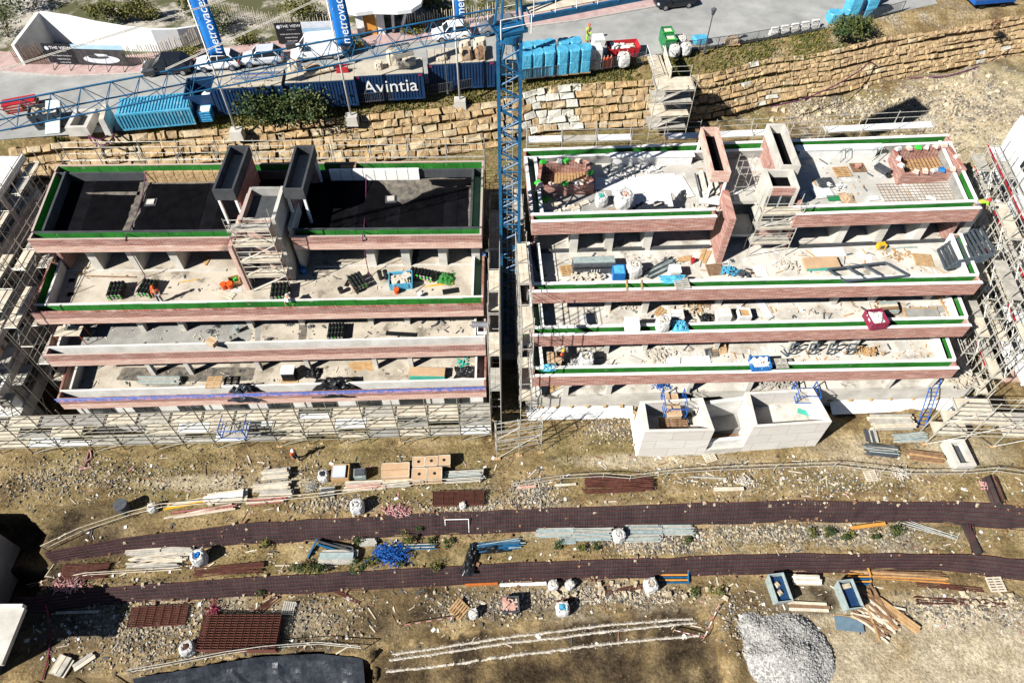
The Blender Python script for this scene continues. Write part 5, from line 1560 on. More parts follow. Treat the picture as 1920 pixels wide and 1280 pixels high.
hose('purple hose lying along the foot of the wall at the far right', [onground(px, py, 9.5) + Vector((0, 0, .25)) for px, py in ((1700, 150), (1760, 148), (1800, 140), (1850, 122), (1890, 98))], 'purple_hose', .06)
# ------------------------------------------------------------------ planting along the street and in the villa garden
SHR = 'shrubs along the street'
shrub('evergreen_bush', 'big dark evergreen bush between the first two flag poles', 'bush', site(535, 228, 12.3), 4.3, 2.0, 1.7, 4200, 'leaf_dark', .16, 1, lumps=14)
shrub('evergreen_bush', 'dark evergreen bush before the sky blue packs at the right', 'bush', site(1590, 70, 12.4), 2.6, 1.4, 1.3, 1900, 'leaf_dark', .15, 2, lumps=9)
shrub('small_bush', 'brown dry bush on top of the stone wall at the far right', 'bush', site(1860, 58, 12.2), .6, .6, .8, 400, 'timber_brown', .12, 3)
for i, (px, py, rx, ry, rz, n, m, lab) in enumerate((
    (15, 70, 2.6, 2.2, 2.2, 1600, 'leaf_dark', 'dark bush at the left edge beside the pointed court wall'),
    (40, 20, 2.8, 2.0, 2.2, 1500, 'leaf_dark', 'dark bush in the top left corner'),
    (200, 45, 1.7, 1.0, 1.3, 1200, 'leaf_olive', 'clipped olive hedge bush behind the court wall, left of three'),
    (240, 42, 1.7, 1.0, 1.3, 1200, 'leaf_olive', 'clipped olive hedge bush behind the court wall, middle of three'),
    (280, 40, 1.7, 1.0, 1.4, 1200, 'leaf_olive', 'clipped olive hedge bush behind the court wall, right of three'),
    (402, 62, 1.9, 1.5, 1.6, 1300, 'leaf_dark', 'round dark bush in the garden right of the first banner'),
    (352, 30, 1.0, .9, 1.2, 500, 'leaf_olive', 'small olive bush beside the first banner'),
    (350, 108, 1.6, .8, .6, 500, 'leaf_yellow', 'low yellowish shrub behind the black estate car'),
    (470, 82, 1.8, .9, .7, 600, 'leaf_yellow', 'low yellowish shrub left of the square billboard'),
    (665, 92, 1.0, .8, .8, 500, 'leaf_olive', 'olive shrub beside the wide banner by the villa gate'),
    (775, 62, 1.7, .6, .4, 500, 'leaf_yellow', 'low yellow planting right of the leaning columns'),
    (850, 30, 2.2, .9, .7, 700, 'leaf_yellow', 'yellowish planting behind the fence near the narrow banner'),
    (915, 25, 1.2, .9, .9, 500, 'leaf_olive', 'olive shrub behind the crane head'))):
    shrub('garden_shrub', lab, 'bush', site(px, py, LOTZ), rx, ry, rz, n, m, .13, 20 + i, group=SHR)
t = shrub('garden_tree', 'loose green tree in the villa garden left of the wide banner', 'tree', site(565, 48, LOTZ), 2.3, 1.7, 1.7, 1800, 'leaf_olive', .14, 50, lumps=9)
t = shrub('garden_tree', 'dark trunked tree behind the pavilion roof', 'tree', site(805, 28, LOTZ), 1.6, 1.4, 1.7, 900, 'leaf_dark', .15, 51, lumps=7)
# grass and weeds on the verge above the wall
def tufts(name, label, pts, n, h, m, seed, kind='stuff', dz=0.0):
    r = random.Random(seed); b = MB()
    for _ in range(n):
        x, y = pts(r)
        z = gz_fast(x, y) + dz
        a = r.uniform(0, 6.28); w = h * .28; hh = h * r.uniform(.5, 1.3)
        dx, dy = math.cos(a) * w, math.sin(a) * w
        lx, ly = r.uniform(-.5, .5) * hh, r.uniform(-.5, .5) * hh
        b.add([(x - dx, y - dy, z - .03), (x + dx, y + dy, z - .03), (x + lx, y + ly, z + hh)], [(0, 1, 2)])
    o = b.build(name, m)
    return tag(o, label, 'grass', kind=kind)
from bisect import bisect
def gz_fast(x, y):
    i = min(max(bisect(_gxl, x) - 1, 0), nx - 2); j = min(max(bisect(_gyl, y) - 1, 0), ny - 2)
    u, v = (x - _gxl[i]) / (_gxl[i + 1] - _gxl[i]), (y - _gyl[j]) / (_gyl[j + 1] - _gyl[j])
    return float(GZ[j, i] * (1 - u) * (1 - v) + GZ[j, i + 1] * u * (1 - v) + GZ[j + 1, i] * (1 - u) * v + GZ[j + 1, i + 1] * u * v)
def verge(r):
    while True:
        x = r.uniform(-40, 34)
        a, b = float(np.interp(x, WT[0], WT[1])), float(np.interp(x, SE[0], SE[1]))
        if b - a > .3 and mnoise.noise((x * .35, 3, 1)) + r.uniform(-.3, .5) > 0:
            return x, a + .1 + (b - a - .1) * r.random()
def wallweeds(r):
    x = r.gauss(r.choice((-30, -24, -16, -9, 3.5, 8, 14, 22, 28)), 2.6)
    return x, float(np.interp(x, WT[0], WT[1])) - .15 - r.random() ** 3 * 2.4
tufts('wall_weeds', 'dry weeds growing in the joints of the stone wall', wallweeds, 2600, .36, 'leaf_yellow', 8, dz=.35)
tufts('wall_weeds', 'green weeds hanging over the top of the stone wall', wallweeds, 2600, .34, 'leaf_olive', 9, dz=.35)
tufts('verge_grass', 'rough olive grass on the verge above the stone wall', verge, 5200, .30, 'leaf_olive', 1)
tufts('verge_grass', 'dry yellow grass on the verge above the stone wall', verge, 4200, .28, 'leaf_yellow', 2)
# ------------------------------------------------------------------ faced slopes: dark cloth under rusty mesh
def faced(label, Ttop, Bbot, zt, zb, x0, x1):
    c = np.linspace(x0, x1, 90)
    yt, yb = np.interp(c, *Ttop), np.interp(c, *Bbot)
    t = T('mesh_facing', label, 'mesh facing', (0, float(yb[45]), zb), world=True)
    m = MB(); nr = 5
    rng = np.random.RandomState(4)
    def pt(i, k, up=0.0):
        f = k / (nr - 1)
        bul = .10 * math.sin(f * math.pi) + .05 * mnoise.noise((c[i] * .8, f * 3, 2))
        edge = (.12 * mnoise.noise((c[i] * .3, zb, 1)) + .05 * mnoise.noise((c[i] * 2.1, zb, 4))) * (1 if k in (0, nr - 1) else .3)
        return (c[i], yb[i] + (yt[i] - yb[i]) * f - bul * .6 - up * .7 + edge, zb + (zt - zb) * f + .07 + bul + up + .03 * math.sin(c[i] * 1.7 + f * 3))
    for i in range(90):
        for k in range(nr): m.v.append(pt(i, k))
    for i in range(89):
        for k in range(nr - 1):
            a = i * nr + k
            m.f.append((a, a + nr, a + nr + 1, a + 1))
    m.build('cloth', 'geotextile', t)
    for k in range(6):
        f = k / 5 * (nr - 1)
        b = MB()
        ps = []
        for i in range(0, 90, 2):
            q0, q1 = pt(i, min(int(f), nr - 1), .05), pt(i, min(int(f) + 1, nr - 1), .05)
            g = f - int(f)
            ps.append(tuple(u + (v - u) * g for u, v in zip(q0, q1)))
        b.path(ps, .036, 4).build('mesh_rod', 'rust_mesh', t)
    w = MB()
    L = x1 - x0
    for j in range(int(L / .21)):
        x = x0 + (j + rng.uniform(-.25, .25)) * .21 + .1
        i = min(88, int((x - x0) / L * 89))
        g = (x - c[i]) / (c[1] - c[0])
        ps = [tuple(u + (v - u) * g for u, v in zip(pt(i, k, .04), pt(i + 1, k, .04))) for k in range(nr)]
        w.path(ps, .008, 3)
    tag(w.build('mesh_wires', 'rust_mesh', t), kind='stuff')
faced('upper strip of dark cloth and rusty mesh facing a slope across the yard', S1T, S1B, 0.0, -1.6, site(95, 1050, -1).x, site(1960, 975, -1).x)
faced('lower strip of dark cloth and rusty mesh facing a slope across the yard', S2T, S2B, -1.6, -3.1, site(25, 1140, -2).x, site(1960, 1070, -2).x)
v0, v1 = onground(1852, 898, 0), onground(1868, 948, 0)
vt = T('mesh_facing', 'short upright strip of rusty mesh joining the upper strip at the right', 'mesh facing', v1, world=True)
MB().add([(v0.x - .5, v0.y, .1), (v0.x + .4, v0.y, .1), (v1.x + .5, v1.y - .1, .1), (v1.x - .5, v1.y - .1, .1), (v0.x - .2, v0.y, .75), (v1.x - .2, v1.y, .75)], [(0, 4, 5, 3), (4, 1, 2, 5), (0, 1, 4), (3, 5, 2)]).build('cloth', 'geotextile', vt)
for k in range(5):
    s = -.45 + k * .22
    bar('mesh_rod', vt, 'rust_mesh', (v0.x + s, v0.y, .45 + .3 * (1 - abs(s) * 2)), (v1.x + s, v1.y, .45 + .3 * (1 - abs(s) * 2)), .03)
v0, v1 = onground(1816, 984, -1.6), onground(1824, 1040, -1.6)
vt = T('mesh_facing', 'short mesh strip linking the two long strips at the right', 'mesh facing', v1, world=True)
MB().box(((v0.x + v1.x) / 2, (v0.y + v1.y) / 2, v0.z + .1), (.55, abs(v1.y - v0.y), .22), .05).build('cloth', 'geotextile', vt)
for k in range(3): bar('mesh_rod', vt, 'rust_mesh', (v0.x - .2 + k * .2, v0.y, v0.z + .26), (v1.x - .2 + k * .2, v1.y, v1.z + .26), .03)

# ------------------------------------------------------------------ stacked boards, tubes, bars
def bundle(name, label, cat, px, py, L, W, rows, lay, mats, rz=0.0, z=0.0, shape='box', jit=.06, fan=.0, th=None, p=None, piece='board', group=None, lift=.02):
    p = p or onground(px, py, z)
    t = T(name, label, cat, p, rz, group=group)
    w = W / rows
    h = th or min(w * .8, .12)
    r = random.Random(label)
    for s in (-.3, .3):
        blk('bearer', t, 'timber_brown', (L * s, 0, .03 + lift), (.1, W * 1.05, .08))
    z0 = .075 + lift
    for k in range(lay):
        n = rows - (k if shape == 'tube' else (1 if k == lay - 1 and lay > 1 else 0))
        for i in range(max(n, 1)):
            y = -W / 2 + w * (i + .5 + (rows - n) / 2)
            l = L * r.uniform(.86, 1.0)
            dx = r.uniform(-jit, jit) * L
            a = r.uniform(-1, 1) * (fan + .012)
            m = r.choice(mats)
            if shape == 'tube':
                c, s_ = math.cos(a) * l / 2, math.sin(a) * l / 2
                bar(piece, t, m, (dx - c, y - s_, z0 + h * (k + .5) * .95), (dx + c, y + s_, z0 + h * (k + .5) * .95), h * .48)
            else:
                blk(piece, t, m, (dx, y, z0 + h * (k + .5) + (r.uniform(0, h) if fan > .15 else 0)), (l, w * r.uniform(.82, .96), h * .94), a)
    return t
mat('red_faded', (0.36, 0.12, 0.10), (0.26, 0.09, 0.08), rough=.8)
P1, P2, P3 = ['plank', 'plank_grey'], ['plank', 'plank_grey', 'plank', 'brick_pale', 'red_faded'], ['timber', 'timber_brown', 'plank']
PIPE = ['steel', 'plank_grey', 'aluminium']
BN = 'timber_stack'
def boards(label, px, py, L, W, rows, lay, mats, rz=0.0, z=0.0, **k): return bundle(BN, label, 'timber stack', px, py, L, W, rows, lay, mats, rz, z, group='board stacks in the yard', **k)
def pipes(label, px, py, L, W, rows, lay, mats, rz=0.0, z=0.0, **k): return bundle('pipe_stack', label, 'pipe stack', px, py, L, W, rows, lay, mats, rz, z, shape='tube', piece='pipe', group='pipe stacks in the yard', **k)
boards('short pale board stack nearest the walking worker in the orange vest', 520, 892, 2.1, .9, 5, 4, P1, .12)
boards('pinkish board stack, upper of three below the short pale stack', 510, 915, 2.9, .7, 5, 3, P2, .1)
boards('grey board stack, middle of three below the short pale stack', 520, 928, 2.6, .6, 4, 3, P1, .05)
boards('pale pink board stack, lowest of three below the short pale stack', 500, 940, 3.0, .5, 4, 2, P2, .1)
boards('grate like stack of short grey battens beside the wire coil', 615, 924, 1.2, .8, 6, 3, ['plank_grey', 'steel_dark'], .1)
boards('long pale and red board stack below the wooden tray', 684, 912, 3.1, .8, 6, 3, P2, .06)
boards('film grey plank stack below the largest carton', 747, 906, 2.1, .8, 5, 3, ['plank_grey', 'bale_cream'], .05)
pipes('pale pipe stack right of the cartons', 872, 894, 3.1, 1.1, 9, 4, PIPE, .07, th=.12)
boards('yellow long board stack left of the sheet stack', 352, 944, 3.3, .5, 5, 2, ['timber', 'yellow', 'plank'], .2, fan=.03)
boards('pale sheet stack at the left end of the board row', 425, 934, 3.0, 1.0, 2, 3, ['plasterboard', 'plank'], .15)
boards('loose pink boards along the fence left of the dark drum', 380, 960, 5.0, .5, 4, 1, P2, .17, fan=.05)
boards('single white plank lying left of the rusty bars', 1062, 910, 1.7, .2, 1, 1, ['plank'], .08)
boards('single pink plank lying on the rubble patch near the upper strip', 990, 914, 1.6, .22, 1, 1, ['brick_pale'], .1)
boards('pale plank with orange end near the boulders right of the rusty bars', 1366, 918, 2.4, .3, 2, 1, ['plank', 'orange_paint'], .03)
boards('long thin pole lying right of the rusty bars', 1330, 897, 3.4, .14, 1, 1, ['plank_grey'], -.05)
boards('tall stack of pale boards at the foot of the white cloth, right of the pits', 1668, 795, 3.6, 1.3, 6, 5, P1, .02)
boards('flat steel grate lying right of the pits', 1632, 819, 1.2, 1.0, 8, 1, ['steel_dark', 'plank_grey'], 1.5)
pipes('grey pipe fan right of the flat grate', 1704, 822, 2.9, .9, 9, 2, ['steel', 'aluminium'], .12, fan=.06, th=.1)
pipes('dark blue grey pipe heap below the flat grate', 1650, 846, 2.6, 1.1, 10, 3, ['aluminium', 'steel_dark', 'steel'], -.12, fan=.06, th=.1)
boards('timber stack with white rags left of the precast trough', 1732, 858, 2.8, .9, 5, 3, P3 + ['plank'], -.14, fan=.04)
boards('small pale board stack on the bench below the upper strip at left', 275, 1033, 3.0, .7, 4, 3, P1, .06, z=-1.6)
boards('heap of loose grey boards on the left of the bench', 300, 1050, 4.0, 1.4, 12, 2, P1, .05, z=-1.6, fan=.16, jit=.12)
boards('second pale board stack on the bench, right of the loose heap', 335, 1034, 2.6, .6, 4, 3, P1, -.04, z=-1.6)
boards('stack of blue grey panels beside the blue trestle', 636, 1046, 2.7, 1.1, 2, 4, ['aluminium', 'plank_grey'], .02, z=-1.6)
boards('small stack of light grey boards right of the blue trestle', 692, 1018, 1.3, .6, 4, 3, ['plank_grey', 'steel'], .03, z=-1.6)
pipes('long blue pipes lying behind the tangle of blue mesh', 770, 1026, 4.2, .5, 4, 1, ['blue_metal', 'crane_blue', 'steel'], .03, z=-1.6)
pipes('blue and grey pipes at the right end of the black sheeting', 935, 1024, 3.8, .8, 6, 2, ['crane_blue', 'steel', 'aluminium'], .12, z=-1.6, fan=.05)
pipes('silver pipe stack on the bench, first right of the black sheeting', 1040, 999, 3.0, .8, 8, 3, PIPE, .03, z=-1.6, th=.1)
pipes('silver pipe stack on the bench, second right of the black sheeting', 1112, 1002, 3.0, 1.1, 10, 3, PIPE, .03, z=-1.6, th=.1)
pipes('short blue grey pipe stack below the first silver stack', 1063, 1014, 1.4, .6, 6, 2, ['aluminium', 'steel'], .03, z=-1.6)
pipes('silver pipe stack right of the white bag on the bench, nearest the bag', 1205, 1000, 2.9, 1.5, 13, 4, PIPE, .0, z=-1.6, th=.1)
pipes('silver pipe stack on the bench, rightmost of the row', 1268, 994, 2.6, .9, 9, 3, PIPE, .0, z=-1.6, th=.1)
boards('bright orange beam on the stony bench at the right', 1629, 987, 3.0, .28, 1, 1, ['timber_orange'], .12, z=-1.6, th=.2)
pipes('thin greenish pipes fanned on the bench at the right', 1735, 992, 4.5, .5, 6, 1, ['aluminium', 'steel'], -.35, z=-1.6, fan=.06)
boards('long white pipe like beam below the lower strip in the middle', 985, 1096, 3.6, .25, 1, 1, ['white_paint'], .04, z=-3.1)
boards('red plank at the edge of the lower strip', 905, 1096, 2.6, .2, 1, 1, ['orange_paint'], .05, z=-3.1)
boards('white board stack between the two green steel skips', 1510, 1088, 2.1, .8, 5, 3, ['white_paint', 'plank'], -.03, z=-3.1)
boards('brown beams lying below the left green skip', 1513, 1138, 3.0, .7, 3, 1, P3, -.05, z=-3.1, th=.16)
boards('long bundle of orange and brown laths below the lower strip at the right', 1685, 1080, 7.4, .7, 9, 2, ['timber_orange', 'timber', 'timber_brown'], -.05, z=-3.1, fan=.02, th=.07)
boards('tangled heap of brown boards beside the blue grey slab', 1640, 1152, 3.0, 2.4, 15, 3, P3 + ['timber_brown'], -.8, z=-3.1, fan=.7, jit=.1, th=.06)
boards('orange brown planks sloping off the tangled heap', 1685, 1158, 3.2, .7, 3, 1, ['timber', 'timber_orange'], -.75, z=-3.1, lift=.15)
boards('pale planks lying at the corner near the concrete slab, bottom left', 118, 1250, 1.4, 1.3, 3, 2, P1, 1.3, z=-3.1)
boards('long white plank above the stony ground at left', 148, 1148, 3.2, .18, 1, 1, ['plank'], .04, z=-3.1)
boards('loose grey planks in the rubble at bottom left', 160, 1240, 1.6, .6, 2, 1, P1, .7, z=-3.1)
# rusty reinforcement
def rebar(label, px, py, L, W, n, rz, z=0.0, lay=1, h=.1, fan=.01, r=.035):
    p = onground(px, py, z)
    t = T('rebar_bundle', label, 'rebar', p, rz, group='rusty reinforcement')
    rr = random.Random(label)
    for k in range(lay):
        for i in range(n):
            y = -W / 2 + W * (i + .5) / n
            a = rr.uniform(-fan, fan); l = L * rr.uniform(.92, 1)
            bar('bar', t, 'rust', (-l / 2, y - a * l, .05 + k * h), (l / 2, y + a * l, .05 + k * h), r)
    return t
def cagestack(label, px, py, L, W, z, lay, rz=0.0, nx_=7, ny_=16):
    p = onground(px, py, z)
    t = T('mesh_stack', label, 'mesh stack', p, rz, group='rusty mesh stacks')
    for k in range(lay):
        zz = .06 + k * .13
        for i in range(ny_): bar('bar', t, 'rust', (-L / 2, -W / 2 + W * i / (ny_ - 1), zz), (L / 2, -W / 2 + W * i / (ny_ - 1), zz), .03)
    b = MB()
    for k in range(lay):
        for i in range(nx_): b.tube((-L / 2 + L * i / (nx_ - 1), -W / 2, .1 + k * .13), (-L / 2 + L * i / (nx_ - 1), W / 2, .1 + k * .13), .025, 4)
    b.build('cross_bars', 'rust', t)
cagestack('large square stack of dark rusty mesh, bottom left', 455, 1190, 5.6, 2.4, -3.1, 7, .0, 12, 15)
cagestack('dark rusty mesh sheaf left of the large square stack', 300, 1156, 4.2, 1.4, -3.1, 3, .05, 8, 12)
cagestack('rusty mesh stack lying right of the white sack on the yard', 860, 936, 3.9, 1.1, 0, 3, .02, 6, 12)
rebar('rusty bar heap at the fence in the middle of the yard', 1160, 906, 5.4, .9, 16, -.03, 0, 3, fan=.04)
rebar('thinner rusty bars just below the rusty bar heap', 1150, 921, 4.8, .3, 6, .03, 0, 2, fan=.02)
rebar('rusty bars lying on the left of the bench', 160, 1072, 3.6, 1.2, 12, .05, -1.6, 2)
rebar('rusty bars along the bench edge right of the white and blue bag', 430, 1068, 5.2, .7, 10, .08, -1.6, 2, fan=.03)
rebar('long rusty bars running up to the white bag below the lower strip', 1130, 1112, 7.2, .35, 7, .17, -3.1, 1, fan=.01)
rebar('short rusty bars near the goal shaped gap left of the dark stakes', 650, 1118, 2.4, .3, 4, -.45, -3.1, 1)
rebar('rusty bars above the large square stack', 500, 1135, 2.2, .6, 6, .7, -3.1, 1, fan=.05)
rebar('thin rusty rods in the rubble at the far right', 1800, 1128, 7.0, .5, 6, -.03, -3.1, 1, fan=.03)
rebar('thin rusty rods below the lath bundle at the far right', 1780, 1100, 5.0, .4, 6, -.1, -3.1, 1, fan=.03)
# cartons, tray, drums
def carton(label, px, py, L, W, H, rz, hole=True, z=0.0, m='cardboard', p=None):
    t = T('carton', label, 'carton', p or onground(px, py, z), rz, group='cardboard cartons on pallets')
    blk('pallet_base', t, 'timber', (0, 0, .06), (L * .96, W * .96, .12))
    blk('box', t, m, (0, 0, .12 + H / 2), (L * .97, W * .97, H))
    if hole: bar('label', t, 'sign_black', (0, 0, .12 + H), (0, 0, .125 + H), .13, 'cyl')
    else: blk('flap_seam', t, 'timber_brown', (0, 0, .122 + H), (L * .96, .03, .01))
    for s in (-1, 1):
        blk('edge_strip', t, 'plank', (0, s * W * .485, .125 + H), (L * .97, .05, .02)); blk('edge_strip', t, 'plank', (s * L * .485, 0, .1255 + H), (.05, W * .9, .02))
carton('largest plain cardboard carton of the group in the yard', 744, 890, 2.2, 1.25, .75, .06, False)
for i in range(3): carton(f'small cardboard carton in the far row of the group, {("left", "middle", "right")[i]}', 787 + i * 23.5, 874 - i * 1.6, .98, .85, .7, .05)
for i in range(2): carton(f'cardboard carton in the near row of the group, {("left", "right")[i]}', 788 + i * 28.5, 897 - i * 1.2, 1.15, 1.05, .7, .05)
t = T('wooden_tray', 'wooden tray holding a blue grey lid, left of the cartons', 'crate', onground(641, 891), .05)
for c, d in (((0, -.6, .35), (1.35, .07, .7)), ((0, .6, .35), (1.35, .07, .7)), ((-.65, 0, .35), (.07, 1.12, .7)), ((.65, 0, .35), (.07, 1.12, .7))): blk('side', t, 'timber', c, d)
blk('lid', t, 'car_silver', (-.08, 0, .62), (1.0, 1.0, .3)); blk('base', t, 'timber_brown', (0, 0, .08), (1.2, 1.1, .1))
t = T('plastic_bin', 'grey rounded bin between the wooden tray and the large carton', 'bin', onground(677, 893), .1)
MB().box((0, 0, .35), (.85, .65, .7), top=1.1).build('tub', 'aluminium', t); blk('lid', t, 'steel_dark', (0, 0, .74), (.8, .6, .06)); blk('handle', t, 'steel', (0, -.36, .6), (.4, .04, .05))
t = T('oil_drum', 'dark drum with white rags at the left of the yard', 'drum', onground(235, 955))
MB().tube((0, 0, 0), (0, 0, .95), .48, 16).build('barrel', 'steel_dark', t)
for z_ in (.3, .62, .94): MB().tube((0, 0, z_), (0, 0, z_ + .04), .5, 16).build('hoop', 'steel_dark', t)
bigbag('small white box bag right of the dark drum', onground(290, 955), .2, .7, 'plank')
bigbag('round white sack above the upper strip, near the pink netting', onground(672, 955), .3, 1.05, 'sack_white')
bigbag('silver grey bag left of the wooden tray', onground(609, 897), .1, .85, 'dark_sheet', tint='sack_white')
bigbag('white and blue bag on the left of the bench', onground(378, 1050, -1.6), .4, 1.1, 'blue_plastic')
bigbag('white bag on the bench between the silver pipe stacks', onground(1159, 1008, -1.6), .2, .95, 'sack_white')
bigbag('white bag with dark contents beside the large square mesh stack', onground(357, 1219, -3.1), .5, 1.0, 'rust')
bigbag('pale blue and white bag below the lower strip, left of two', onground(1037, 1100, -3.1), .2, .75)
bigbag('crumpled white bag below the lower strip, right of two', onground(1068, 1099, -3.1), .6, .7)
bigbag('blue and white bag beside the boulder above the chalk lines', onground(1054, 1145, -3.1), .1, 1.0, 'wrap_blue')
bigbag('white bag with open top at the end of the long rusty bars', onground(1218, 1101, -3.1), .3, 1.0, 'rubble')
bigbag('small slumped white sack right of the brown crate', onground(888, 1153, -3.1), .3, .7)
bigbag('small white sack at the goal frame side of the yard rubble', onground(868, 950, 0), .3, .5)
# precast trough
t = T('precast_trough', 'pale precast concrete trough standing at the right of the yard', 'trough', onground(1791, 858), .05)
for c, d in (((-.6, 0, .45), (.35, 2.4, .9)), ((.6, 0, .45), (.35, 2.4, .9)), ((0, 1.05, .45), (.85, .3, .9)), ((0, -1.05, .45), (.85, .3, .9))): blk('side', t, 'concrete', c, d)
blk('base', t, 'concrete_grey', (0, 0, .1), (.84, 1.8, .2)); blk('inner_frame', t, 'steel_dark', (0, 0, .5), (.5, 1.5, .1))
# steel skips with water
for i, (px, py, lab) in enumerate(((1455, 1110, 'green grey steel skip with blue water and stones, left of two'), (1584, 1122, 'green grey steel skip with blue water, right of two'))):
    t = skip('steel_skip', lab, onground(px, py, -3.1), math.radians(97), 2.1, 1.2, 1.2, 'aluminium', None, .85)
    blk('water', t, 'container_blue', (0, 0, .85), (1.75, .95, .04))
    if i == 0:
        for q in range(2): MB().box((.3 - q * .6, .1, .95), (.42, .42, .2), .5, .6).build('stone', 'rubble', t)
    else: MB().box((.65, 0, .9), (.35, .7, .12), .1).build('stone', 'rubble', t)
mat('slab_blue', (0.13, 0.19, 0.23), (0.09, 0.14, 0.18), scale=2, rough=.7)
t = T('sheet_slab', 'flat blue grey sheet lying beside the tangled boards', 'sheet', onground(1591, 1170, -3.1), -.1)
blk('sheet', t, 'slab_blue', (0, 0, .12), (2.0, 1.0, .08)); blk('batten', t, 'timber', (0, .55, .06), (2.1, .1, .1))
skip('steel_skip', 'small grey skip with reddish debris below the lower strip', onground(957, 1138, -3.1), .05, 1.3, 1.15, .8, 'steel_dark', 'brick_pale')
def pallet(label, p, rz, s=1.0, m='timber', stand=0.0, cat='pallet'):
    t = T('pallet', label, cat, p, rz, group='loose timber pallets')
    t.rotation_euler = (stand, 0, rz)
    for k in range(6): blk('slat', t, m, (0, (-.5 + k * .2) * s, .12 * s), (1.2 * s, .13 * s, .025))
    for k in range(3): blk('bearer', t, m, ((-.54 + k * .54) * s, 0, .06 * s), (.1 * s, 1.05 * s, .09 * s))
    return t
pallet('brown timber crate pallet tipped in the rubble below the lower strip', onground(860, 1142, -3.1) + Vector((0, 0, .1)), .9, 1.0, 'timber', .3)
pallet('pale pallet on the right slope below the lower strip', onground(1866, 1096, -3.1) + Vector((0, 0, .03)), .05, 1.0, 'plank')
pallet('small pale pallet lying left of the right pit', onground(1330, 857) + Vector((0, 0, .03)), .3, .8, 'plank')
pallet('small pale pallet by the fence at the right of the yard', onground(1632, 893) + Vector((0, 0, .03)), .1, .8, 'plank')
pallet('grey pallet above the large square mesh stack', onground(542, 1140, -3.1) + Vector((0, 0, .03)), 1.5, .8, 'plank_grey')
# blue steel trestle, mesh tangle, sheeting, frames
t = T('steel_trestle', 'blue and dark steel trestle frames lying on the bench', 'steel frame', onground(622, 1030, -1.6))
for a, b, m in (((-1.7, -.7, .05), (-1.2, .6, .3), 'crane_blue'), ((-1.2, .6, .3), (1.6, .1, .2), 'steel_dark'), ((-1.15, .5, .5), (1.8, -.3, .35), 'steel_dark'), ((-1.6, -.6, .25), (-1.1, .65, .5), 'crane_blue'), ((-1.1, .3, .3), (1.7, -.5, .2), 'crane_blue'), ((1.6, .1, .2), (1.8, -.5, .1), 'steel_dark')):
    beam('member', t, m, a, b, .12, .12)
def tangle(name, label, cat, p, rx, ry, rz, n, m, seed, rad=.03, part='strand'):
    t = T(name, label, cat, p)
    r = random.Random(seed); b = MB()
    for _ in range(n):
        q = Vector((r.gauss(0, .4) * rx, r.gauss(0, .4) * ry, abs(r.gauss(0, .5)) * rz + .03))
        d = Vector((r.gauss(0, 1), r.gauss(0, 1), r.gauss(0, .4))).normalized() * r.uniform(.2, .5) * rx * .6
        k = q + d + Vector((r.uniform(-.1, .1), r.uniform(-.1, .1), 0)); k.z = max(k.z, .02)
        if rad >= .035:
            b.box((q + k) / 2, ((k - q).length, rad * r.uniform(1.2, 4), rad * .5), r.uniform(0, 3))
        else:
            b.tube(q, k, rad, 4)
    tag(b.build(part, m, t), kind='stuff')
    return t
tangle('mesh_tangle', 'tangle of bright blue plastic mesh on the bench, large', 'mesh tangle', onground(738, 1042, -1.6), 1.4, .9, .8, 380, 'blue_metal', 1)
tangle('mesh_tangle', 'small clump of bright blue mesh left of the large tangle', 'mesh tangle', onground(713, 1036, -1.6), .6, .6, .5, 120, 'blue_metal', 2)
tangle('safety_netting', 'crumpled pink netting above the upper strip in the middle', 'netting', onground(745, 958), 1.4, .4, .25, 150, 'pink_tape', 3, .03)
tangle('safety_netting', 'pink netting along the fence at the far left above the lower strip', 'netting', onground(128, 1098, -1.6), 1.6, .5, .25, 150, 'pink_tape', 4, .03)
tangle('safety_netting', 'red netting between the mesh stacks, bottom left', 'netting', onground(400, 1145, -3.1), .7, .8, .25, 120, 'magenta', 5, .03)
tangle('safety_netting', 'pink tape bundled at the fence near the short mesh strip', 'netting', onground(1845, 912), .5, .6, .4, 90, 'pink_tape', 6, .03)
tangle('wire_coil', 'coil of grey wire beside the silver grey bag', 'wire coil', onground(584, 914), .6, .6, .5, 200, 'steel', 7, .02)
tangle('twig_heap', 'pale heap of splinters and pink tape near the right fence', 'debris heap', onground(1686, 888), .8, .6, .4, 160, 'debris_pale', 8, .03)
tangle('twig_heap', 'pale splinter heap with tape near the boulders in the middle right', 'debris heap', onground(1395, 902), .9, .5, .3, 160, 'debris_pale', 9, .03)
def crumple(name, label, cat, p, rx, ry, h, m, seed, rz=0.0):
    """a heap of creased sheeting: uneven low dome with sharp folds"""
    t = T(name, label, cat, p, rz)
    r = random.Random(seed); n = 18
    b = MB()
    for i in range(n + 1):
        for j in range(n + 1):
            u, v = i / n * 2 - 1, j / n * 2 - 1
            d = max(0, 1 - (u * u + v * v))
            f = mnoise.noise((u * 3.1 + seed, v * 3.1, seed)) * .5 + mnoise.noise((u * 8 + seed, v * 8, 2)) * .35
            k = 1 + .25 * mnoise.noise((u * 1.3, v * 1.3, seed + 7))
            b.v.append((u * rx * k, v * ry * k, max(.02, d ** .6 * h * (.8 + f))))
    for i in range(n):
        for j in range(n):
            a = i * (n + 1) + j
            b.f.append((a, a + n + 1, a + n + 2, a + 1))
    b.build('sheet', m, t)
    bar('tie_rope', t, 'steel', (-rx * .5, 0, h * .5), (rx * .5, .1, h * .55), .02)
    return t
crumple('black_sheeting', 'black sheeting rolled and bent at the left end of the blue pipes', 'sheeting', onground(884, 1046, -1.6), .5, 1.3, .5, 'black_plastic', 3, -.3)
crumple('black_sheeting', 'black sheeting trailing along the blue pipes', 'sheeting', onground(920, 1030, -1.6), 1.6, .3, .4, 'black_plastic', 4, .1)
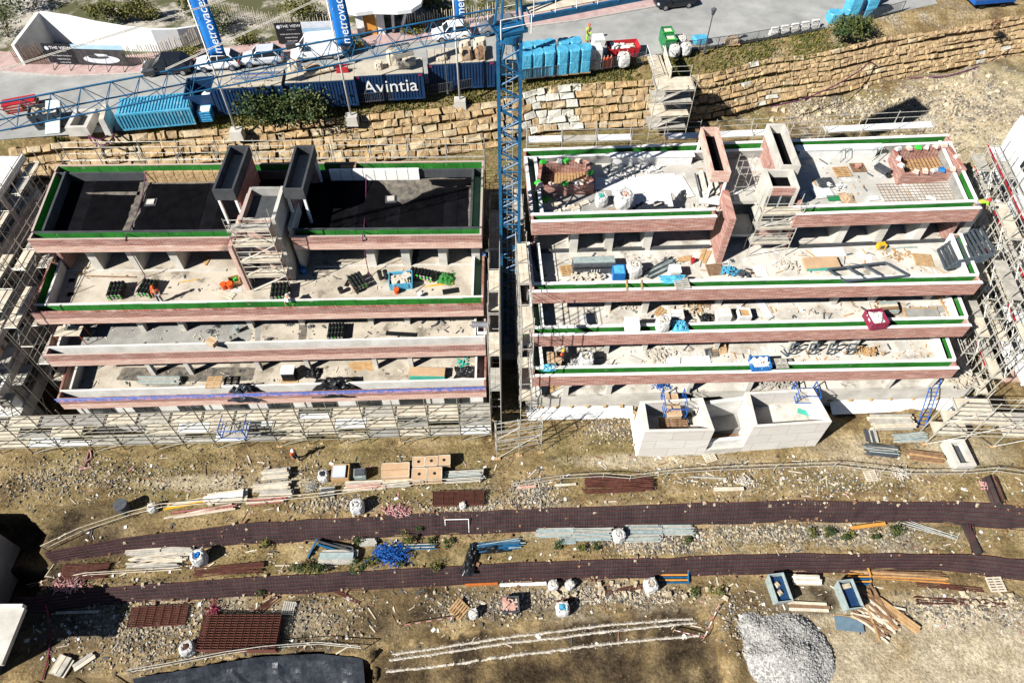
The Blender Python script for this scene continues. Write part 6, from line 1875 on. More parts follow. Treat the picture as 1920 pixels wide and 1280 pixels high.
for i, (a, b, lab) in enumerate((((1235, 1092), (1290, 1070), 'blue and orange steel angle frames below the lower strip'), ((1590, 1095), (1625, 1070), 'blue and orange door frames leaning at the left end of the lath bundle'))):
    p = onground(*a, -3.1); q = onground(*b, -3.1)
    t = T('angle_frame', lab, 'steel frame', p, world=True)
    for k in range(4):
        o = Vector((0, .16 * k, .05 + .1 * k)); m = ('crane_blue', 'timber_orange')[k % 2]
        beam('member', t, m, p + o, Vector((q.x, p.y, p.z)) + o, .1, .1); beam('member', t, m, Vector((q.x, p.y, p.z)) + o, q + o, .1, .1)
# goal frame and fence along the yard
t = T('goal_stand', 'white pipe goal frame standing on the upper strip', 'pipe stand', onground(836, 998, -1))
for a, b in (((0, 0, 0), (0, .5, 1.3)), ((1.8, 0, .1), (1.8, .5, 1.4)), ((0, .5, 1.3), (1.8, .5, 1.4))): bar('pipe', t, 'white_paint', a, b, .035)
def rail_fence(label, pts, z=0.0, h=1.05, m='steel', n_mid=1, dark=False):
    W = [onground(*p, z) for p in pts]
    t = T('guard_fence', label, 'fence', W[0], world=True)
    for a, b in zip(W[:-1], W[1:]):
        for s in ([h] + [h * .5] * n_mid):
            bar('rail', t, m, a + Vector((0, 0, s)), b + Vector((0, 0, s)), .03)
    for a in W:
        bar('post', t, m, a - Vector((0, 0, .1)), a + Vector((0, 0, h)), .035)
    return t
rail_fence('tubular guard fence along the right half of the yard', ((960, 917), (1050, 902), (1130, 898), (1180, 902), (1250, 892), (1350, 886), (1450, 882), (1560, 878), (1650, 888), (1700, 893), (1800, 893), (1860, 888), (1930, 898)))
rail_fence('tubular guard fence along the left half of the yard', ((90, 1033), (160, 1000), (250, 970), (310, 955), (400, 948), (500, 945), (600, 935), (700, 922), (790, 912), (900, 905)), m='plank')
rail_fence('guard fence around the dark pit at bottom left', ((250, 1262), (330, 1248), (430, 1228), (500, 1218), (600, 1210), (680, 1218)), z=-3.1)
rail_fence('low guard fence above the lower strip at left', ((60, 1102), (170, 1080), (280, 1074), (345, 1070)), z=-1.6, m='plank', h=.8)
# red and white tape stakes, ladder
t = T('blue_ladder', 'blue ladder leaning on the retaining face at the right', 'ladder', onground(1725, 800), world=True)
l0, l1 = onground(1727, 800), site(1752, 716, 3.3)
for s in (-.35, .35): bar('rail', t, 'blue_metal', l0 + Vector((s, 0, 0)), l1 + Vector((s, 0, .4)), .05)
for k in range(11): bar('rung', t, 'blue_metal', (l0.lerp(l1, k / 11 + .04)) + Vector((-.35, 0, .03)), (l0.lerp(l1, k / 11 + .04)) + Vector((.35, 0, .03)), .028)
for i, (a, b, lab) in enumerate((((1262, 1184), (1318, 1198), 'red and white tape across the end of the chalk lines'), ((1318, 1198), (1345, 1138), 'red and white tape running up beside the excavation'), ((750, 1176), (850, 1160), 'rusty beam with pink tape above the chalk lines'))):
    p, q = onground(*a, -3.6), onground(*b, -3.2)
    t = T('barrier_tape', lab, 'tape', p, world=True)
    for k in range(10): bar('band', t, ('pink_tape', 'white_paint', 'magenta')[k % 3] if i < 2 else ('rust', 'pink_tape')[k % 2], p.lerp(q, k / 10) + Vector((0, 0, .5)), p.lerp(q, (k + 1) / 10) + Vector((0, 0, .5)), .035)
    for w in (p, q): bar('stake', t, 'timber', w - Vector((0, 0, .1)), w + Vector((0, 0, .7)), .03)
# chalk lines in the digging
def chalk(label, pts, seed):
    r = random.Random(seed); b = MB()
    W = [site(*p, -3.8) for p in pts]
    n = 0
    for a, c in zip(W[:-1], W[1:]):
        k = int((c - a).length / .12)
        for i in range(k):
            p = a.lerp(c, i / k); y = p.y + .03 * mnoise.noise((p.x * .7, seed, 0)) + r.gauss(0, .012); z = gz_fast(p.x, y); w = .12 + .05 * mnoise.noise((p.x * 2, seed, 3)) + r.uniform(-.02, .02)
            b.v += [(p.x, y - w, z - .02), (p.x, y, z + .07 + r.uniform(0, .03)), (p.x, y + w, z - .02)]
            if n: b.f += [(3 * n - 3, 3 * n, 3 * n + 1, 3 * n - 2), (3 * n - 2, 3 * n + 1, 3 * n + 2, 3 * n - 1)]
            n += 1
    for _ in range(n):
        v = b.v[3 * r.randrange(n) + 1]; s = r.uniform(.03, .08); x, y = v[0] + r.gauss(0, .1), v[1] + r.gauss(0, .13)
        b.box((x, y, gz_fast(x, y) + .015), (s, s * .8, .05), r.uniform(0, 3))
    return tag(b.build('chalk_line', 'chalk'), label, 'chalk line', kind='stuff')
chalk('white chalk line, upper of three in the excavation', ((735, 1226), (960, 1193), (1130, 1172), (1302, 1158)), 1)
chalk('white chalk line, middle of three in the excavation', ((730, 1237), (960, 1204), (1150, 1182), (1310, 1166)), 2)
chalk('white chalk line, lowest of three in the excavation', ((722, 1256), (960, 1228), (1140, 1206), (1315, 1190)), 3)
# pit sheeting
pt = T('pit_lining', 'black sheeting lining the pit at the bottom left', 'sheeting', onground(480, 1260, -5), world=True)
b = MB(); n = 40
for i in range(n + 1):
    for j in range(9):
        f = i / n; px = 250 + f * 430
        yt = np.interp(px, [250, 330, 430, 500, 600, 690], [1272, 1258, 1240, 1230, 1225, 1236])
        p = site(px, float(yt), -3.0)
        d = j / 8
        b.v.append((p.x + d * .2, p.y - d * 2.6, -2.92 - 2.3 * d ** .8 + .22 * mnoise.noise((p.x * 1.1, d * 4, 3)) + .1 * mnoise.noise((p.x * 3, d * 9, 5))))
for i in range(n):
    for j in range(8):
        a = i * 9 + j
        b.f.append((a, a + 1, a + 10, a + 9))
b.build('sheet', 'dark_sheet', pt)
# ------------------------------------------------------------------ concrete pits, steps and white cloth before the right block
def pitbox(label, TL, TR, FR, FL, zt, zf, th=.3):
    """four corners of the rim (rear left, rear right, front right, front left)"""
    q = [Vector(site2(*p, zt)) for p in (TL, TR, FR, FL)]
    t = T('concrete_pit', label, 'concrete pit', (*((q[0] + q[2]) / 2), 0), world=True)
    c = (q[0] + q[1] + q[2] + q[3]) / 4
    inn = [p + (c - p).normalized() * th * 1.35 for p in q]
    for i in range(4):
        j = (i + 1) % 4
        MB().prism([tuple(q[i]), tuple(q[j]), tuple(inn[j]), tuple(inn[i])], -.4, zt).build('wall', 'form_concrete', t)
    MB().prism([tuple(p) for p in inn], -.3, zf).build('floor', 'concrete_floor', t)
    return t, q
pit1, q1 = pitbox('open concrete pit holding a blue cradle with cartons, left of two', (1200, 752), (1318, 745), (1340, 806), (1209, 809), 3.9, 2.0)
pit2, q2 = pitbox('open concrete pit with a turquoise board, right of two', (1397, 735), (1525, 728), (1560, 790), (1413, 800), 3.9, 2.0)
st = T('concrete_steps', 'sunken dark concrete landing with a low front wall between the two pits', 'landing', site(1370, 800, 1.2), world=True)
def bay(f0, f1, z0, z1, nm, m):
    a, b_, c_, d_ = q1[1].lerp(q1[2], f0), q2[0].lerp(q2[3], f0), q1[1].lerp(q1[2], f1), q2[0].lerp(q2[3], f1)
    MB().prism([(a.x + .02, a.y), (b_.x - .02, b_.y), (d_.x - .02, d_.y), (c_.x + .02, c_.y)], z0, z1).build(nm, m, st)
bay(0, .1, -.3, 3.3, 'rear_wall', 'concrete_white'); bay(.105, .55, -.3, 1.2, 'landing', 'concrete_grey'); bay(.555, .8, -.3, .5, 'landing', 'timber_brown'); bay(.805, .9, -.3, 1.5, 'front_wall', 'concrete_white'); bay(.905, 1.0, -.3, .7, 'step', 'concrete')
def cloth(label, pts_top, pts_bot, z0, z1):
    A, B = [site(*p, z0) for p in pts_top], [onground(*p, z1) for p in pts_bot]
    t = T('white_cloth', label, 'ground cloth', B[0], world=True)
    m = MB(); n = 40; k = 7
    def along(P, f):
        f *= len(P) - 1; i = min(int(f), len(P) - 2); return P[i].lerp(P[i + 1], f - i)
    for i in range(n + 1):
        a, b_ = along(A, i / n), along(B, i / n)
        for j in range(k):
            p = a.lerp(b_, j / (k - 1))
            m.v.append((p.x, p.y, p.z + .06 + .09 * mnoise.noise((p.x * .9, p.y * 2.0, 1))))
    for i in range(n):
        for j in range(k - 1):
            a = i * k + j
            m.f.append((a, a + 1, a + k + 1, a + k))
    m.build('sheet', 'geo_white', t)
    for i in range(0, n, 6):
        p = along(A, i / n); blk('weight', t, 'stone_b', (p.x, p.y, p.z + .15), (.35, .25, .2), i)
cloth('white ground cloth at the foot of the right block, left of the pits', ((985, 764), (1080, 762), (1186, 762)), ((990, 788), (1080, 786), (1186, 784)), .9, 0)
cloth('white ground cloth at the foot of the right block, right of the pits', ((1555, 752), (1680, 748), (1830, 744)), ((1560, 778), (1680, 772), (1830, 772)), .9, 0)
cloth('white ground cloth wrapped round the left pit corner', ((1188, 765), (1194, 800), (1204, 846)), ((1180, 775), (1184, 805), (1192, 856)), .5, 0)
# ------------------------------------------------------------------ neighbouring blocks at both edges of the picture
def neighbour(label, x0, x1, levels, m, side):
    t = T('neighbour_block', label, 'apartment block', ((x0 + x1) / 2, 36, 0), world=True)
    for k, (yf, yb, zf) in enumerate(levels):
        blk('floor_slab', t, m, ((x0 + x1) / 2, (yf + yb) / 2, zf - .15), (x1 - x0, yb - yf, .3))
        blk('parapet', t, m, ((x0 + x1) / 2, yf - .1, zf + (.2 if k else -.1)), (x1 - x0, .2, 1.3 if k else .7))
        xe = x1 if side < 0 else x0
        blk('parapet', t, m, (xe + side * .1, (yf + yb) / 2, zf + (.35 if k else .05)), (.2, yb - yf - .01, 1.0 if k else .4))
        zl = levels[k + 1][2] if k + 1 < len(levels) else 0
        yy = yf + 1.6
        blk('facade_wall', t, 'concrete_white' if k % 2 else 'brick_pale', ((x0 + x1) / 2, yy, (zf - .31 + zl) / 2), (x1 - x0 - .5, .25, zf - .31 - zl))
        if side < 0:
            for yy2 in np.arange(yy + .6, yb - .4, 3.1): blk('column', t, 'concrete', (xe - .4, float(yy2), (zf - .31 + zl) / 2), (.4, .4, zf - .31 - zl))
            blk('inner_wall', t, 'concrete_grey', (xe - 3.2, (yy + yb) / 2 + .2, (zf - .31 + zl) / 2), (.3, yb - yy - .3, zf - .31 - zl))
        else:
            blk('flank_wall', t, m, (xe + side * .15, (yy + yb) / 2 + .2, (zf - .31 + zl) / 2), (.3, yb - yy - .3, zf - .31 - zl))
            for yy2 in np.arange(yy + 2.0, yb - 1.5, 3.4): blk('window_opening', t, 'glass_dark', (xe - .02, float(yy2), zf - 1.6), (.06, 1.4, 1.5))
    return t
neighbour('pale concrete neighbouring block at the left edge', -62, -38.7, ((36.2, 45.8, 15.0), (32.4, 45.0, 11.6), (30.6, 44, 8.4), (28.8, 43, 5.2), (28.6, 42, 2.2)), 'concrete_white', -1)
neighbour('white neighbouring block at the right edge', 42.2, 66, ((39.5, 50.5, 15.2), (36.4, 49.8, 11.8), (34.8, 49, 8.6), (33.2, 47.5, 5.4), (32.8, 46, 2.4)), 'white_paint', 1)
nb = T('concrete_shell', 'raw concrete block at the bottom left edge', 'concrete block', (-42, 16, -3.1), world=True)
p0 = site(46, 1140, 1.4); p1 = site(34, 1245, 1.4)
blk('roof_slab', nb, 'concrete', (p0.x - 6, (p0.y + p1.y) / 2, 1.25), (12, p0.y - p1.y, .35)); blk('side_wall', nb, 'bitumen_grey', (p0.x - 8.6, (p0.y + p1.y) / 2, -1.2), (11.6, p0.y - p1.y - .6, 4.5))  # side wall set back and coloured dark for the deep shade under the slab
blk('roof_kerb', nb, 'concrete_white', (p0.x - 6, p0.y + .1, 1.5), (12, .2, .5)); blk('side_wall', nb, 'concrete', (p0.x - 11.5, p0.y + 3.6, -1.5), (12, 5.0, 6.4))  # this side wall is added out of view to cast shade to its right
# ------------------------------------------------------------------ boulders, gravel heap, rubble, weeds
def boulder(label, px, py, z, s, m='stone_grey', seed=0):
    p = onground(px, py, z); r = random.Random(seed + px)
    b = MB(); N, K = 9, 5
    for j in range(K):
        a = math.pi * (j + .5) / K - math.pi / 2
        for i in range(N):
            q = 2 * math.pi * i / N; k = r.uniform(.8, 1.15)
            b.v.append((math.cos(a) * math.cos(q) * s * k, math.cos(a) * math.sin(q) * s * .75 * k, math.sin(a) * s * .6 * k + s * .3))
    for j in range(K - 1):
        for i in range(N): b.f.append((j * N + i, j * N + (i + 1) % N, (j + 1) * N + (i + 1) % N, (j + 1) * N + i))
    b.f += [tuple(range(N - 1, -1, -1)), tuple(range((K - 1) * N, K * N))]
    o = b.build('boulder', m, base=p)
    return tag(o, label, 'boulder', group='boulders in the yard')
for i, (px, py, z, s, m, lab) in enumerate(((1808, 1163, -3.1, .62, 'stone_grey', 'large pale boulder alone on the track at the lower right'), (1763, 1143, -3.1, .4, 'stone_grey', 'pale boulder left of the large one at the lower right'), (1690, 1140, -3.1, .5, 'stone_b', 'tan boulder above the brown boards heap'), (592, 1150, -3.1, .5, 'stone_grey', 'grey boulder in the grass right of the square mesh stack'), (1088, 1146, -3.1, .5, 'stone_grey', 'grey boulder right of the blue and white bag'), (1314, 908, 0, .42, 'stone_grey', 'pale boulder right of the rusty bars, left of a pair'), (1324, 903, 0, .36, 'stone_grey', 'grey boulder right of the rusty bars, right of a pair'), (1320, 1095, -3.1, .42, 'stone_c', 'pale slab like boulder right of the blue angle frames'), (1355, 1135, -3.1, .5, 'stone_c', 'tan boulder at the top of the red and white tape'), (1718, 918, 0, .45, 'concrete', 'white flat stone above the upper strip at the right'), (1900, 1140, -3.1, .6, 'stone_c', 'tan boulder at the lower right edge'), (1870, 1125, -3.1, .4, 'stone_grey', 'small grey boulder at the lower right edge'), (1150, 1110, -3.1, .45, 'stone_b', 'brown boulder under the long rusty bars'), (1190, 1135, -3.1, .38, 'stone_c', 'tan boulder below the open white bag'), (1500, 1005, -1.6, .4, 'steel_dark', 'dark angular lump on the stony bench'))):
    boulder(lab, px, py, z, s, m, i)
hp = onground(1465, 1225, -3.1)
b = MB(); r = random.Random(9)
n = 46
for i in range(n + 1):
    for j in range(n + 1):
        u, v = i / n * 2 - 1, j / n * 2 - 1
        d = math.hypot(u, v)
        x, y = u * 3.6, v * 3.3
        d = math.hypot(u - .12, v + .08) * (1 + .16 * mnoise.noise((math.atan2(v, u) * 1.1, 0, 5)))
        h = max(max(0, 1 - d) ** .8 * 1.6, max(0, 1 - math.hypot(u + .45, v - .5) * 2.1) * .7, max(0, 1 - math.hypot(u - .5, v + .55) * 2.3) * .7) * (1 + .55 * mnoise.noise((u * 2.2, v * 2.2, 1)))
        b.v.append((x, y, h - .12 + (.07 * mnoise.noise((x * 3, y * 3, 2)) if h > .02 else 0)))
for i in range(n):
    for j in range(n):
        a = i * (n + 1) + j
        b.f.append((a, a + n + 1, a + n + 2, a + 1))
heap = T('gravel_heap', 'conical heap of grey gravel at the bottom right', 'gravel heap', hp)
b.build('core', 'gravel', heap)
b = MB()
for _ in range(5200):
    a, d = r.uniform(0, 6.28), math.sqrt(r.random()) * 1.0 * (1.3 if r.random() < .06 else 1)
    u, v = math.cos(a) * d, math.sin(a) * d
    x, y = u * 3.6, v * 3.3
    d2 = math.hypot(u - .12, v + .08) * (1 + .16 * mnoise.noise((math.atan2(v, u) * 1.1, 0, 5)))
    h = max(max(0, 1 - d2) ** .8 * 1.6, max(0, 1 - math.hypot(u + .45, v - .5) * 2.1) * .7, max(0, 1 - math.hypot(u - .5, v + .55) * 2.3) * .7) * (1 + .55 * mnoise.noise((u * 2.2, v * 2.2, 1))) - .12
    s = .03 + .14 * r.random() ** 2.5
    b.box((x, y, max(h, -.05) + .02), (s, s * r.uniform(.6, 1), s * .7), r.uniform(0, 3), r.uniform(.4, .9))
tag(b.build('pebbles', 'gravel', heap), kind='stuff')
def scatter(name, label, cat, m, zones, seed, smin, smax):
    r = random.Random(seed); b = MB()
    for px, py, z, rx, ry, n in zones:
        c = onground(px, py, z)
        for _ in range(n):
            x, y = c.x + r.gauss(0, .45) * rx, c.y + r.gauss(0, .45) * ry
            if y < 11.5: continue
            s = smin + (smax - smin) * r.random() ** 3
            zz = gz_fast(x, y)
            b.box((x, y, zz + s * .2), (s * r.uniform(.7, 1.3), s * r.uniform(.5, 1), s * r.uniform(.4, .8)), r.uniform(0, 3), r.uniform(.35, .85))
    return tag(b.build(name, m), label, cat, kind='stuff')
Z1 = [(200, 890, 0, 7, 2.0, 450), (60, 905, 0, 5, 2.5, 350), (880, 945, 0, 4.5, .9, 500), (1000, 925, 0, 2.2, 1.5, 500), (640, 945, 0, 4, .8, 300), (1500, 1000, -1.6, 10, 1.0, 1100), (1230, 1018, -1.6, 6, 1.0, 700), (300, 1180, -3.1, 8, 3, 1300), (1120, 1118, -3.1, 8, .9, 700), (1800, 1140, -3.1, 6, 1.2, 600), (900, 1140, -3.1, 5, 1.4, 400), (500, 900, 0, 12, 3, 500), (1500, 900, 0, 14, 2, 700), (1150, 800, 0, 4, 2, 400), (1400, 1170, -3.1, 3, 3, 300), (600, 1160, -3.1, 5, 3, 400), (1800, 200, 9.5, 7, 6, 1200), (1600, 205, 9, 8, 3, 1000)]
Z2 = [(1780, 180, 9.5, 7, 5, 130), (1580, 210, 9, 7, 3, 90), (1150, 1112, -3.1, 7, .8, 70), (1850, 1135, -3.1, 4, .8, 60)]
scatter('rubble', 'pale broken stones strewn over the yard and benches', 'rubble', 'rubble', Z1, 21, .04, .24)
scatter('rubble', 'larger pale rocks scattered on the rough bank and the rubble edges', 'rubble', 'rubble', Z2, 24, .14, .6)
scatter('rubble', 'grey stone chips strewn over the stony patches', 'rubble', 'gravel', Z1, 22, .03, .16)
scatter('rubble', 'dark clods of earth strewn over the yard', 'rubble', 'roof_dust', Z1, 23, .04, .24)
def edge_clods(name, label, m, seed, n):
    r = random.Random(seed); b = MB()
    for _ in range(n):
        L = r.choice((S1T, S1B, S2T, S2B)); x = r.uniform(-32, 40)
        if mnoise.noise((x * .3, seed, L[1][0])) < -.1: continue
        y = float(np.interp(x, *L)) + r.gauss(0, .22); s = .05 + .2 * r.random() ** 3
        b.box((x, y, gz_fast(x, y) + .08 + s * .2), (s * r.uniform(.7, 1.4), s, s * .7), r.uniform(0, 3), r.uniform(.4, .9))
    tag(b.build(name, m), label, 'rubble', kind='stuff')
edge_clods('rubble', 'tan clods spilled over the edges of the mesh strips', 'rubble', 41, 700)
edge_clods('rubble', 'brown clods spilled over the edges of the mesh strips', 'timber_brown', 42, 700)
def litter(label, m, seed, n, lmin, lmax, w):
    r = random.Random(seed); b = MB()
    for _ in range(n):
        x = r.uniform(-36, 41); k = r.random()
        y = r.uniform(float(np.interp(x, *S1T)) + .3, 27.2) if k < .4 else (r.uniform(float(np.interp(x, *S2T)) + .2, float(np.interp(x, *S1B)) - .2) if k < .62 else r.uniform(max(12, float(np.interp(x, *S2B)) - 4.5), float(np.interp(x, *S2B)) - .2))
        if mnoise.noise((x * .22, y * .6, seed)) < -.05: continue
        l = lmin + (lmax - lmin) * r.random() ** 2
        b.box((x, y, gz_fast(x, y) + .04), (l, w * r.uniform(.5, 1.6), .03), r.gauss(0, .9), 1)
    tag(b.build('litter', m), label, 'litter', kind='stuff')
litter('pale wood splinters littering the yard', 'plank', 51, 420, .15, 1.1, .07)
litter('brown wood splinters littering the yard', 'timber_brown', 52, 420, .15, 1.2, .07)
litter('white plastic and plaster scraps littering the yard', 'plasterboard', 53, 300, .08, .4, .16)
litter('pink tape scraps littering the yard', 'pink_tape', 54, 120, .1, .5, .06)
litter('dark scraps littering the yard', 'steel_dark', 55, 300, .1, .8, .08)
r = random.Random(77)
wl = ('weed clump', 'bushes on the bench')
for i, (px, py, z, s, lab) in enumerate(((559, 1066, -1.6, .75, 'large dark weed bush left of the panel stack on the bench'), (582, 1066, -1.6, .6, 'dark weed bush, second from the left below the trestle'), (600, 1070, -1.6, .7, 'olive weed bush, third from the left below the trestle'), (671, 1066, -1.6, .65, 'dark weed bush below the blue tangle at left'), (700, 1058, -1.6, .5, 'olive weed bush below the blue tangle'), (692, 1052, -1.6, .35, 'small weed just left of the blue tangle'), (750, 1058, -1.6, .4, 'small weed under the blue tangle'), (815, 1064, -1.6, .55, 'weed bush at the edge of the lower strip in the middle'), (841, 1022, -1.6, .45, 'small dark weed right of the long blue pipes'), (810, 1018, -1.6, .4, 'small dark weed behind the long blue pipes'), (765, 1012, -1.6, .6, 'weed tuft behind the long blue pipes'), (672, 1014, -1.6, .5, 'green weed at the right foot of the trestle'), (491, 1112, -2.5, .55, 'green weed on the lower strip at left'), (500, 1024, -1.6, .5, 'green weed at the left edge of the bench below the strip'), (788, 990, -1, .35, 'dry weed growing through the upper strip'), (1045, 1024, -1.6, .4, 'small dark weed below the silver pipes'), (1090, 1030, -1.6, .45, 'dark weed below the silver pipes, in the middle'), (1118, 1026, -1.6, .4, 'dry weed below the silver pipes, at right'), (1286, 1014, -1.6, .4, 'small weed below the rightmost pipe stack'), (1517, 1003, -1.6, .5, 'green weed right of the dark lump on the stony bench'), (1553, 1001, -1.6, .6, 'largest green weed on the stony bench'), (1583, 1012, -1.6, .45, 'green weed left of the orange beam'), (1592, 1004, -1.6, .4, 'small green weed near the orange beam'), (1636, 1004, -1.6, .45, 'green weed under the orange beam'), (1675, 998, -1.6, .7, 'dry brown weed right of the orange beam'), (1340, 1112, -3.1, .6, 'dark weed behind the tape at the excavation'), (1300, 1112, -3.1, .5, 'dark weed right of the blue angle frames'))):
    shrub('weed_clump', lab, 'weed', onground(px, py, z), s, s, s * .8, int(220 * s / .5), ('leaf_dark', 'leaf_olive', 'leaf_dark')[i % 3], .08, 100 + i, group='weeds on the benches', lumps=4, stems=2)
def yardpts(r):
    while True:
        x = r.uniform(-40, 40)
        k = r.random()
        if k < .45: y = r.uniform(ip(x, S1T) + .3, 29)
        elif k < .8: y = r.uniform(ip(x, S2T) + .2, ip(x, S1B) - .2)
        else: y = r.uniform(48, 62) if x > 15 else r.uniform(47, 54)
        if mnoise.noise((x * .28, float(y) * .5, 5)) > .05: return x, float(y)
tufts('yard_weeds', 'thin olive weeds growing over the yard and benches', yardpts, 4200, .16, 'leaf_olive', 5)
tufts('yard_weeds', 'dry yellow weeds growing over the yard and benches', yardpts, 3600, .15, 'leaf_yellow', 6)
# ------------------------------------------------------------------ things on the roofs and terraces
zRL, zBL, zCL, zDL = flL[:4]
zRR, zBR, zCR, zDR, zER = flR
def at(px, py, z): return site(px, py, z + .004)
def patch(b, px_pts, z, m, nm='dust_patch', seed=0, sub=5, amp=.25, lift=.009):
    """a thin sheet with a ragged outline on a floor: deposit, damp, painted shade"""
    W = [site2(*p, z) for p in px_pts]
    out = []
    for i, p in enumerate(W):
        q = W[(i + 1) % len(W)]
        for k in range(sub):
            x, y = p[0] + (q[0] - p[0]) * k / sub, p[1] + (q[1] - p[1]) * k / sub
            out.append((x + amp * mnoise.noise((x * 2.1, y * 2.1, seed)), y + amp * mnoise.noise((x * 2.1, y * 2.1, seed + 9))))
    return MB().prism(out, z + .001, z + lift).build(nm, m, b)
patch(blockL, ((262, 340), (285, 338), (275, 360), (262, 395), (250, 425), (243, 438), (231, 436), (243, 400), (255, 368)), zRL, 'roof_dust', seed=1)
patch(blockL, ((160, 361), (262, 359), (262, 366), (165, 364)), zRL, 'roof_dust', seed=2, amp=.08)
patch(blockL, ((285, 336), (420, 336), (415, 344), (285, 345)), zRL, 'roof_dust', seed=3, amp=.1)
patch(blockL, ((706, 338), (820, 334), (888, 336), (888, 350), (820, 352), (785, 368), (752, 384), (735, 365)), zRL, 'roof_dust', seed=4)
patch(blockL, ((880, 352), (890, 352), (890, 425), (878, 425)), zRL, 'roof_dust', seed=6, amp=.1)
patch(blockL, ((806, 337), (886, 335), (888, 348), (835, 352), (810, 347)), zRL, 'bitumen', seed=5, lift=.013)
patch(blockL, ((105, 612), (330, 600), (470, 603), (470, 640), (330, 645), (250, 650), (110, 655)), zCL, 'concrete_grey', 'damp_shade_patch', 7, amp=.4)
patch(blockL, ((420, 532), (450, 535), (455, 550), (400, 548)), zBL, 'screed_grey', 'damp_shade_patch', 8, amp=.2)
patch(blockL, ((650, 680), (700, 676), (705, 692), (665, 695)), zDL, 'timber', 'dust_patch', 9, amp=.3)
patch(blockR, ((1000, 360), (1110, 350), (1250, 385), (1290, 395), (1010, 405)), zRR, 'concrete_grey', 'damp_shade_patch', 10, amp=.3)
patch(blockR, ((1655, 580), (1650, 592), (1800, 585), (1790, 572)), zCR, 'concrete_grey', 'damp_shade_patch', 12, amp=.2)
n_, d_ = norm2(bkL[1], bkL[0])
for i in range(8):        # pale insulation slabs along the rear wall of the black roof
    p = bkL[1] + d_ * (5.4 + i * .86) + n_ * 1.02
    blk('insulation_slab', blockL, 'white_coping', (p.x, p.y, zRL + .5), (.82, .22, .98), math.atan2(d_.y, d_.x))
for i in range(9):
    p = bkL[1] + d_ * (19.6 + i * .75) + n_ * 1.0
    blk('insulation_slab', blockL, 'stone_b', (p.x, p.y, zRL + .48), (.7, .2, .95), math.atan2(d_.y, d_.x))
for k, (px, py) in enumerate(((733, 374), (283, 380))):
    t = T('roof_hatch', ('pale square roof outlet on the right half of the black roof', 'pale square roof outlet on the left half of the black roof')[k], 'roof outlet', at(px, py, zRL), .1)
    blk('cover', t, 'concrete', (0, 0, .08), (.55, .5, .1)); blk('frame', t, 'bitumen_grey', (0, 0, .025), (.85, .8, .05))
t = T('plywood_sheet', 'brown plywood sheet lying across the rear parapet of the black roof', 'plywood', at(653, 312, zsL[0]), .05)
blk('sheet', t, 'timber_brown', (0, -.1, .04), (1.2, .95, .03)); blk('batten', t, 'timber', (0, -.1, .07), (1.2, .08, .03))
t = T('blue_ladder', 'blue ladder lying behind the trays on the black roof', 'ladder', at(500, 318, zRL + .1), .02)
for y in (-.2, .2): bar('rail', t, 'crane_blue', (-1.4, y, .05), (1.4, y, .05), .04)
for k in range(9): bar('rung', t, 'crane_blue', (-1.2 + k * .3, -.2, .05), (-1.2 + k * .3, .2, .05), .025)
for k, (px, py, rz) in enumerate(((452, 322, -.3), (455, 340, -.3))):
    t = T('pipe_rack', ('white insulation boards standing beside the left tray, rear', 'white insulation boards standing beside the left tray, front')[k], 'insulation', at(px, py, zRL + 1.2), rz)
    for q in range(4): blk('board', t, 'white_coping', (q * .1, 0, .5 - k * .3), (.08, 1.1, 1.5))
# bundles of black lagged pipe on pallets
def rolls(label, px, py, z, rz, nx_=4, ny_=3, r=.13, L=.55, up=False, fixed=True):
    t = T('pipe_pallet', label, 'pipe pallet', at(px, py, z), rz, group='black lagged pipe on pallets')
    w, d = nx_ * r * 2.1, ny_ * L * .8
    for k in range(4): blk('slat', t, 'timber', (0, -d / 2 + d * (k + .5) / 4, .1), (w, .12, .03))
    for k in range(2): blk('bearer', t, 'timber', ((k - .5) * w * .7, 0, .045), (.1, d, .08))
    for lay in range(2):
        for i in range(nx_):
            for j in range(ny_):
                x = (i - (nx_ - 1) / 2) * r * 2.05
                y = (j - (ny_ - 1) / 2) * L * .85
                z0 = .13 + r + lay * r * 1.9
                o = bar('roll', t, 'black_plastic', (x, y - L * .38, z0), (x, y + L * .38, z0), r, 'cyl')
                bar('end_ring', t, 'lime_plastic' if (i + j + lay) % 3 == 0 else 'steel', (x, y - L * .40, z0), (x, y - L * .385, z0), r * .75, 'cyl')
    return t
rolls('black pipe rolls on a pallet, leftmost on the upper terrace of the left block', 222, 550, zBL, .1)
rolls('black pipe rolls on a pallet, left of the orange worker on the upper terrace', 280, 546, zBL, -.15, 4, 3)
rolls('black pipe rolls at the foot of the stair core scaffold', 528, 552, zBL, .1, 5, 3)
rolls('black pipe rolls turned askew right of the stair core', 672, 534, zBL, .55, 4, 3)
rolls('long row of black pipe rolls near the right end of the upper terrace', 792, 520, zBL, -.25, 7, 1, L=.9)
rolls('flat green and black pipe pallet on the second terrace of the left block', 632, 627, zCL, .05, 5, 3, .12)
def pots(label, px, py, z, n, m, r=.16, h=.45, cat='pot', gap=.42):
    for i in range(n):
        t = T('plastic_pot', label if n == 1 else f'{label}, {("left", "right", "rear")[i]}', cat, at(px, py, z) + Vector((i * gap, .05 * i, 0)), group='loose pots and buckets')
        MB().tube((0, 0, 0), (0, 0, h), r * .85, 12, r).build('wall', m, t); MB().tube((0, 0, h), (0, 0, h + .03), r * 1.08, 12).build('rim', m, t)
pots('tall black pipe socket standing right of the askew rolls', 714, 523, zBL, 2, 'black_plastic', .17, .8)
pots('black pot by the front planter near the stair core', 640, 548, zBL, 2, 'black_plastic', .2, .4, gap=1.2)
pots('orange bucket before the blue debris tray', 744, 549, zBL, 1, 'orange_plastic', .2, .4, 'bucket')
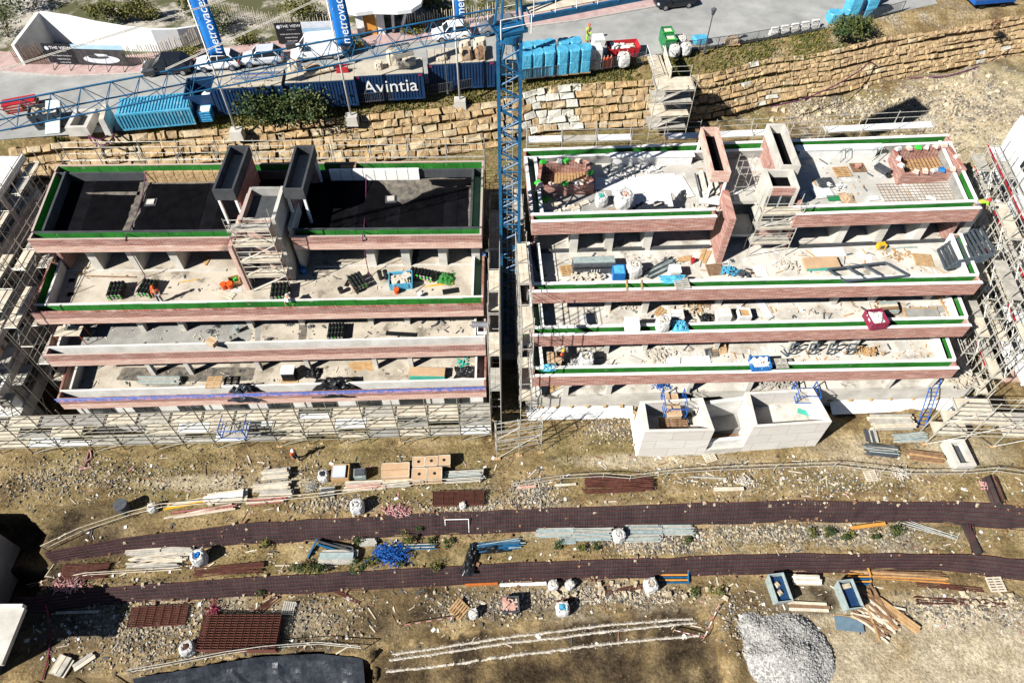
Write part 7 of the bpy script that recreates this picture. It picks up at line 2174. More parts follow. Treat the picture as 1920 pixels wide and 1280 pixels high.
pots('orange bucket beside the crate left of the stair core', 422, 540, zBL, 2, 'orange_plastic', .24, .45, 'bucket')
pots('blue bucket at the foot of the concrete core wall', 571, 512, zBL, 1, 'blue_plastic', .22, .5, 'bucket')
pots('white bucket at the green planter near the right end', 788, 556, zBL, 1, 'white_paint', .16, .35, 'bucket')
pots('grey cylinder standing on the second terrace of the left block', 446, 622, zCL, 1, 'aluminium', .2, .6, 'bucket')
pots('red bucket on the upper terrace of the right block', 1298, 492, zBR, 1, 'red_paint', .17, .35, 'bucket')
pots('white bucket in the shade of the rear tray on the right roof', 1537, 293, zRR, 2, 'white_paint', .18, .45, 'bucket', .6)
skip('debris_tray', 'blue rimmed tray of debris on the upper terrace of the left block', at(753, 532, zBL), .1, 1.75, 1.3, .7, 'wrap_blue', 'debris_pale', .92, 3)
t = T('small_crate', 'open timber crate with lime green bits beside the orange buckets', 'crate', at(441, 530, zBL), .4)
for c, d in (((0, -.35, .2), (.8, .05, .4)), ((0, .35, .2), (.8, .05, .4)), ((-.38, 0, .2), (.05, .66, .4)), ((.38, 0, .2), (.05, .66, .4))): blk('side', t, 'timber', c, d)
blk('base', t, 'timber', (0, 0, .03), (.7, .6, .04)); blk('offcut', t, 'lime_plastic', (.1, .1, .2), (.3, .15, .3), .6); blk('offcut', t, 'red_paint', (-.15, -.1, .15), (.2, .1, .2), .3)
crumple('green_sheet', 'crumpled green tarpaulin near the right end of the upper terrace', 'tarpaulin', at(836, 523, zBL), .65, .6, .4, 'green_board', 11)
def flat(name, label, cat, px, py, z, L, W, m, rz=0.0, h=.03, n=1):
    t = T(name, label, cat, at(px, py, z), rz)
    for k in range(n): blk('sheet', t, m, (rnd(-.05, .05) * (k > 0), rnd(-.05, .05) * (k > 0), .02 + h * (k + .5)), (L, W, h * .95), rnd(-.04, .04) * (k > 0))
    blk('batten', t, 'timber', (0, 0, .01), (L * .9, .08, .02))
    return t
flat('rubber_mat', 'black mat lying right of the debris tray', 'mat', 845, 546, zBL, 1.2, .5, 'black_plastic', .2)
flat('rubber_mat', 'small black mat lying left of the askew pipe rolls', 'mat', 653, 529, zBL, .9, .3, 'black_plastic', 1.3)
flat('rubber_mat', 'black mat on the second terrace of the left block', 'mat', 752, 627, zCL, 2.3, .35, 'black_plastic', -.07, .08)
flat('rubber_mat', 'small dark square in the shade at the left end of the upper terrace, rear', 'mat', 135, 526, zBL, .4, .35, 'bitumen', .1)
flat('rubber_mat', 'small dark square in the shade at the left end of the upper terrace, front', 'mat', 132, 552, zBL, .4, .35, 'bitumen', .1)
def stick(label, px, py, z, L, rz, m='timber', w=.1, n=1):
    t = T('loose_timber', label, 'timber', at(px, py, z), rz, group='loose timbers on the terraces')
    for k in range(n): blk('board', t, m, (k * .1, k * w * 1.2, .03 + .002 * k), (L * (1 - .12 * k), w, .055), .05 * k)
    return t
stick('long red brown batten on the upper terrace of the left block', 207, 519, zBL, 3.9, -.03, 'timber_brown')
stick('orange brown offcuts beside the second column of the left block', 152, 512, zBL, .8, .4, 'timber', .15, 3)
stick('stacked timbers under the eave at the fourth bay of the left block', 390, 490, zBL, .9, 1.4, 'timber', .15, 3)
stick('pale boards lying left of the stair core scaffold', 415, 553, zBL, 2.0, -.45, 'plank', .15, 3)
stick('thin greenish lath on the upper terrace of the left block', 354, 527, zBL, 1.4, .25, 'yellow', .05)
stick('yellow shafted tools before the green tarpaulin', 822, 535, zBL, 2.2, .15, 'yellow', .05, 3)
stick('grey shovel handle right of the debris tray', 787, 541, zBL, 1.0, .9, 'steel', .08)
stick('black bars under the eave in the last bays of the left block', 782, 482, zBL, 1.4, 1.5, 'steel_dark', .12, 3)
# second and third terraces of the left block
t = T('trestle_table', 'plywood topped trestle with orange legs on the second terrace of the left block', 'trestle', at(143, 638, zCL), .02)
blk('top', t, 'plank', (0, 0, 1.15), (1.9, .95, .06))
for x in (-.9, .9):
    for y in (-.42, .42): bar('leg', t, 'orange_paint', (x * 1.08, y, 0), (x, y, 1.12), .035)
    bar('brace', t, 'orange_paint', (x, -.42, .6), (x, .42, .6), .025)
for y in (-.42, .42): bar('brace', t, 'orange_paint', (-.9, y, 1.08), (.9, y, 1.08), .03)
hose('grey curved pipe lying on the second terrace of the left block', [at(px, py, zCL + .06) for px, py in ((790, 606), (803, 596), (815, 592), (822, 600), (818, 608), (808, 612))], 'steel_dark', .08)
hose('short dark pipe bend on the second terrace of the left block', [at(px, py, zCL + .06) for px, py in ((815, 592), (825, 600), (834, 606))], 'steel_dark', .08)
t = T('cabinet', 'white cabinet under a silver duct at the right end of the second terrace', 'cabinet', at(905, 632, zCL), 0)
for c, d in (((-.35, 0, .55), (.06, .7, 1.1)), ((.35, 0, .55), (.06, .7, 1.1)), ((0, .35, .55), (.64, .06, 1.1)), ((0, -.35, .95), (.64, .06, .3)), ((0, -.35, .1), (.64, .06, .2))): blk('panel', t, 'white_paint', c, d)
t = T('silver_duct', 'short silver duct lying behind the white cabinet', 'duct', at(901, 612, zCL + .9), 0)
MB().tube((-.65, 0, .25), (.6, 0, .25), .24, 16).build('tube', 'rim', t, smooth=False); MB().tube((-.67, 0, .25), (-.64, 0, .25), .26, 16).build('collar', 'steel', t); MB().tube((.6, 0, .25), (.63, 0, .25), .26, 16).build('collar', 'steel', t)
carton('small brown carton standing on the second parapet of the left block', 399, 648, .75, .55, .3, -.5, False, p=at(399, 647, zsL[2]) + Vector((0, .1, .02)))
for k, (px, py) in enumerate(((505, 636), (543, 608), (582, 613), (408, 612), (395, 623))):
    tangle('cable_heap', ('small dark cable heap at the planter, left of the pipe pallet', 'small dark cable heap beside a column, rear left of the pipe pallet', 'small dark cable heap left of the pipe pallet', 'small dark offcut heap near the grey cylinder, right', 'small dark offcut heap near the grey cylinder, left')[k], 'cable heap', at(px, py, zCL), .4, .2, .15, 30, 'steel_dark', 30 + k, .025)
bundle('profile_stack', 'long stack of grey green steel profiles on the third terrace of the left block', 'profile stack', 0, 0, 3.3, .7, 5, 3, ['aluminium', 'steel'], .0, p=at(302, 716, zDL))
pallet('timber pallet standing on the third parapet of the left block', at(400, 724, zsL[3] - .1) + Vector((0, .3, 0)), .05, .95, 'timber')
t = T('wrapped_box', 'white topped box in black film on the third terrace of the left block', 'box', at(545, 707, zDL), .03)
MB().box((0, 0, .5), (1.0, .8, 1.0), top=.96).build('film', 'black_plastic', t); blk('lid', t, 'plasterboard', (0, 0, 1.03), (1.05, .85, .08)); blk('base', t, 'timber', (0, -.1, .02), (1.3, .9, .04))
crumple('black_sheeting', 'large black sheeting heap hanging over the lowest parapet of the left block', 'sheeting', at(630, 728, zDL + .2), 1.7, .9, 1.1, 'black_plastic', 21)
crumple('black_sheeting', 'black sheeting heap on the lowest parapet, left of the large one', 'sheeting', at(460, 738, zDL + .2), 1.2, .8, 1.0, 'dark_sheet', 22)
crumple('black_sheeting', 'black sheeting heap at the right end of the third terrace', 'sheeting', at(876, 698, zDL), .95, .55, .5, 'black_plastic', 23)
crumple('black_sheeting', 'small black heap between the wrapped box and the large sheeting', 'sheeting', at(588, 700, zDL), .6, .5, .5, 'black_plastic', 24)
t = flat('board_stack', 'brown board stack with turquoise edge on the third terrace of the left block', 'board stack', 802, 703, zDL, 2.8, .8, 'cardboard', .0, .1, 5)
blk('foam_edge', t, 'teal_foam', (0, -.43, .25), (2.75, .06, .42))
tangle('foam_scraps', 'turquoise foam scraps beside the black heap at the right end', 'foam scraps', at(868, 684, zDL), .7, .8, .2, 22, 'teal_foam', 31, .06)
# blue net and rail on the lowest parapet
net = T('safety_net', 'blue and purple edge netting along the lowest parapet of the left block', 'netting', (DL[0].x, DL[0].y - .05, zsL[3]), world=True)
dv = (DL[1] - DL[0]).normalized()
b = MB()
for i in range(120):
    p = DL[0] + dv * ((DL[1] - DL[0]).length * i / 119)
    for j, z in enumerate((0.10, -.04, -.20)): b.v.append((p.x, p.y - .04 - .03 * j + .03 * mnoise.noise((i * .7, j, 3)), zsL[3] + z + .06 * mnoise.noise((i * .3, j, 1))))
for i in range(119):
    for j in range(2): b.f.append((i * 3 + j, i * 3 + j + 1, i * 3 + j + 4, i * 3 + j + 3))
mat('net_purple', (0.34, 0.21, 0.30), (0.10, 0.13, 0.36), scale=3.0, lo=.45, hi=.55, rough=.8)
b.build('netting', 'net_purple', net)
bar('edge_rope', net, 'blue_metal', (DL[0].x, DL[0].y - .08, zsL[3] + .15), (DL[1].x, DL[1].y - .08, zsL[3] + .15), .05)
def cradle(label, px, py, z, w, d, h, rz=0.0, mesh=True):
    t = T('loading_cradle', label, 'loading platform', at(px, py, z), rz)
    for x in (-w / 2, w / 2):
        for y in (-d / 2, d / 2): bar('post', t, 'blue_metal', (x, y, 0), (x, y, h), .05)
        for z_ in (.05, h * .5, h): bar('rail', t, 'blue_metal', (x, -d / 2, z_), (x, d / 2, z_), .04)
    for y in (-d / 2, d / 2): bar('rail', t, 'blue_metal', (-w / 2, y, .05), (w / 2, y, .05), .04)
    bar('rail', t, 'blue_metal', (-w / 2, -d / 2, h), (w / 2, -d / 2, h), .04)
    if mesh:
        for k in range(1, 4):
            bar('wire', t, 'steel', (-w / 2 + w * k / 4, -d / 2, h * .5), (-w / 2 + w * k / 4, d / 2, .08), .018)
    blk('deck', t, 'plank_grey', (0, 0, .03), (w, d, .05))
    return t
cradle('blue loading cradle hanging on the front scaffold of the left block', 444, 805, 3.0, 1.9, 1.6, 1.1)
cradle('blue loading cradle with cartons over the left pit', 1262, 762, 3.2, 1.7, 1.9, 1.1)
cradle('blue wire loading cradle at the edge of the right pit', 1508, 742, 3.2, 1.7, 1.4, 1.0)
carton('flat brown carton on the blue cradle over the left pit', 1260, 752, 1.0, .9, .3, .0, False, p=at(1258, 752, 3.28))
carton('brown carton leaning out of the blue cradle over the left pit', 1262, 772, 1.1, .9, .3, .05, False, p=at(1262, 776, 3.28))
flat('foam_board', 'turquoise foam board on the floor of the right pit', 'foam board', 1507, 773, 2.0, 1.0, .45, 'teal_foam', -.35)
pallet('reddish pallet standing in the left pit', at(1252, 800, 2.0) + Vector((0, .1, .1)), .02, 1.1, 'timber_brown')
pallet('reddish pallet beside the other in the left pit', at(1275, 799, 2.0) + Vector((0, .1, .1)), .02, 1.0, 'timber_brown')
crumple('black_sheeting', 'black film and offcuts on the floor of the left pit', 'sheeting', at(1283, 785, 2.0), .6, .6, .4, 'black_plastic', 25)
stick('timber offcuts on the floor of the right pit', 1452, 745, 2.0, 1.3, 1.2, 'timber', .12, 3)
tangle('rebar_tangle', 'tangle of boards and bars on the lowest floor between the pits', 'debris heap', at(1455, 718, zER), 2.2, .6, .5, 130, 'plank_grey', 33, .035)
tangle('rebar_tangle', 'tangle of battens on the lowest floor at the right end', 'debris heap', at(1800, 715, zER), 1.8, .7, .5, 120, 'plank', 34, .035)
tangle('rebar_tangle', 'tangle of blue straps and battens on the lowest floor above the left pit', 'debris heap', at(1240, 724, zER), 1.0, .5, .4, 80, 'blue_metal', 35, .03)
stick('yellowish boards leaning in the left corner of the lowest floor', 1040, 730, zER, 2.2, .7, 'timber', .12, 4)
# ---- right roof
def tub(label, TL, TR, FR, FL, z, h, sacks):
    q = [Vector(site2(*p, z)) for p in (TL, TR, FR, FL)]
    t = T('brick_enclosure', label, 'brick enclosure', (*((q[0] + q[2]) / 2), z), world=True)
    c = (q[0] + q[1] + q[2] + q[3]) / 4
    inn = [p + (c - p).normalized() * .34 for p in q]
    for i in range(4):
        j = (i + 1) % 4
        MB().prism([tuple(q[i]), tuple(q[j]), tuple(inn[j]), tuple(inn[i])], z + .002, z + h).build('wall', 'brick_red', t)
    MB().prism([tuple(p) for p in inn], z + .002, z + .06).build('floor', 'timber', t)
    g = MB()
    for k in range(1, 14):
        a, b_ = inn[0].lerp(inn[1], k / 14), inn[3].lerp(inn[2], k / 14); g.tube((*a, z + .3), (*b_, z + .3), .015, 3)
        g.tube((*a, z + .3), (*a, z + h), .015, 3)
    for k in range(1, 7):
        a, b_ = inn[0].lerp(inn[3], k / 7), inn[1].lerp(inn[2], k / 7); g.tube((*a, z + .31), (*b_, z + .31), .015, 3)
    tag(g.build('rebar_grid', 'rust', t), kind='stuff')
    for e, f, m in sacks:
        i = int(e); p = (q[i] + inn[i]).lerp(q[(i + 1) % 4] + inn[(i + 1) % 4], f) / 2
        MB().box((p.x, p.y, z + h + .11), (.5, .36, .2), f * 7, .7).build('sack', m, t)
    return t
tub('brick tub enclosure with rusty grid at the left end of the right roof', (1010, 324), (1102, 320), (1112, 364), (1004, 370), zRR, 1.05, ((0, .05, 'lime_plastic'), (0, .4, 'sack_white'), (0, .55, 'lime_plastic'), (0, .8, 'brick_pale'), (1, .6, 'lime_plastic'), (2, .3, 'sack_white'), (2, .5, 'lime_plastic'), (2, .75, 'brick_pale'), (2, .95, 'brick_pale'), (3, .1, 'lime_plastic'), (2, .2, 'brick_pale')))
tub('brick tub enclosure with cement sacks at the right end of the right roof', (1664, 300), (1770, 293), (1800, 338), (1680, 347), zRR, 1.05, ((0, .05, 'sack_white'), (0, .25, 'brick_pale'), (0, .42, 'lime_plastic'), (0, .58, 'sack_white'), (0, .75, 'brick_pale'), (0, .9, 'brick_pale'), (1, .5, 'plank'), (2, .2, 'brick_pale'), (2, .38, 'blue_plastic'), (2, .5, 'sack_white'), (2, .65, 'brick_pale'), (2, .8, 'brick_pale'), (3, .3, 'sack_white'), (3, .6, 'sack_white')))
for k, (px, py, L, rz, lab) in enumerate(((1222, 306, 6.3, .03, 'long white block bench along the rear wall of the right roof, left half'), (1570, 292, 6.6, .035, 'long white block bench along the rear wall of the right roof, right half'))):
    t = T('block_bench', lab, 'block bench', at(px, py, zRR), rz)
    for i in range(int(L / .62)): blk('block', t, 'plasterboard', (-L / 2 + .62 * (i + .5), 0, .4), (.61, .55, .8))
    blk('cap', t, 'white_coping', (-.1, 0, .83), (L + .3, .7, .05))
r = random.Random(12)
for k, (px, py, L, W, rz) in enumerate(((1190, 352, 3.6, 2.4, .05), (1240, 345, 2.6, 2.2, .1), (1135, 345, 1.6, 1.4, -.1), (1220, 375, 3.2, 1.5, .0), (1275, 352, 1.4, 2.4, .25), (1330, 372, 1.5, 1.3, -.2))):
    flat('plaster_sheet', f'white sheet spread on the right roof, {("largest", "rear right", "beside the brick tub", "nearest the front planter", "slanting at the right end", "beside the left tray")[k]}', 'sheet', px, py, zRR + .012 * k, L, W, 'plasterboard', rz, .012)
for k in range(3):
    tangle('paper_scraps', ('white paper scraps at the rear of the right roof', 'white paper scraps left of the middle of the right roof', 'pale offcuts along the front planter of the right roof')[k], 'scraps', at((1210, 1165, 1310)[k], (318, 332, 396)[k], zRR), (1.6, 1.2, 2.2)[k], .5, .15, 46, ('plasterboard', 'plasterboard', 'debris_pale')[k], 40 + k, .05)
t = T('tile_pile', 'pile of pale broken slabs below the left brick tub', 'slab pile', at(1062, 390, zRR), .2)
for k in range(22): blk('slab', t, 'plank' if k % 3 else 'plasterboard', (r.uniform(-1.5, 1.5), r.uniform(-.5, .5), .05 + .035 * (k % 6)), (r.uniform(.5, 1.1), r.uniform(.25, .5), .045), r.uniform(-.8, .8), r.uniform(-.12, .12))
bigbag('tied white sack on the right roof beside the lime topped bag', at(1126, 384, zRR), .2, .9, 'teal_foam')
bigbag('open white and lime bag of rubble on the right roof', at(1168, 388, zRR), .3, 1.3, 'brick_pale', tint='sack_white')
pallet('lime green sack pallet in the corner of the right roof', at(1021, 380, zRR), .3, .9, 'lime_plastic', cat='sack pile')
crumple('dark_tarpaulin', 'dark grey tarpaulin spread before the white sheets on the right roof', 'tarpaulin', at(1228, 388, zRR), 2.1, .75, .12, 'dark_sheet', 26)
crumple('dark_tarpaulin', 'dark tarpaulin end climbing towards the left tray', 'tarpaulin', at(1278, 370, zRR), .4, 1.0, .2, 'dark_sheet', 27, -.4)
t = T('door_panels', 'three tall pale panels leaning under the left tray of the right roof', 'panels', at(1328, 352, zRR), 0)
for k in range(3): blk('panel', t, 'plank_grey', (-.5 + k * .45, 0, .55), (.42, 2.6, .05), .0, .0, -.9)
blk('frame', t, 'steel_dark', (-.85, 0, .25), (.08, 2.7, .08))
g = T('mesh_sheet', 'rusty mesh sheet laid flat at the front of the right roof', 'mesh sheet', at(1735, 365, zRR), .04)
for k in range(22): bar('bar', g, 'timber_brown', (-3.3 + k * .31, -1.3, .05), (-3.3 + k * .31, 1.3, .05), .015)
for k in range(9): bar('bar', g, 'timber_brown', (-3.4, -1.25 + k * .31, .065), (3.4, -1.25 + k * .31, .065), .015)
pallet('pale pallet on the right roof beside the tray shadow', at(1578, 324, zRR), .1, 1.0, 'timber')
pallet('pallet with red bricks on the right roof', at(1608, 316, zRR), .05, .9, 'timber_brown')
t = T('brick_pile', 'few red bricks lying on the pallet on the right roof', 'brick pile', at(1606, 314, zRR + .16), .1)
for k in range(9): blk('brick', t, 'brick_red', (r.uniform(-.35, .35), r.uniform(-.25, .25), .05 + .06 * (k % 2)), (.25, .12, .08), r.uniform(0, 3))
t = T('wheelbarrow', 'dark wheelbarrow tub left of the right brick tub', 'wheelbarrow', at(1650, 325, zRR), -.9)
MB().box((0, 0, .4), (.9, .55, .3), top=1.25).build('tub', 'steel_dark', t); bar('wheel', t, 'tyre', (.65, -.05, .2), (.65, .05, .2), .2, 'cyl')
for s in (-.25, .25): bar('handle', t, 'steel', (.5, s * .4, .25), (-1.1, s, .5), .03)
for k, (px, py, L, W, m, lab) in enumerate(((1542, 362, 1.5, 1.1, 'plasterboard', 'grey white sheet in the shadow on the right roof'), (1562, 372, .9, .6, 'green_plastic', 'green sheet at the edge of the tray shadow'), (1638, 372, .8, .45, 'plasterboard', 'small white sheet in the middle of the right roof'), (1745, 372, .7, .4, 'plasterboard', 'small white sheet lying on the mesh'), (1640, 382, 1.4, .3, 'concrete', 'pale plank at the front of the right roof'))):
    flat('loose_sheet', lab, 'sheet', px, py, zRR + .08, L, W, m, r.uniform(-.4, .4), .02)
crumple('paper_sack', 'crumpled brown paper sack heap at the edge of the tray shadow', 'sack', at(1588, 372, zRR), .55, .55, .35, 'bale_brown', 28)
pallet('dark pallet with rubbish in the shadow on the right roof', at(1548, 345, zRR), .15, 1.0, 'steel_dark')
tangle('paper_scraps', 'mixed scraps in the shadow on the right roof', 'scraps', at(1570, 352, zRR), .8, .5, .2, 40, 'plasterboard', 44, .05)
for k in range(2):
    t = T('saw_horse', ('steel trestle standing before the right block bench, left', 'steel trestle standing before the right block bench, right')[k], 'trestle', at((1574, 1634)[k], (292, 290)[k], zRR) + Vector((0, -.5, 0)), 0)
    for x in (-.25, .25): bar('leg', t, 'aluminium', (x, -.4, 0), (x, 0, 1.2), .03); bar('leg', t, 'aluminium', (x, .4, 0), (x, 0, 1.2), .03)
    bar('rail', t, 'aluminium', (-.3, 0, 1.2), (.3, 0, 1.2), .035)
# ---- right upper terrace
t = T('site_chest', 'long black site chest on the upper terrace of the right block', 'chest', at(1112, 505, zBR), .04)
MB().box((0, 0, .45), (3.2, 1.0, .9), top=.97).build('body', 'steel_dark', t); blk('lid', t, 'aluminium', (0, .1, .94), (3.1, .6, .07)); blk('front_rail', t, 'black_plastic', (0, -.52, .7), (3.2, .05, .1))
for x in (-.2, 0, .2, .4): blk('mark', t, 'white_paint', (x, -.52, .4), (.05, .02, .25), 0)
t = T('plastic_crate', 'bright blue plastic crate right of the black chest', 'crate', at(1158, 520, zBR), .03)
for c, d in (((0, -.45, .45), (.9, .06, .9)), ((0, .45, .45), (.9, .06, .9)), ((-.42, 0, .45), (.06, .84, .9)), ((.42, 0, .45), (.06, .84, .9))): blk('side', t, 'blue_plastic', c, d)
blk('lid', t, 'wrap_blue', (0, 0, .86), (.76, .82, .06))
bigbag('white and violet bag between the blue crate and the grey pipes', at(1187, 515, zBR), .2, 1.15)
bundle('pipe_bunch', 'fan of grey pipes lying askew on the upper terrace of the right block', 'pipe bunch', 0, 0, 2.8, .9, 9, 2, ['aluminium', 'steel_dark'], .55, shape='tube', piece='pipe', p=at(1238, 505, zBR), fan=.06, th=.1)
t = T('cabinet', 'pale box cabinet right of the grey pipe fan', 'cabinet', at(1262, 519, zBR), .02)
MB().box((0, 0, .45), (.8, .75, .9)).build('body', 'plasterboard', t); blk('top', t, 'white_paint', (0, 0, .92), (.84, .8, .05)); blk('door', t, 'concrete', (0, -.39, .45), (.7, .03, .8))
pallet('brown slatted pallet near the stair core of the right block', at(1340, 507, zBR), .1, 1.0, 'timber_brown')
pallet('broken pallet left of the black chest', at(1064, 508, zBR), .2, .9, 'timber')
stick('yellowish boards leaning near the brick stair wall', 1325, 482, zBR, 1.5, 1.1, 'timber', .3, 2)
stick('wide tan board under the eave of the right block', 1283, 486, zBR, 1.0, .3, 'timber', .5)
tangle('rubble_heap', 'pale rubble and cloth below the black chest', 'rubble heap', at(1100, 521, zBR), 1.5, .4, .3, 90, 'debris_pale', 50, .07)
tangle('rubble_heap', 'blue and pale scraps at the foot of the stair core scaffold', 'rubble heap', at(1368, 510, zBR), .9, .4, .3, 60, 'wrap_blue', 51, .05)
tangle('rubble_heap', 'dark offcuts near the front planter below the stair core', 'rubble heap', at(1390, 515, zBR), .9, .3, .25, 60, 'steel_dark', 52, .05)
t = flat('board_stack', 'brown board stack with green edge on the upper terrace of the right block', 'board stack', 1538, 497, zBR, 2.6, 1.1, 'cardboard', .06, .09, 4)
blk('foam_edge', t, 'teal_foam', (0, -.57, .2), (2.5, .06, .3))
flat('loose_sheet', 'long white sheet behind the brown board stack', 'sheet', 1555, 473, zBR, 2.4, .9, 'plasterboard', .04)
flat('loose_sheet', 'white crumpled sheet right of the board stack', 'sheet', 1620, 482, zBR, 1.2, .6, 'plasterboard', -.3)
flat('loose_sheet', 'tall white sheet leaning by the stair core foot', 'sheet', 1425, 508, zBR, .9, 1.1, 'white_paint', .1)
t = T('generator', 'small yellow generator on the upper terrace of the right block', 'generator', at(1649, 466, zBR), .1)
MB().box((0, 0, .3), (.6, .4, .45)).build('body', 'yellow', t); blk('engine', t, 'steel_dark', (0, -.05, .35), (.3, .36, .3))
for s in (-.3, .3): bar('frame_tube', t, 'yellow', (s, -.2, .05), (s, -.2, .62), .025)
pallet('light open pallet at the right of the upper terrace', at(1730, 489, zBR), -.1, 1.1, 'timber')
stick('thin blue grey rails on the upper terrace of the right block', 1690, 466, zBR, 2.6, .06, 'aluminium', .06, 2)
tangle('wood_scraps', 'timber scraps scattered on the right part of the upper terrace', 'scraps', at(1685, 478, zBR), 1.5, .7, .1, 36, 'timber', 53, .035)
tangle('wood_scraps', 'pale scraps strewn left of the brown board stack', 'scraps', at(1478, 498, zBR), 1.2, .8, .1, 50, 'debris_pale', 54, .04)
def wframe(label, P, bars, m='steel_dark', w=.1):
    t = T('window_frames', label, 'window frame', P[0], world=True)
    for i in range(4): beam('rail', t, m, P[i], P[(i + 1) % 4], w, w)
    for f in bars: beam('mullion', t, m, P[0].lerp(P[1], f), P[3].lerp(P[2], f), w, w)
    return t
mat('frame_grey', (0.075, 0.095, 0.11), (0.05, 0.065, 0.08), rough=.5)
zt_ = zsR[1] + .1
wframe('long grey window frame lying across the planter of the upper terrace', [at(1552, 505, zt_ - .4), at(1660, 492, zt_ - .4), at(1705, 517, zt_ + .02), at(1585, 527, zt_ + .02)], (.33, .62), 'frame_grey', .13)
for k in range(4):
    o = Vector((.25 * k, .12 * k, .1 + .14 * k))
    wframe(f'grey window frame in the leaning stack at the right end, {("lowest", "second lowest", "second highest", "topmost")[k]}', [at(1757, 470, zBR + .1) + o, at(1815, 440, zBR + .3) + o, at(1845, 490, zBR + .7) + o, at(1772, 506, zBR + .5) + o], (.4, .75), 'frame_grey', .13)
for k in range(3): stick(f'dark frame bars leaning in the left corner of the upper terrace, {("left", "middle", "right")[k]}', 1005 + 5 * k, 490 + k * 4, zBR, 2.6, 1.7, 'frame_grey', .1, 2)
for px, py in ((1175, 535), (1203, 534)): stick(f'short timber laid across the upper planter, {"left" if px < 1190 else "right"} of two', px, py, zsR[1] + .06, 1.0, 1.5, 'timber', .12)
pallet('grey pallet lying across the upper planter of the right block', at(1278, 533, zsR[1] + .06), .1, .9, 'plank_grey')
crumple('blue_sheet', 'pale blue sheet draped over the upper planter of the right block', 'sheeting', at(1262, 524, zsR[1] + .02), 1.0, .4, .25, 'wrap_blue', 29)
# ---- right second terrace
pallet('orange brown crate pallet on the second terrace of the right block', at(1300, 578, zCR), .1, 1.0, 'timber')
pallet('dark pallet standing behind the orange brown one', at(1318, 572, zCR), .2, .9, 'timber_brown', .4)
carton('white carton on the second terrace, left of the black sack', 1266, 600, 1.0, .9, .7, .02, False, p=at(1266, 601, zCR), m='plasterboard')
crumple('black_sack', 'black sack heap on the second terrace of the right block', 'sack', at(1324, 600, zCR), .5, .5, .7, 'black_plastic', 41)
carton('white carton on the second terrace, right of the black sack', 1352, 598, 1.05, .9, .75, .02, False, p=at(1353, 599, zCR), m='plasterboard')
t = T('planter_tub', 'pale open planter tub filled with earth on the second terrace', 'planter', at(1392, 596, zCR), .02)
for c, d in (((0, -.4, .35), (.95, .1, .7)), ((0, .4, .35), (.95, .1, .7)), ((-.43, 0, .35), (.1, .7, .7)), ((.43, 0, .35), (.1, .7, .7))): blk('side', t, 'plasterboard', c, d)
blk('earth', t, 'timber', (0, 0, .3), (.76, .7, .56))
stick('boards and offcuts in the middle of the second terrace', 1240, 590, zCR, 1.2, .9, 'timber', .2, 3)
tangle('wood_scraps', 'heap of pale offcuts behind the cartons on the second terrace', 'scraps', at(1290, 585, zCR), 1.6, .5, .3, 90, 'plank', 60, .05)
tangle('wood_scraps', 'scraps near the first column of the second terrace', 'scraps', at(1175, 574, zCR), .8, .4, .2, 40, 'debris_pale', 61, .04)
flat('loose_sheet', 'white board leaning over on the left of the second terrace', 'sheet', 1103, 598, zCR, 1.2, .8, 'plasterboard', .1, .05)
flat('loose_sheet', 'white board by the party wall of the second terrace', 'sheet', 1432, 578, zCR, .6, 2.0, 'plasterboard', .25, .05)
t = T('insulation_stack', 'stack of white insulation boards on the middle planter', 'insulation', at(1185, 622, zsR[2]) + Vector((0, .4, .06)), .02)
for k in range(5): blk('board', t, 'white_coping', (rnd(-.03, .03), 0, .06 + .12 * k), (1.05, .95, .115))
bigbag('white and violet bag on the middle planter', at(1241, 624, zsR[2]) + Vector((0, .4, .06)), .1, 1.0)
crumple('blue_sheet', 'blue sheet fluttering over the middle planter', 'sheeting', at(1274, 612, zsR[2] + .05), .65, .55, .5, 'wrap_blue', 42)
skip('magenta_tub', 'magenta tub of debris standing on the middle planter', at(1640, 612, zsR[2] + .06) + Vector((0, .35, 0)), .12, 1.3, 1.4, .8, 'magenta', 'plasterboard', .95, 7)
bundle('panel_stack', 'stack of brown and grey panels behind the magenta tub', 'panel stack', 0, 0, 1.5, 1.1, 4, 5, ['timber_brown', 'plank', 'aluminium'], .1, p=at(1660, 583, zCR))
t = flat('mortar_bed', 'dark mortar tray on the right of the second terrace', 'mortar tray', 1728, 590, zCR, 2.6, 1.0, 'concrete_grey', .03, .12)
blk('edge', t, 'timber', (0, .55, .1), (2.7, .08, .16)); blk('edge', t, 'timber', (-1.33, 0, .1), (.08, 1.0, .16))
t = T('timber_lattice', 'timber lattice leaning at the right end of the second terrace', 'lattice', at(1778, 576, zCR), .15)
for k in range(4): blk('batten', t, 'timber', (-.6 + k * .4, 0, .35), (.09, 2.4, .07), 0, .12)
for k in range(6): blk('batten', t, 'timber', (0, -1.1 + k * .44, .35 + (-1.1 + k * .44) * .12 + .06), (1.5, .09, .05))
# ---- right third terrace
carton('pale carton beside the worker in the orange vest on the third terrace', 1038, 684, 1.1, 1.0, .8, .02, False, p=at(1038, 682, zDR), m='cardboard')
crumple('blue_sheet', 'blue sheet at the left end of the lowest planter', 'sheeting', at(1028, 689, zsR[3] - .1), .6, .35, .25, 'wrap_blue', 43)
bigbag('broad white bag on the third terrace right of the worker', at(1098, 684, zDR), .1, 1.2)
tangle('rubble_heap', 'white plastic scraps left of the broad bag on the third terrace', 'rubble heap', at(1072, 680, zDR), .6, .3, .3, 60, 'sack_white', 62, .04)
tangle('wood_scraps', 'heap of pale cables and offcuts on the third terrace', 'scraps', at(1230, 665, zDR), 1.4, .7, .2, 110, 'debris_pale', 63, .04)
tangle('wood_scraps', 'timber offcuts near the right end of the third terrace', 'scraps', at(1625, 660, zDR), 1.2, .5, .3, 60, 'timber', 64, .06)
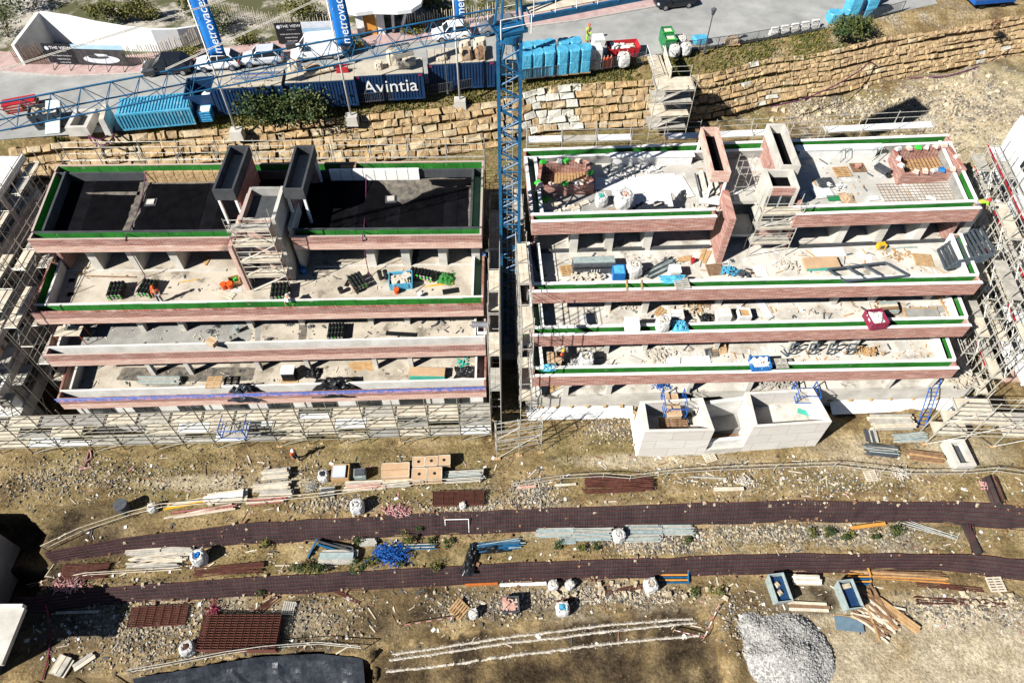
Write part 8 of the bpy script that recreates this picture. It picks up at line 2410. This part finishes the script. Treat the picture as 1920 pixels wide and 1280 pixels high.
flat('loose_sheet', 'wide white panel lying on the third terrace', 'sheet', 1308, 678, zDR, 2.0, 1.0, 'plasterboard', .03, .08)
flat('loose_sheet', 'narrow white panel left of the wide one', 'sheet', 1262, 676, zDR, 1.1, .7, 'plasterboard', -.2, .06)
flat('loose_sheet', 'pale slab near the broad bag', 'sheet', 1190, 676, zDR, 1.1, .6, 'concrete', -.5, .06)
pallet('slatted rack pallet leaning on the third terrace', at(1349, 660, zDR), .2, 1.0, 'timber', .5)
pallet('dark rack pallet leaning beside the slatted one', at(1335, 664, zDR), .2, .9, 'steel_dark', .4)
flat('loose_sheet', 'grey paving squares lying at the right of the third terrace', 'sheet', 1692, 648, zDR, 1.1, .9, 'screed_grey', .2, .03)
for k in range(4):
    wframe(f'steel stand leaning under the eave of the third terrace, {names[k]} from the left', [at(1478 + k * 36, 664, zDR), at(1486 + k * 36, 645, zDR + 1.6), at(1500 + k * 36, 645, zDR + 1.6), at(1492 + k * 36, 664, zDR)], (.5,), 'frame_grey', .1)
skip('blue_tub', 'blue rimmed tub of debris hanging on the lowest planter', at(1424, 692, zsR[3] + .06) + Vector((0, .3, 0)), .05, 1.5, 1.1, .6, 'blue_plastic', 'plasterboard', .95, 8)
pallet('grey pallet on the lowest parapet, right of the blue tub', at(1466, 688, zsR[3] + .06) + Vector((0, .3, 0)), .05, .8, 'plank_grey')
def floor_litter(label, quad, z, n, m, seed, lmax=.5, w=.1):
    q = [Vector(site2(*p, z)) for p in quad]; r = random.Random(seed); b = MB()
    for _ in range(n):
        u, v = r.random(), r.random()
        p = q[0].lerp(q[1], u).lerp(q[3].lerp(q[2], u), v)
        if mnoise.noise((p.x * .5, p.y * .9, seed)) < -.12: continue
        l = .06 + lmax * r.random() ** 2.5
        b.box((p.x, p.y, z + .03), (l, w * r.uniform(.4, 1.6), .025), r.uniform(0, 3))
    tag(b.build('litter', m), label, 'litter', kind='stuff')
QB = ((1010, 480), (1820, 462), (1830, 508), (1010, 526)); QR = ((1110, 305), (1760, 285), (1815, 380), (1015, 400)); QC = ((1010, 575), (1790, 560), (1800, 592), (1012, 610)); QD = ((1015, 655), (1770, 645), (1775, 672), (1012, 690))
for k, (q_, z_, nm) in enumerate(((QR, zRR, 'right roof'), (QB, zBR, 'upper right terrace'), (QC, zCR, 'second right terrace'), (QD, zDR, 'third right terrace'))):
    floor_litter(f'white scraps littering the {nm}', q_, z_, 110, 'plasterboard', 61 + k, .6, .16); floor_litter(f'wood scraps littering the {nm}', q_, z_, 90, 'timber', 71 + k, .9, .08); floor_litter(f'blue grey scraps littering the {nm}', q_, z_, 70, 'frame_grey', 81 + k, .9, .09)
for k, (q_, z_, nm) in enumerate(((((100, 515), (880, 505), (890, 550), (95, 560)), zBL, 'upper left terrace'), (((110, 615), (890, 600), (895, 630), (105, 650)), zCL, 'second left terrace'), (((120, 700), (900, 680), (905, 705), (125, 725)), zDL, 'third left terrace'))):
    floor_litter(f'dark scraps littering the {nm}', q_, z_, 70, 'steel_dark', 91 + k, .5, .08); floor_litter(f'pale scraps littering the {nm}', q_, z_, 50, 'plank', 95 + k, .5, .08)
patch(blockL, ((480, 598), (490, 598), (487, 640), (478, 640)), zCL, 'concrete_grey', 'damp_shade_patch', 31, amp=.1); patch(blockL, ((230, 690), (480, 688), (470, 712), (220, 716)), zDL, 'roof_dust', 'damp_shade_patch', 32, amp=.4); patch(blockL, ((560, 602), (576, 602), (574, 636), (560, 638)), zCL, 'roof_dust', 'damp_shade_patch', 33, amp=.1)  # the two narrow strips are party wall shadow painted on the floor
# cables crossing the roofs
hose('violet cable hanging over the left roof and down to the terrace', [at(272, 320, zsL[0] + .2), at(270, 350, zRL + .2), at(262, 385, zRL + .05), at(246, 425, zRL + .05), at(236, 446, zsL[0] + .05), at(240, 462, 14.6), at(265, 505, zBL + 1.0), at(271, 520, zBL + .05), at(250, 540, zBL + .05)], 'purple_hose', .035)
hose('violet cable hanging over the right part of the black roof', [at(686, 305, zsL[0] + .1), at(686, 360, zRL + .05), at(683, 420, zRL + .05), at(680, 443, zsL[0] + .1), at(682, 465, 14.0), at(690, 505, zBL + .6), at(694, 520, zBL + .05)], 'purple_hose', .035)
hose('pink hose lying along the left edge down to the concrete block', [onground(px, py, -2.5) + Vector((0, 0, .1)) for px, py in ((75, 1100), (86, 1130), (94, 1165), (96, 1200), (90, 1240), (80, 1275))], 'magenta', .05)
hose('pink hose tangled at the scaffold foot at left', [onground(px, py, 0) + Vector((0, 0, .1)) for px, py in ((160, 868), (172, 858), (168, 845), (160, 872), (150, 880), (172, 876))], 'pink_tape', .05)
# ------------------------------------------------------------------ people
POSES = {
 'stand': dict(pel=(0, 0, .95), che=(.01, 0, 1.27), nec=(0, 0, 1.49), hea=(.03, 0, 1.66), kn=((.03, .5), (.02, .5)), an=((0, .09), (-.02, .09)), el=((.04, 1.16), (.05, 1.16)), wr=((.20, .98), (.16, .94))),
 'walk': dict(pel=(0, 0, .93), che=(.04, 0, 1.25), nec=(.07, 0, 1.47), hea=(.12, 0, 1.63), kn=((.24, .52), (-.05, .48)), an=((.30, .10), (-.38, .14)), el=((-.16, 1.16), (.16, 1.17)), wr=((-.12, .92), (.34, 1.02))),
 'bend': dict(pel=(-.15, 0, .90), che=(.22, 0, 1.08), nec=(.45, 0, 1.06), hea=(.60, 0, 1.03), kn=((.02, .48), (-.02, .48)), an=((-.06, .09), (-.1, .09)), el=((.38, .78), (.42, .80)), wr=((.50, .52), (.55, .55))),
 'crouch': dict(pel=(-.15, 0, .42), che=(.06, 0, .72), nec=(.20, 0, .90), hea=(.30, 0, 1.03), kn=((.28, .50), (.28, .46)), an=((.0, .09), (-.04, .09)), el=((.32, .62), (.34, .62)), wr=((.52, .42), (.5, .4))),
}
def skinned(name, pts, edges, rad, m, parent, root=0):
    me = bpy.data.meshes.new(name)
    me.from_pydata(pts, edges, [])
    me.materials.append(MATS[m])
    o = _link(name, me, parent)
    sk = o.modifiers.new('skin', 'SKIN'); sk.use_smooth_shade = True
    for i, v in enumerate(me.skin_vertices[0].data):
        v.radius = (rad[i], rad[i]); v.use_root = (i == root)
    ss = o.modifiers.new('soft', 'SUBSURF'); ss.levels = 1; ss.render_levels = 1
    return o
def person(label, p, rz, pose, top, legs, helmet, vest=None):
    q = POSES[pose]
    t = T('person', label, 'person', p, rz, group='workers on the site')
    pel, che, nec, hea = q['pel'], q['che'], q['nec'], q['hea']
    V, E, R = [pel, che, nec, hea, (hea[0] + .02, 0, hea[2] + .10)], [(0, 1), (1, 2), (2, 3), (3, 4)], [.135, .155, .06, .095, .07]
    for s, i in ((1, 0), (-1, 1)):
        a = len(V)
        V += [(nec[0] - .01, s * .19, nec[2] - .07), (q['el'][i][0], s * .26, q['el'][i][1]), (q['wr'][i][0], s * .25, q['wr'][i][1])]
        E += [(1, a), (a, a + 1), (a + 1, a + 2)]; R += [.065, .048, .034]
        b = len(V)
        k, n = q['kn'][i], q['an'][i]
        V += [(pel[0], s * .10, pel[2] - .05), (k[0], s * .12, k[1]), (n[0], s * .12, n[1]), (n[0] + .17, s * .14, .05)]
        E += [(0, b), (b, b + 1), (b + 1, b + 2), (b + 2, b + 3)]; R += [.10, .07, .05, .045]
    body = skinned('body', V, E, R, 'skin', t)
    # shirt and trousers follow the limbs a little outside the skin
    W = lambda i: V[i]
    skinned('shirt', [W(0), W(1), (nec[0], 0, nec[2] - .05), W(5), W(6), W(12), W(13)], [(0, 1), (1, 2), (1, 3), (3, 4), (1, 5), (5, 6)], [.155, .18, .085, .085, .066, .085, .066], top, t)
    skinned('trousers', [W(0), W(8), W(9), W(10), W(15), W(16), W(17)], [(0, 1), (1, 2), (2, 3), (0, 4), (4, 5), (5, 6)], [.15, .118, .09, .07, .118, .09, .07], legs, t)
    for i in (7, 14):
        w, e = Vector(V[i]), Vector(V[i - 1]); d = (w - e).normalized()
        sd = d.cross(Vector((0, 1, 0))).normalized()
        h = MB(); h.tube(w, w + d * .09, .034, 6, .042)
        for k in range(4): h.tube(w + d * .08 + sd * (.03 - .02 * k), w + d * (.165 - .012 * abs(k - 1)) + sd * (.034 - .022 * k) + Vector((.012, 0, 0)), .009, 5)
        h.tube(w + d * .03 + sd * .035, w + d * .10 + sd * .075, .010, 5)
        h.build('hand', 'skin', t)
    for i in (11, 18):
        f = V[i]; MB().box((f[0] - .09, f[1], .055), (.30, .11, .11), 0, .85).build('boot', 'timber_brown', t)
    hm = MB(); N = 12
    c = Vector((hea[0] + .015, 0, hea[2] + .08))
    for j, (rr_, zz) in enumerate(((.165, -.02), (.14, 0), (.135, .06), (.10, .12), (.04, .15))):
        for i in range(N): hm.v.append((c.x + math.cos(6.2832 * i / N) * rr_, math.sin(6.2832 * i / N) * rr_ * .92, c.z + zz))
    for j in range(4):
        for i in range(N): hm.f.append((j * N + i, j * N + (i + 1) % N, (j + 1) * N + (i + 1) % N, (j + 1) * N + i))
    hm.f.append(tuple(range(4 * N, 5 * N)))
    hm.build('helmet', helmet, t, smooth=True)
    fc = Vector((hea[0] + .10, 0, hea[2]))
    MB().box(fc + Vector((.005, 0, 0)), (.035, .03, .05)).build('nose', 'skin', body); MB().box(fc + Vector((-.01, 0, -.06)), (.02, .05, .012)).build('mouth', 'brick_red', body)
    for s in (-1, 1):
        MB().box(fc + Vector((-.012, s * .035, .03)), (.02, .02, .012)).build('eye', 'sign_black', body); MB().box((hea[0], s * .095, hea[2]), (.04, .02, .06)).build('ear', 'skin', body)
    return t
person('worker in an orange vest walking across the yard below the left block', onground(556, 862), -.7, 'walk', 'hivis_orange', 'cloth_dark', 'white_paint')
person('worker in an orange top standing at the green planter of the left block', at(303, 567, zBL), -1.2, 'stand', 'hivis_orange', 'cloth_grey', 'orange_plastic')
person('worker in white bending over the green planter near the stair core', at(545, 570, zBL + .02), -1.3, 'bend', 'cloth_white', 'cloth_grey', 'white_paint')
person('worker in a blue shirt bending over the right flank parapet of the left block', at(899, 492, zBL), .3, 'bend', 'cloth_blue', 'cloth_dark', 'white_paint')
person('worker in lime with an orange helmet standing on the street by the white blocks', on_street(1102, 78), -1.2, 'stand', 'hivis', 'hivis', 'orange_plastic')
person('worker in a bright lime jacket bending at the right corner of the right roof', at(1826, 397, zsR[0] - .75), .1, 'bend', 'hivis', 'cloth_grey', 'red_paint')
person('worker in lime with a green helmet on the scaffold in the crane slot', at(979, 655, 6.86), 1.2, 'bend', 'hivis', 'cloth_dark', 'lime_plastic')
person('worker in an orange vest standing beside the pale carton on the third terrace', at(1053, 681, zDR), -.5, 'stand', 'hivis_orange', 'cloth_grey', 'yellow')
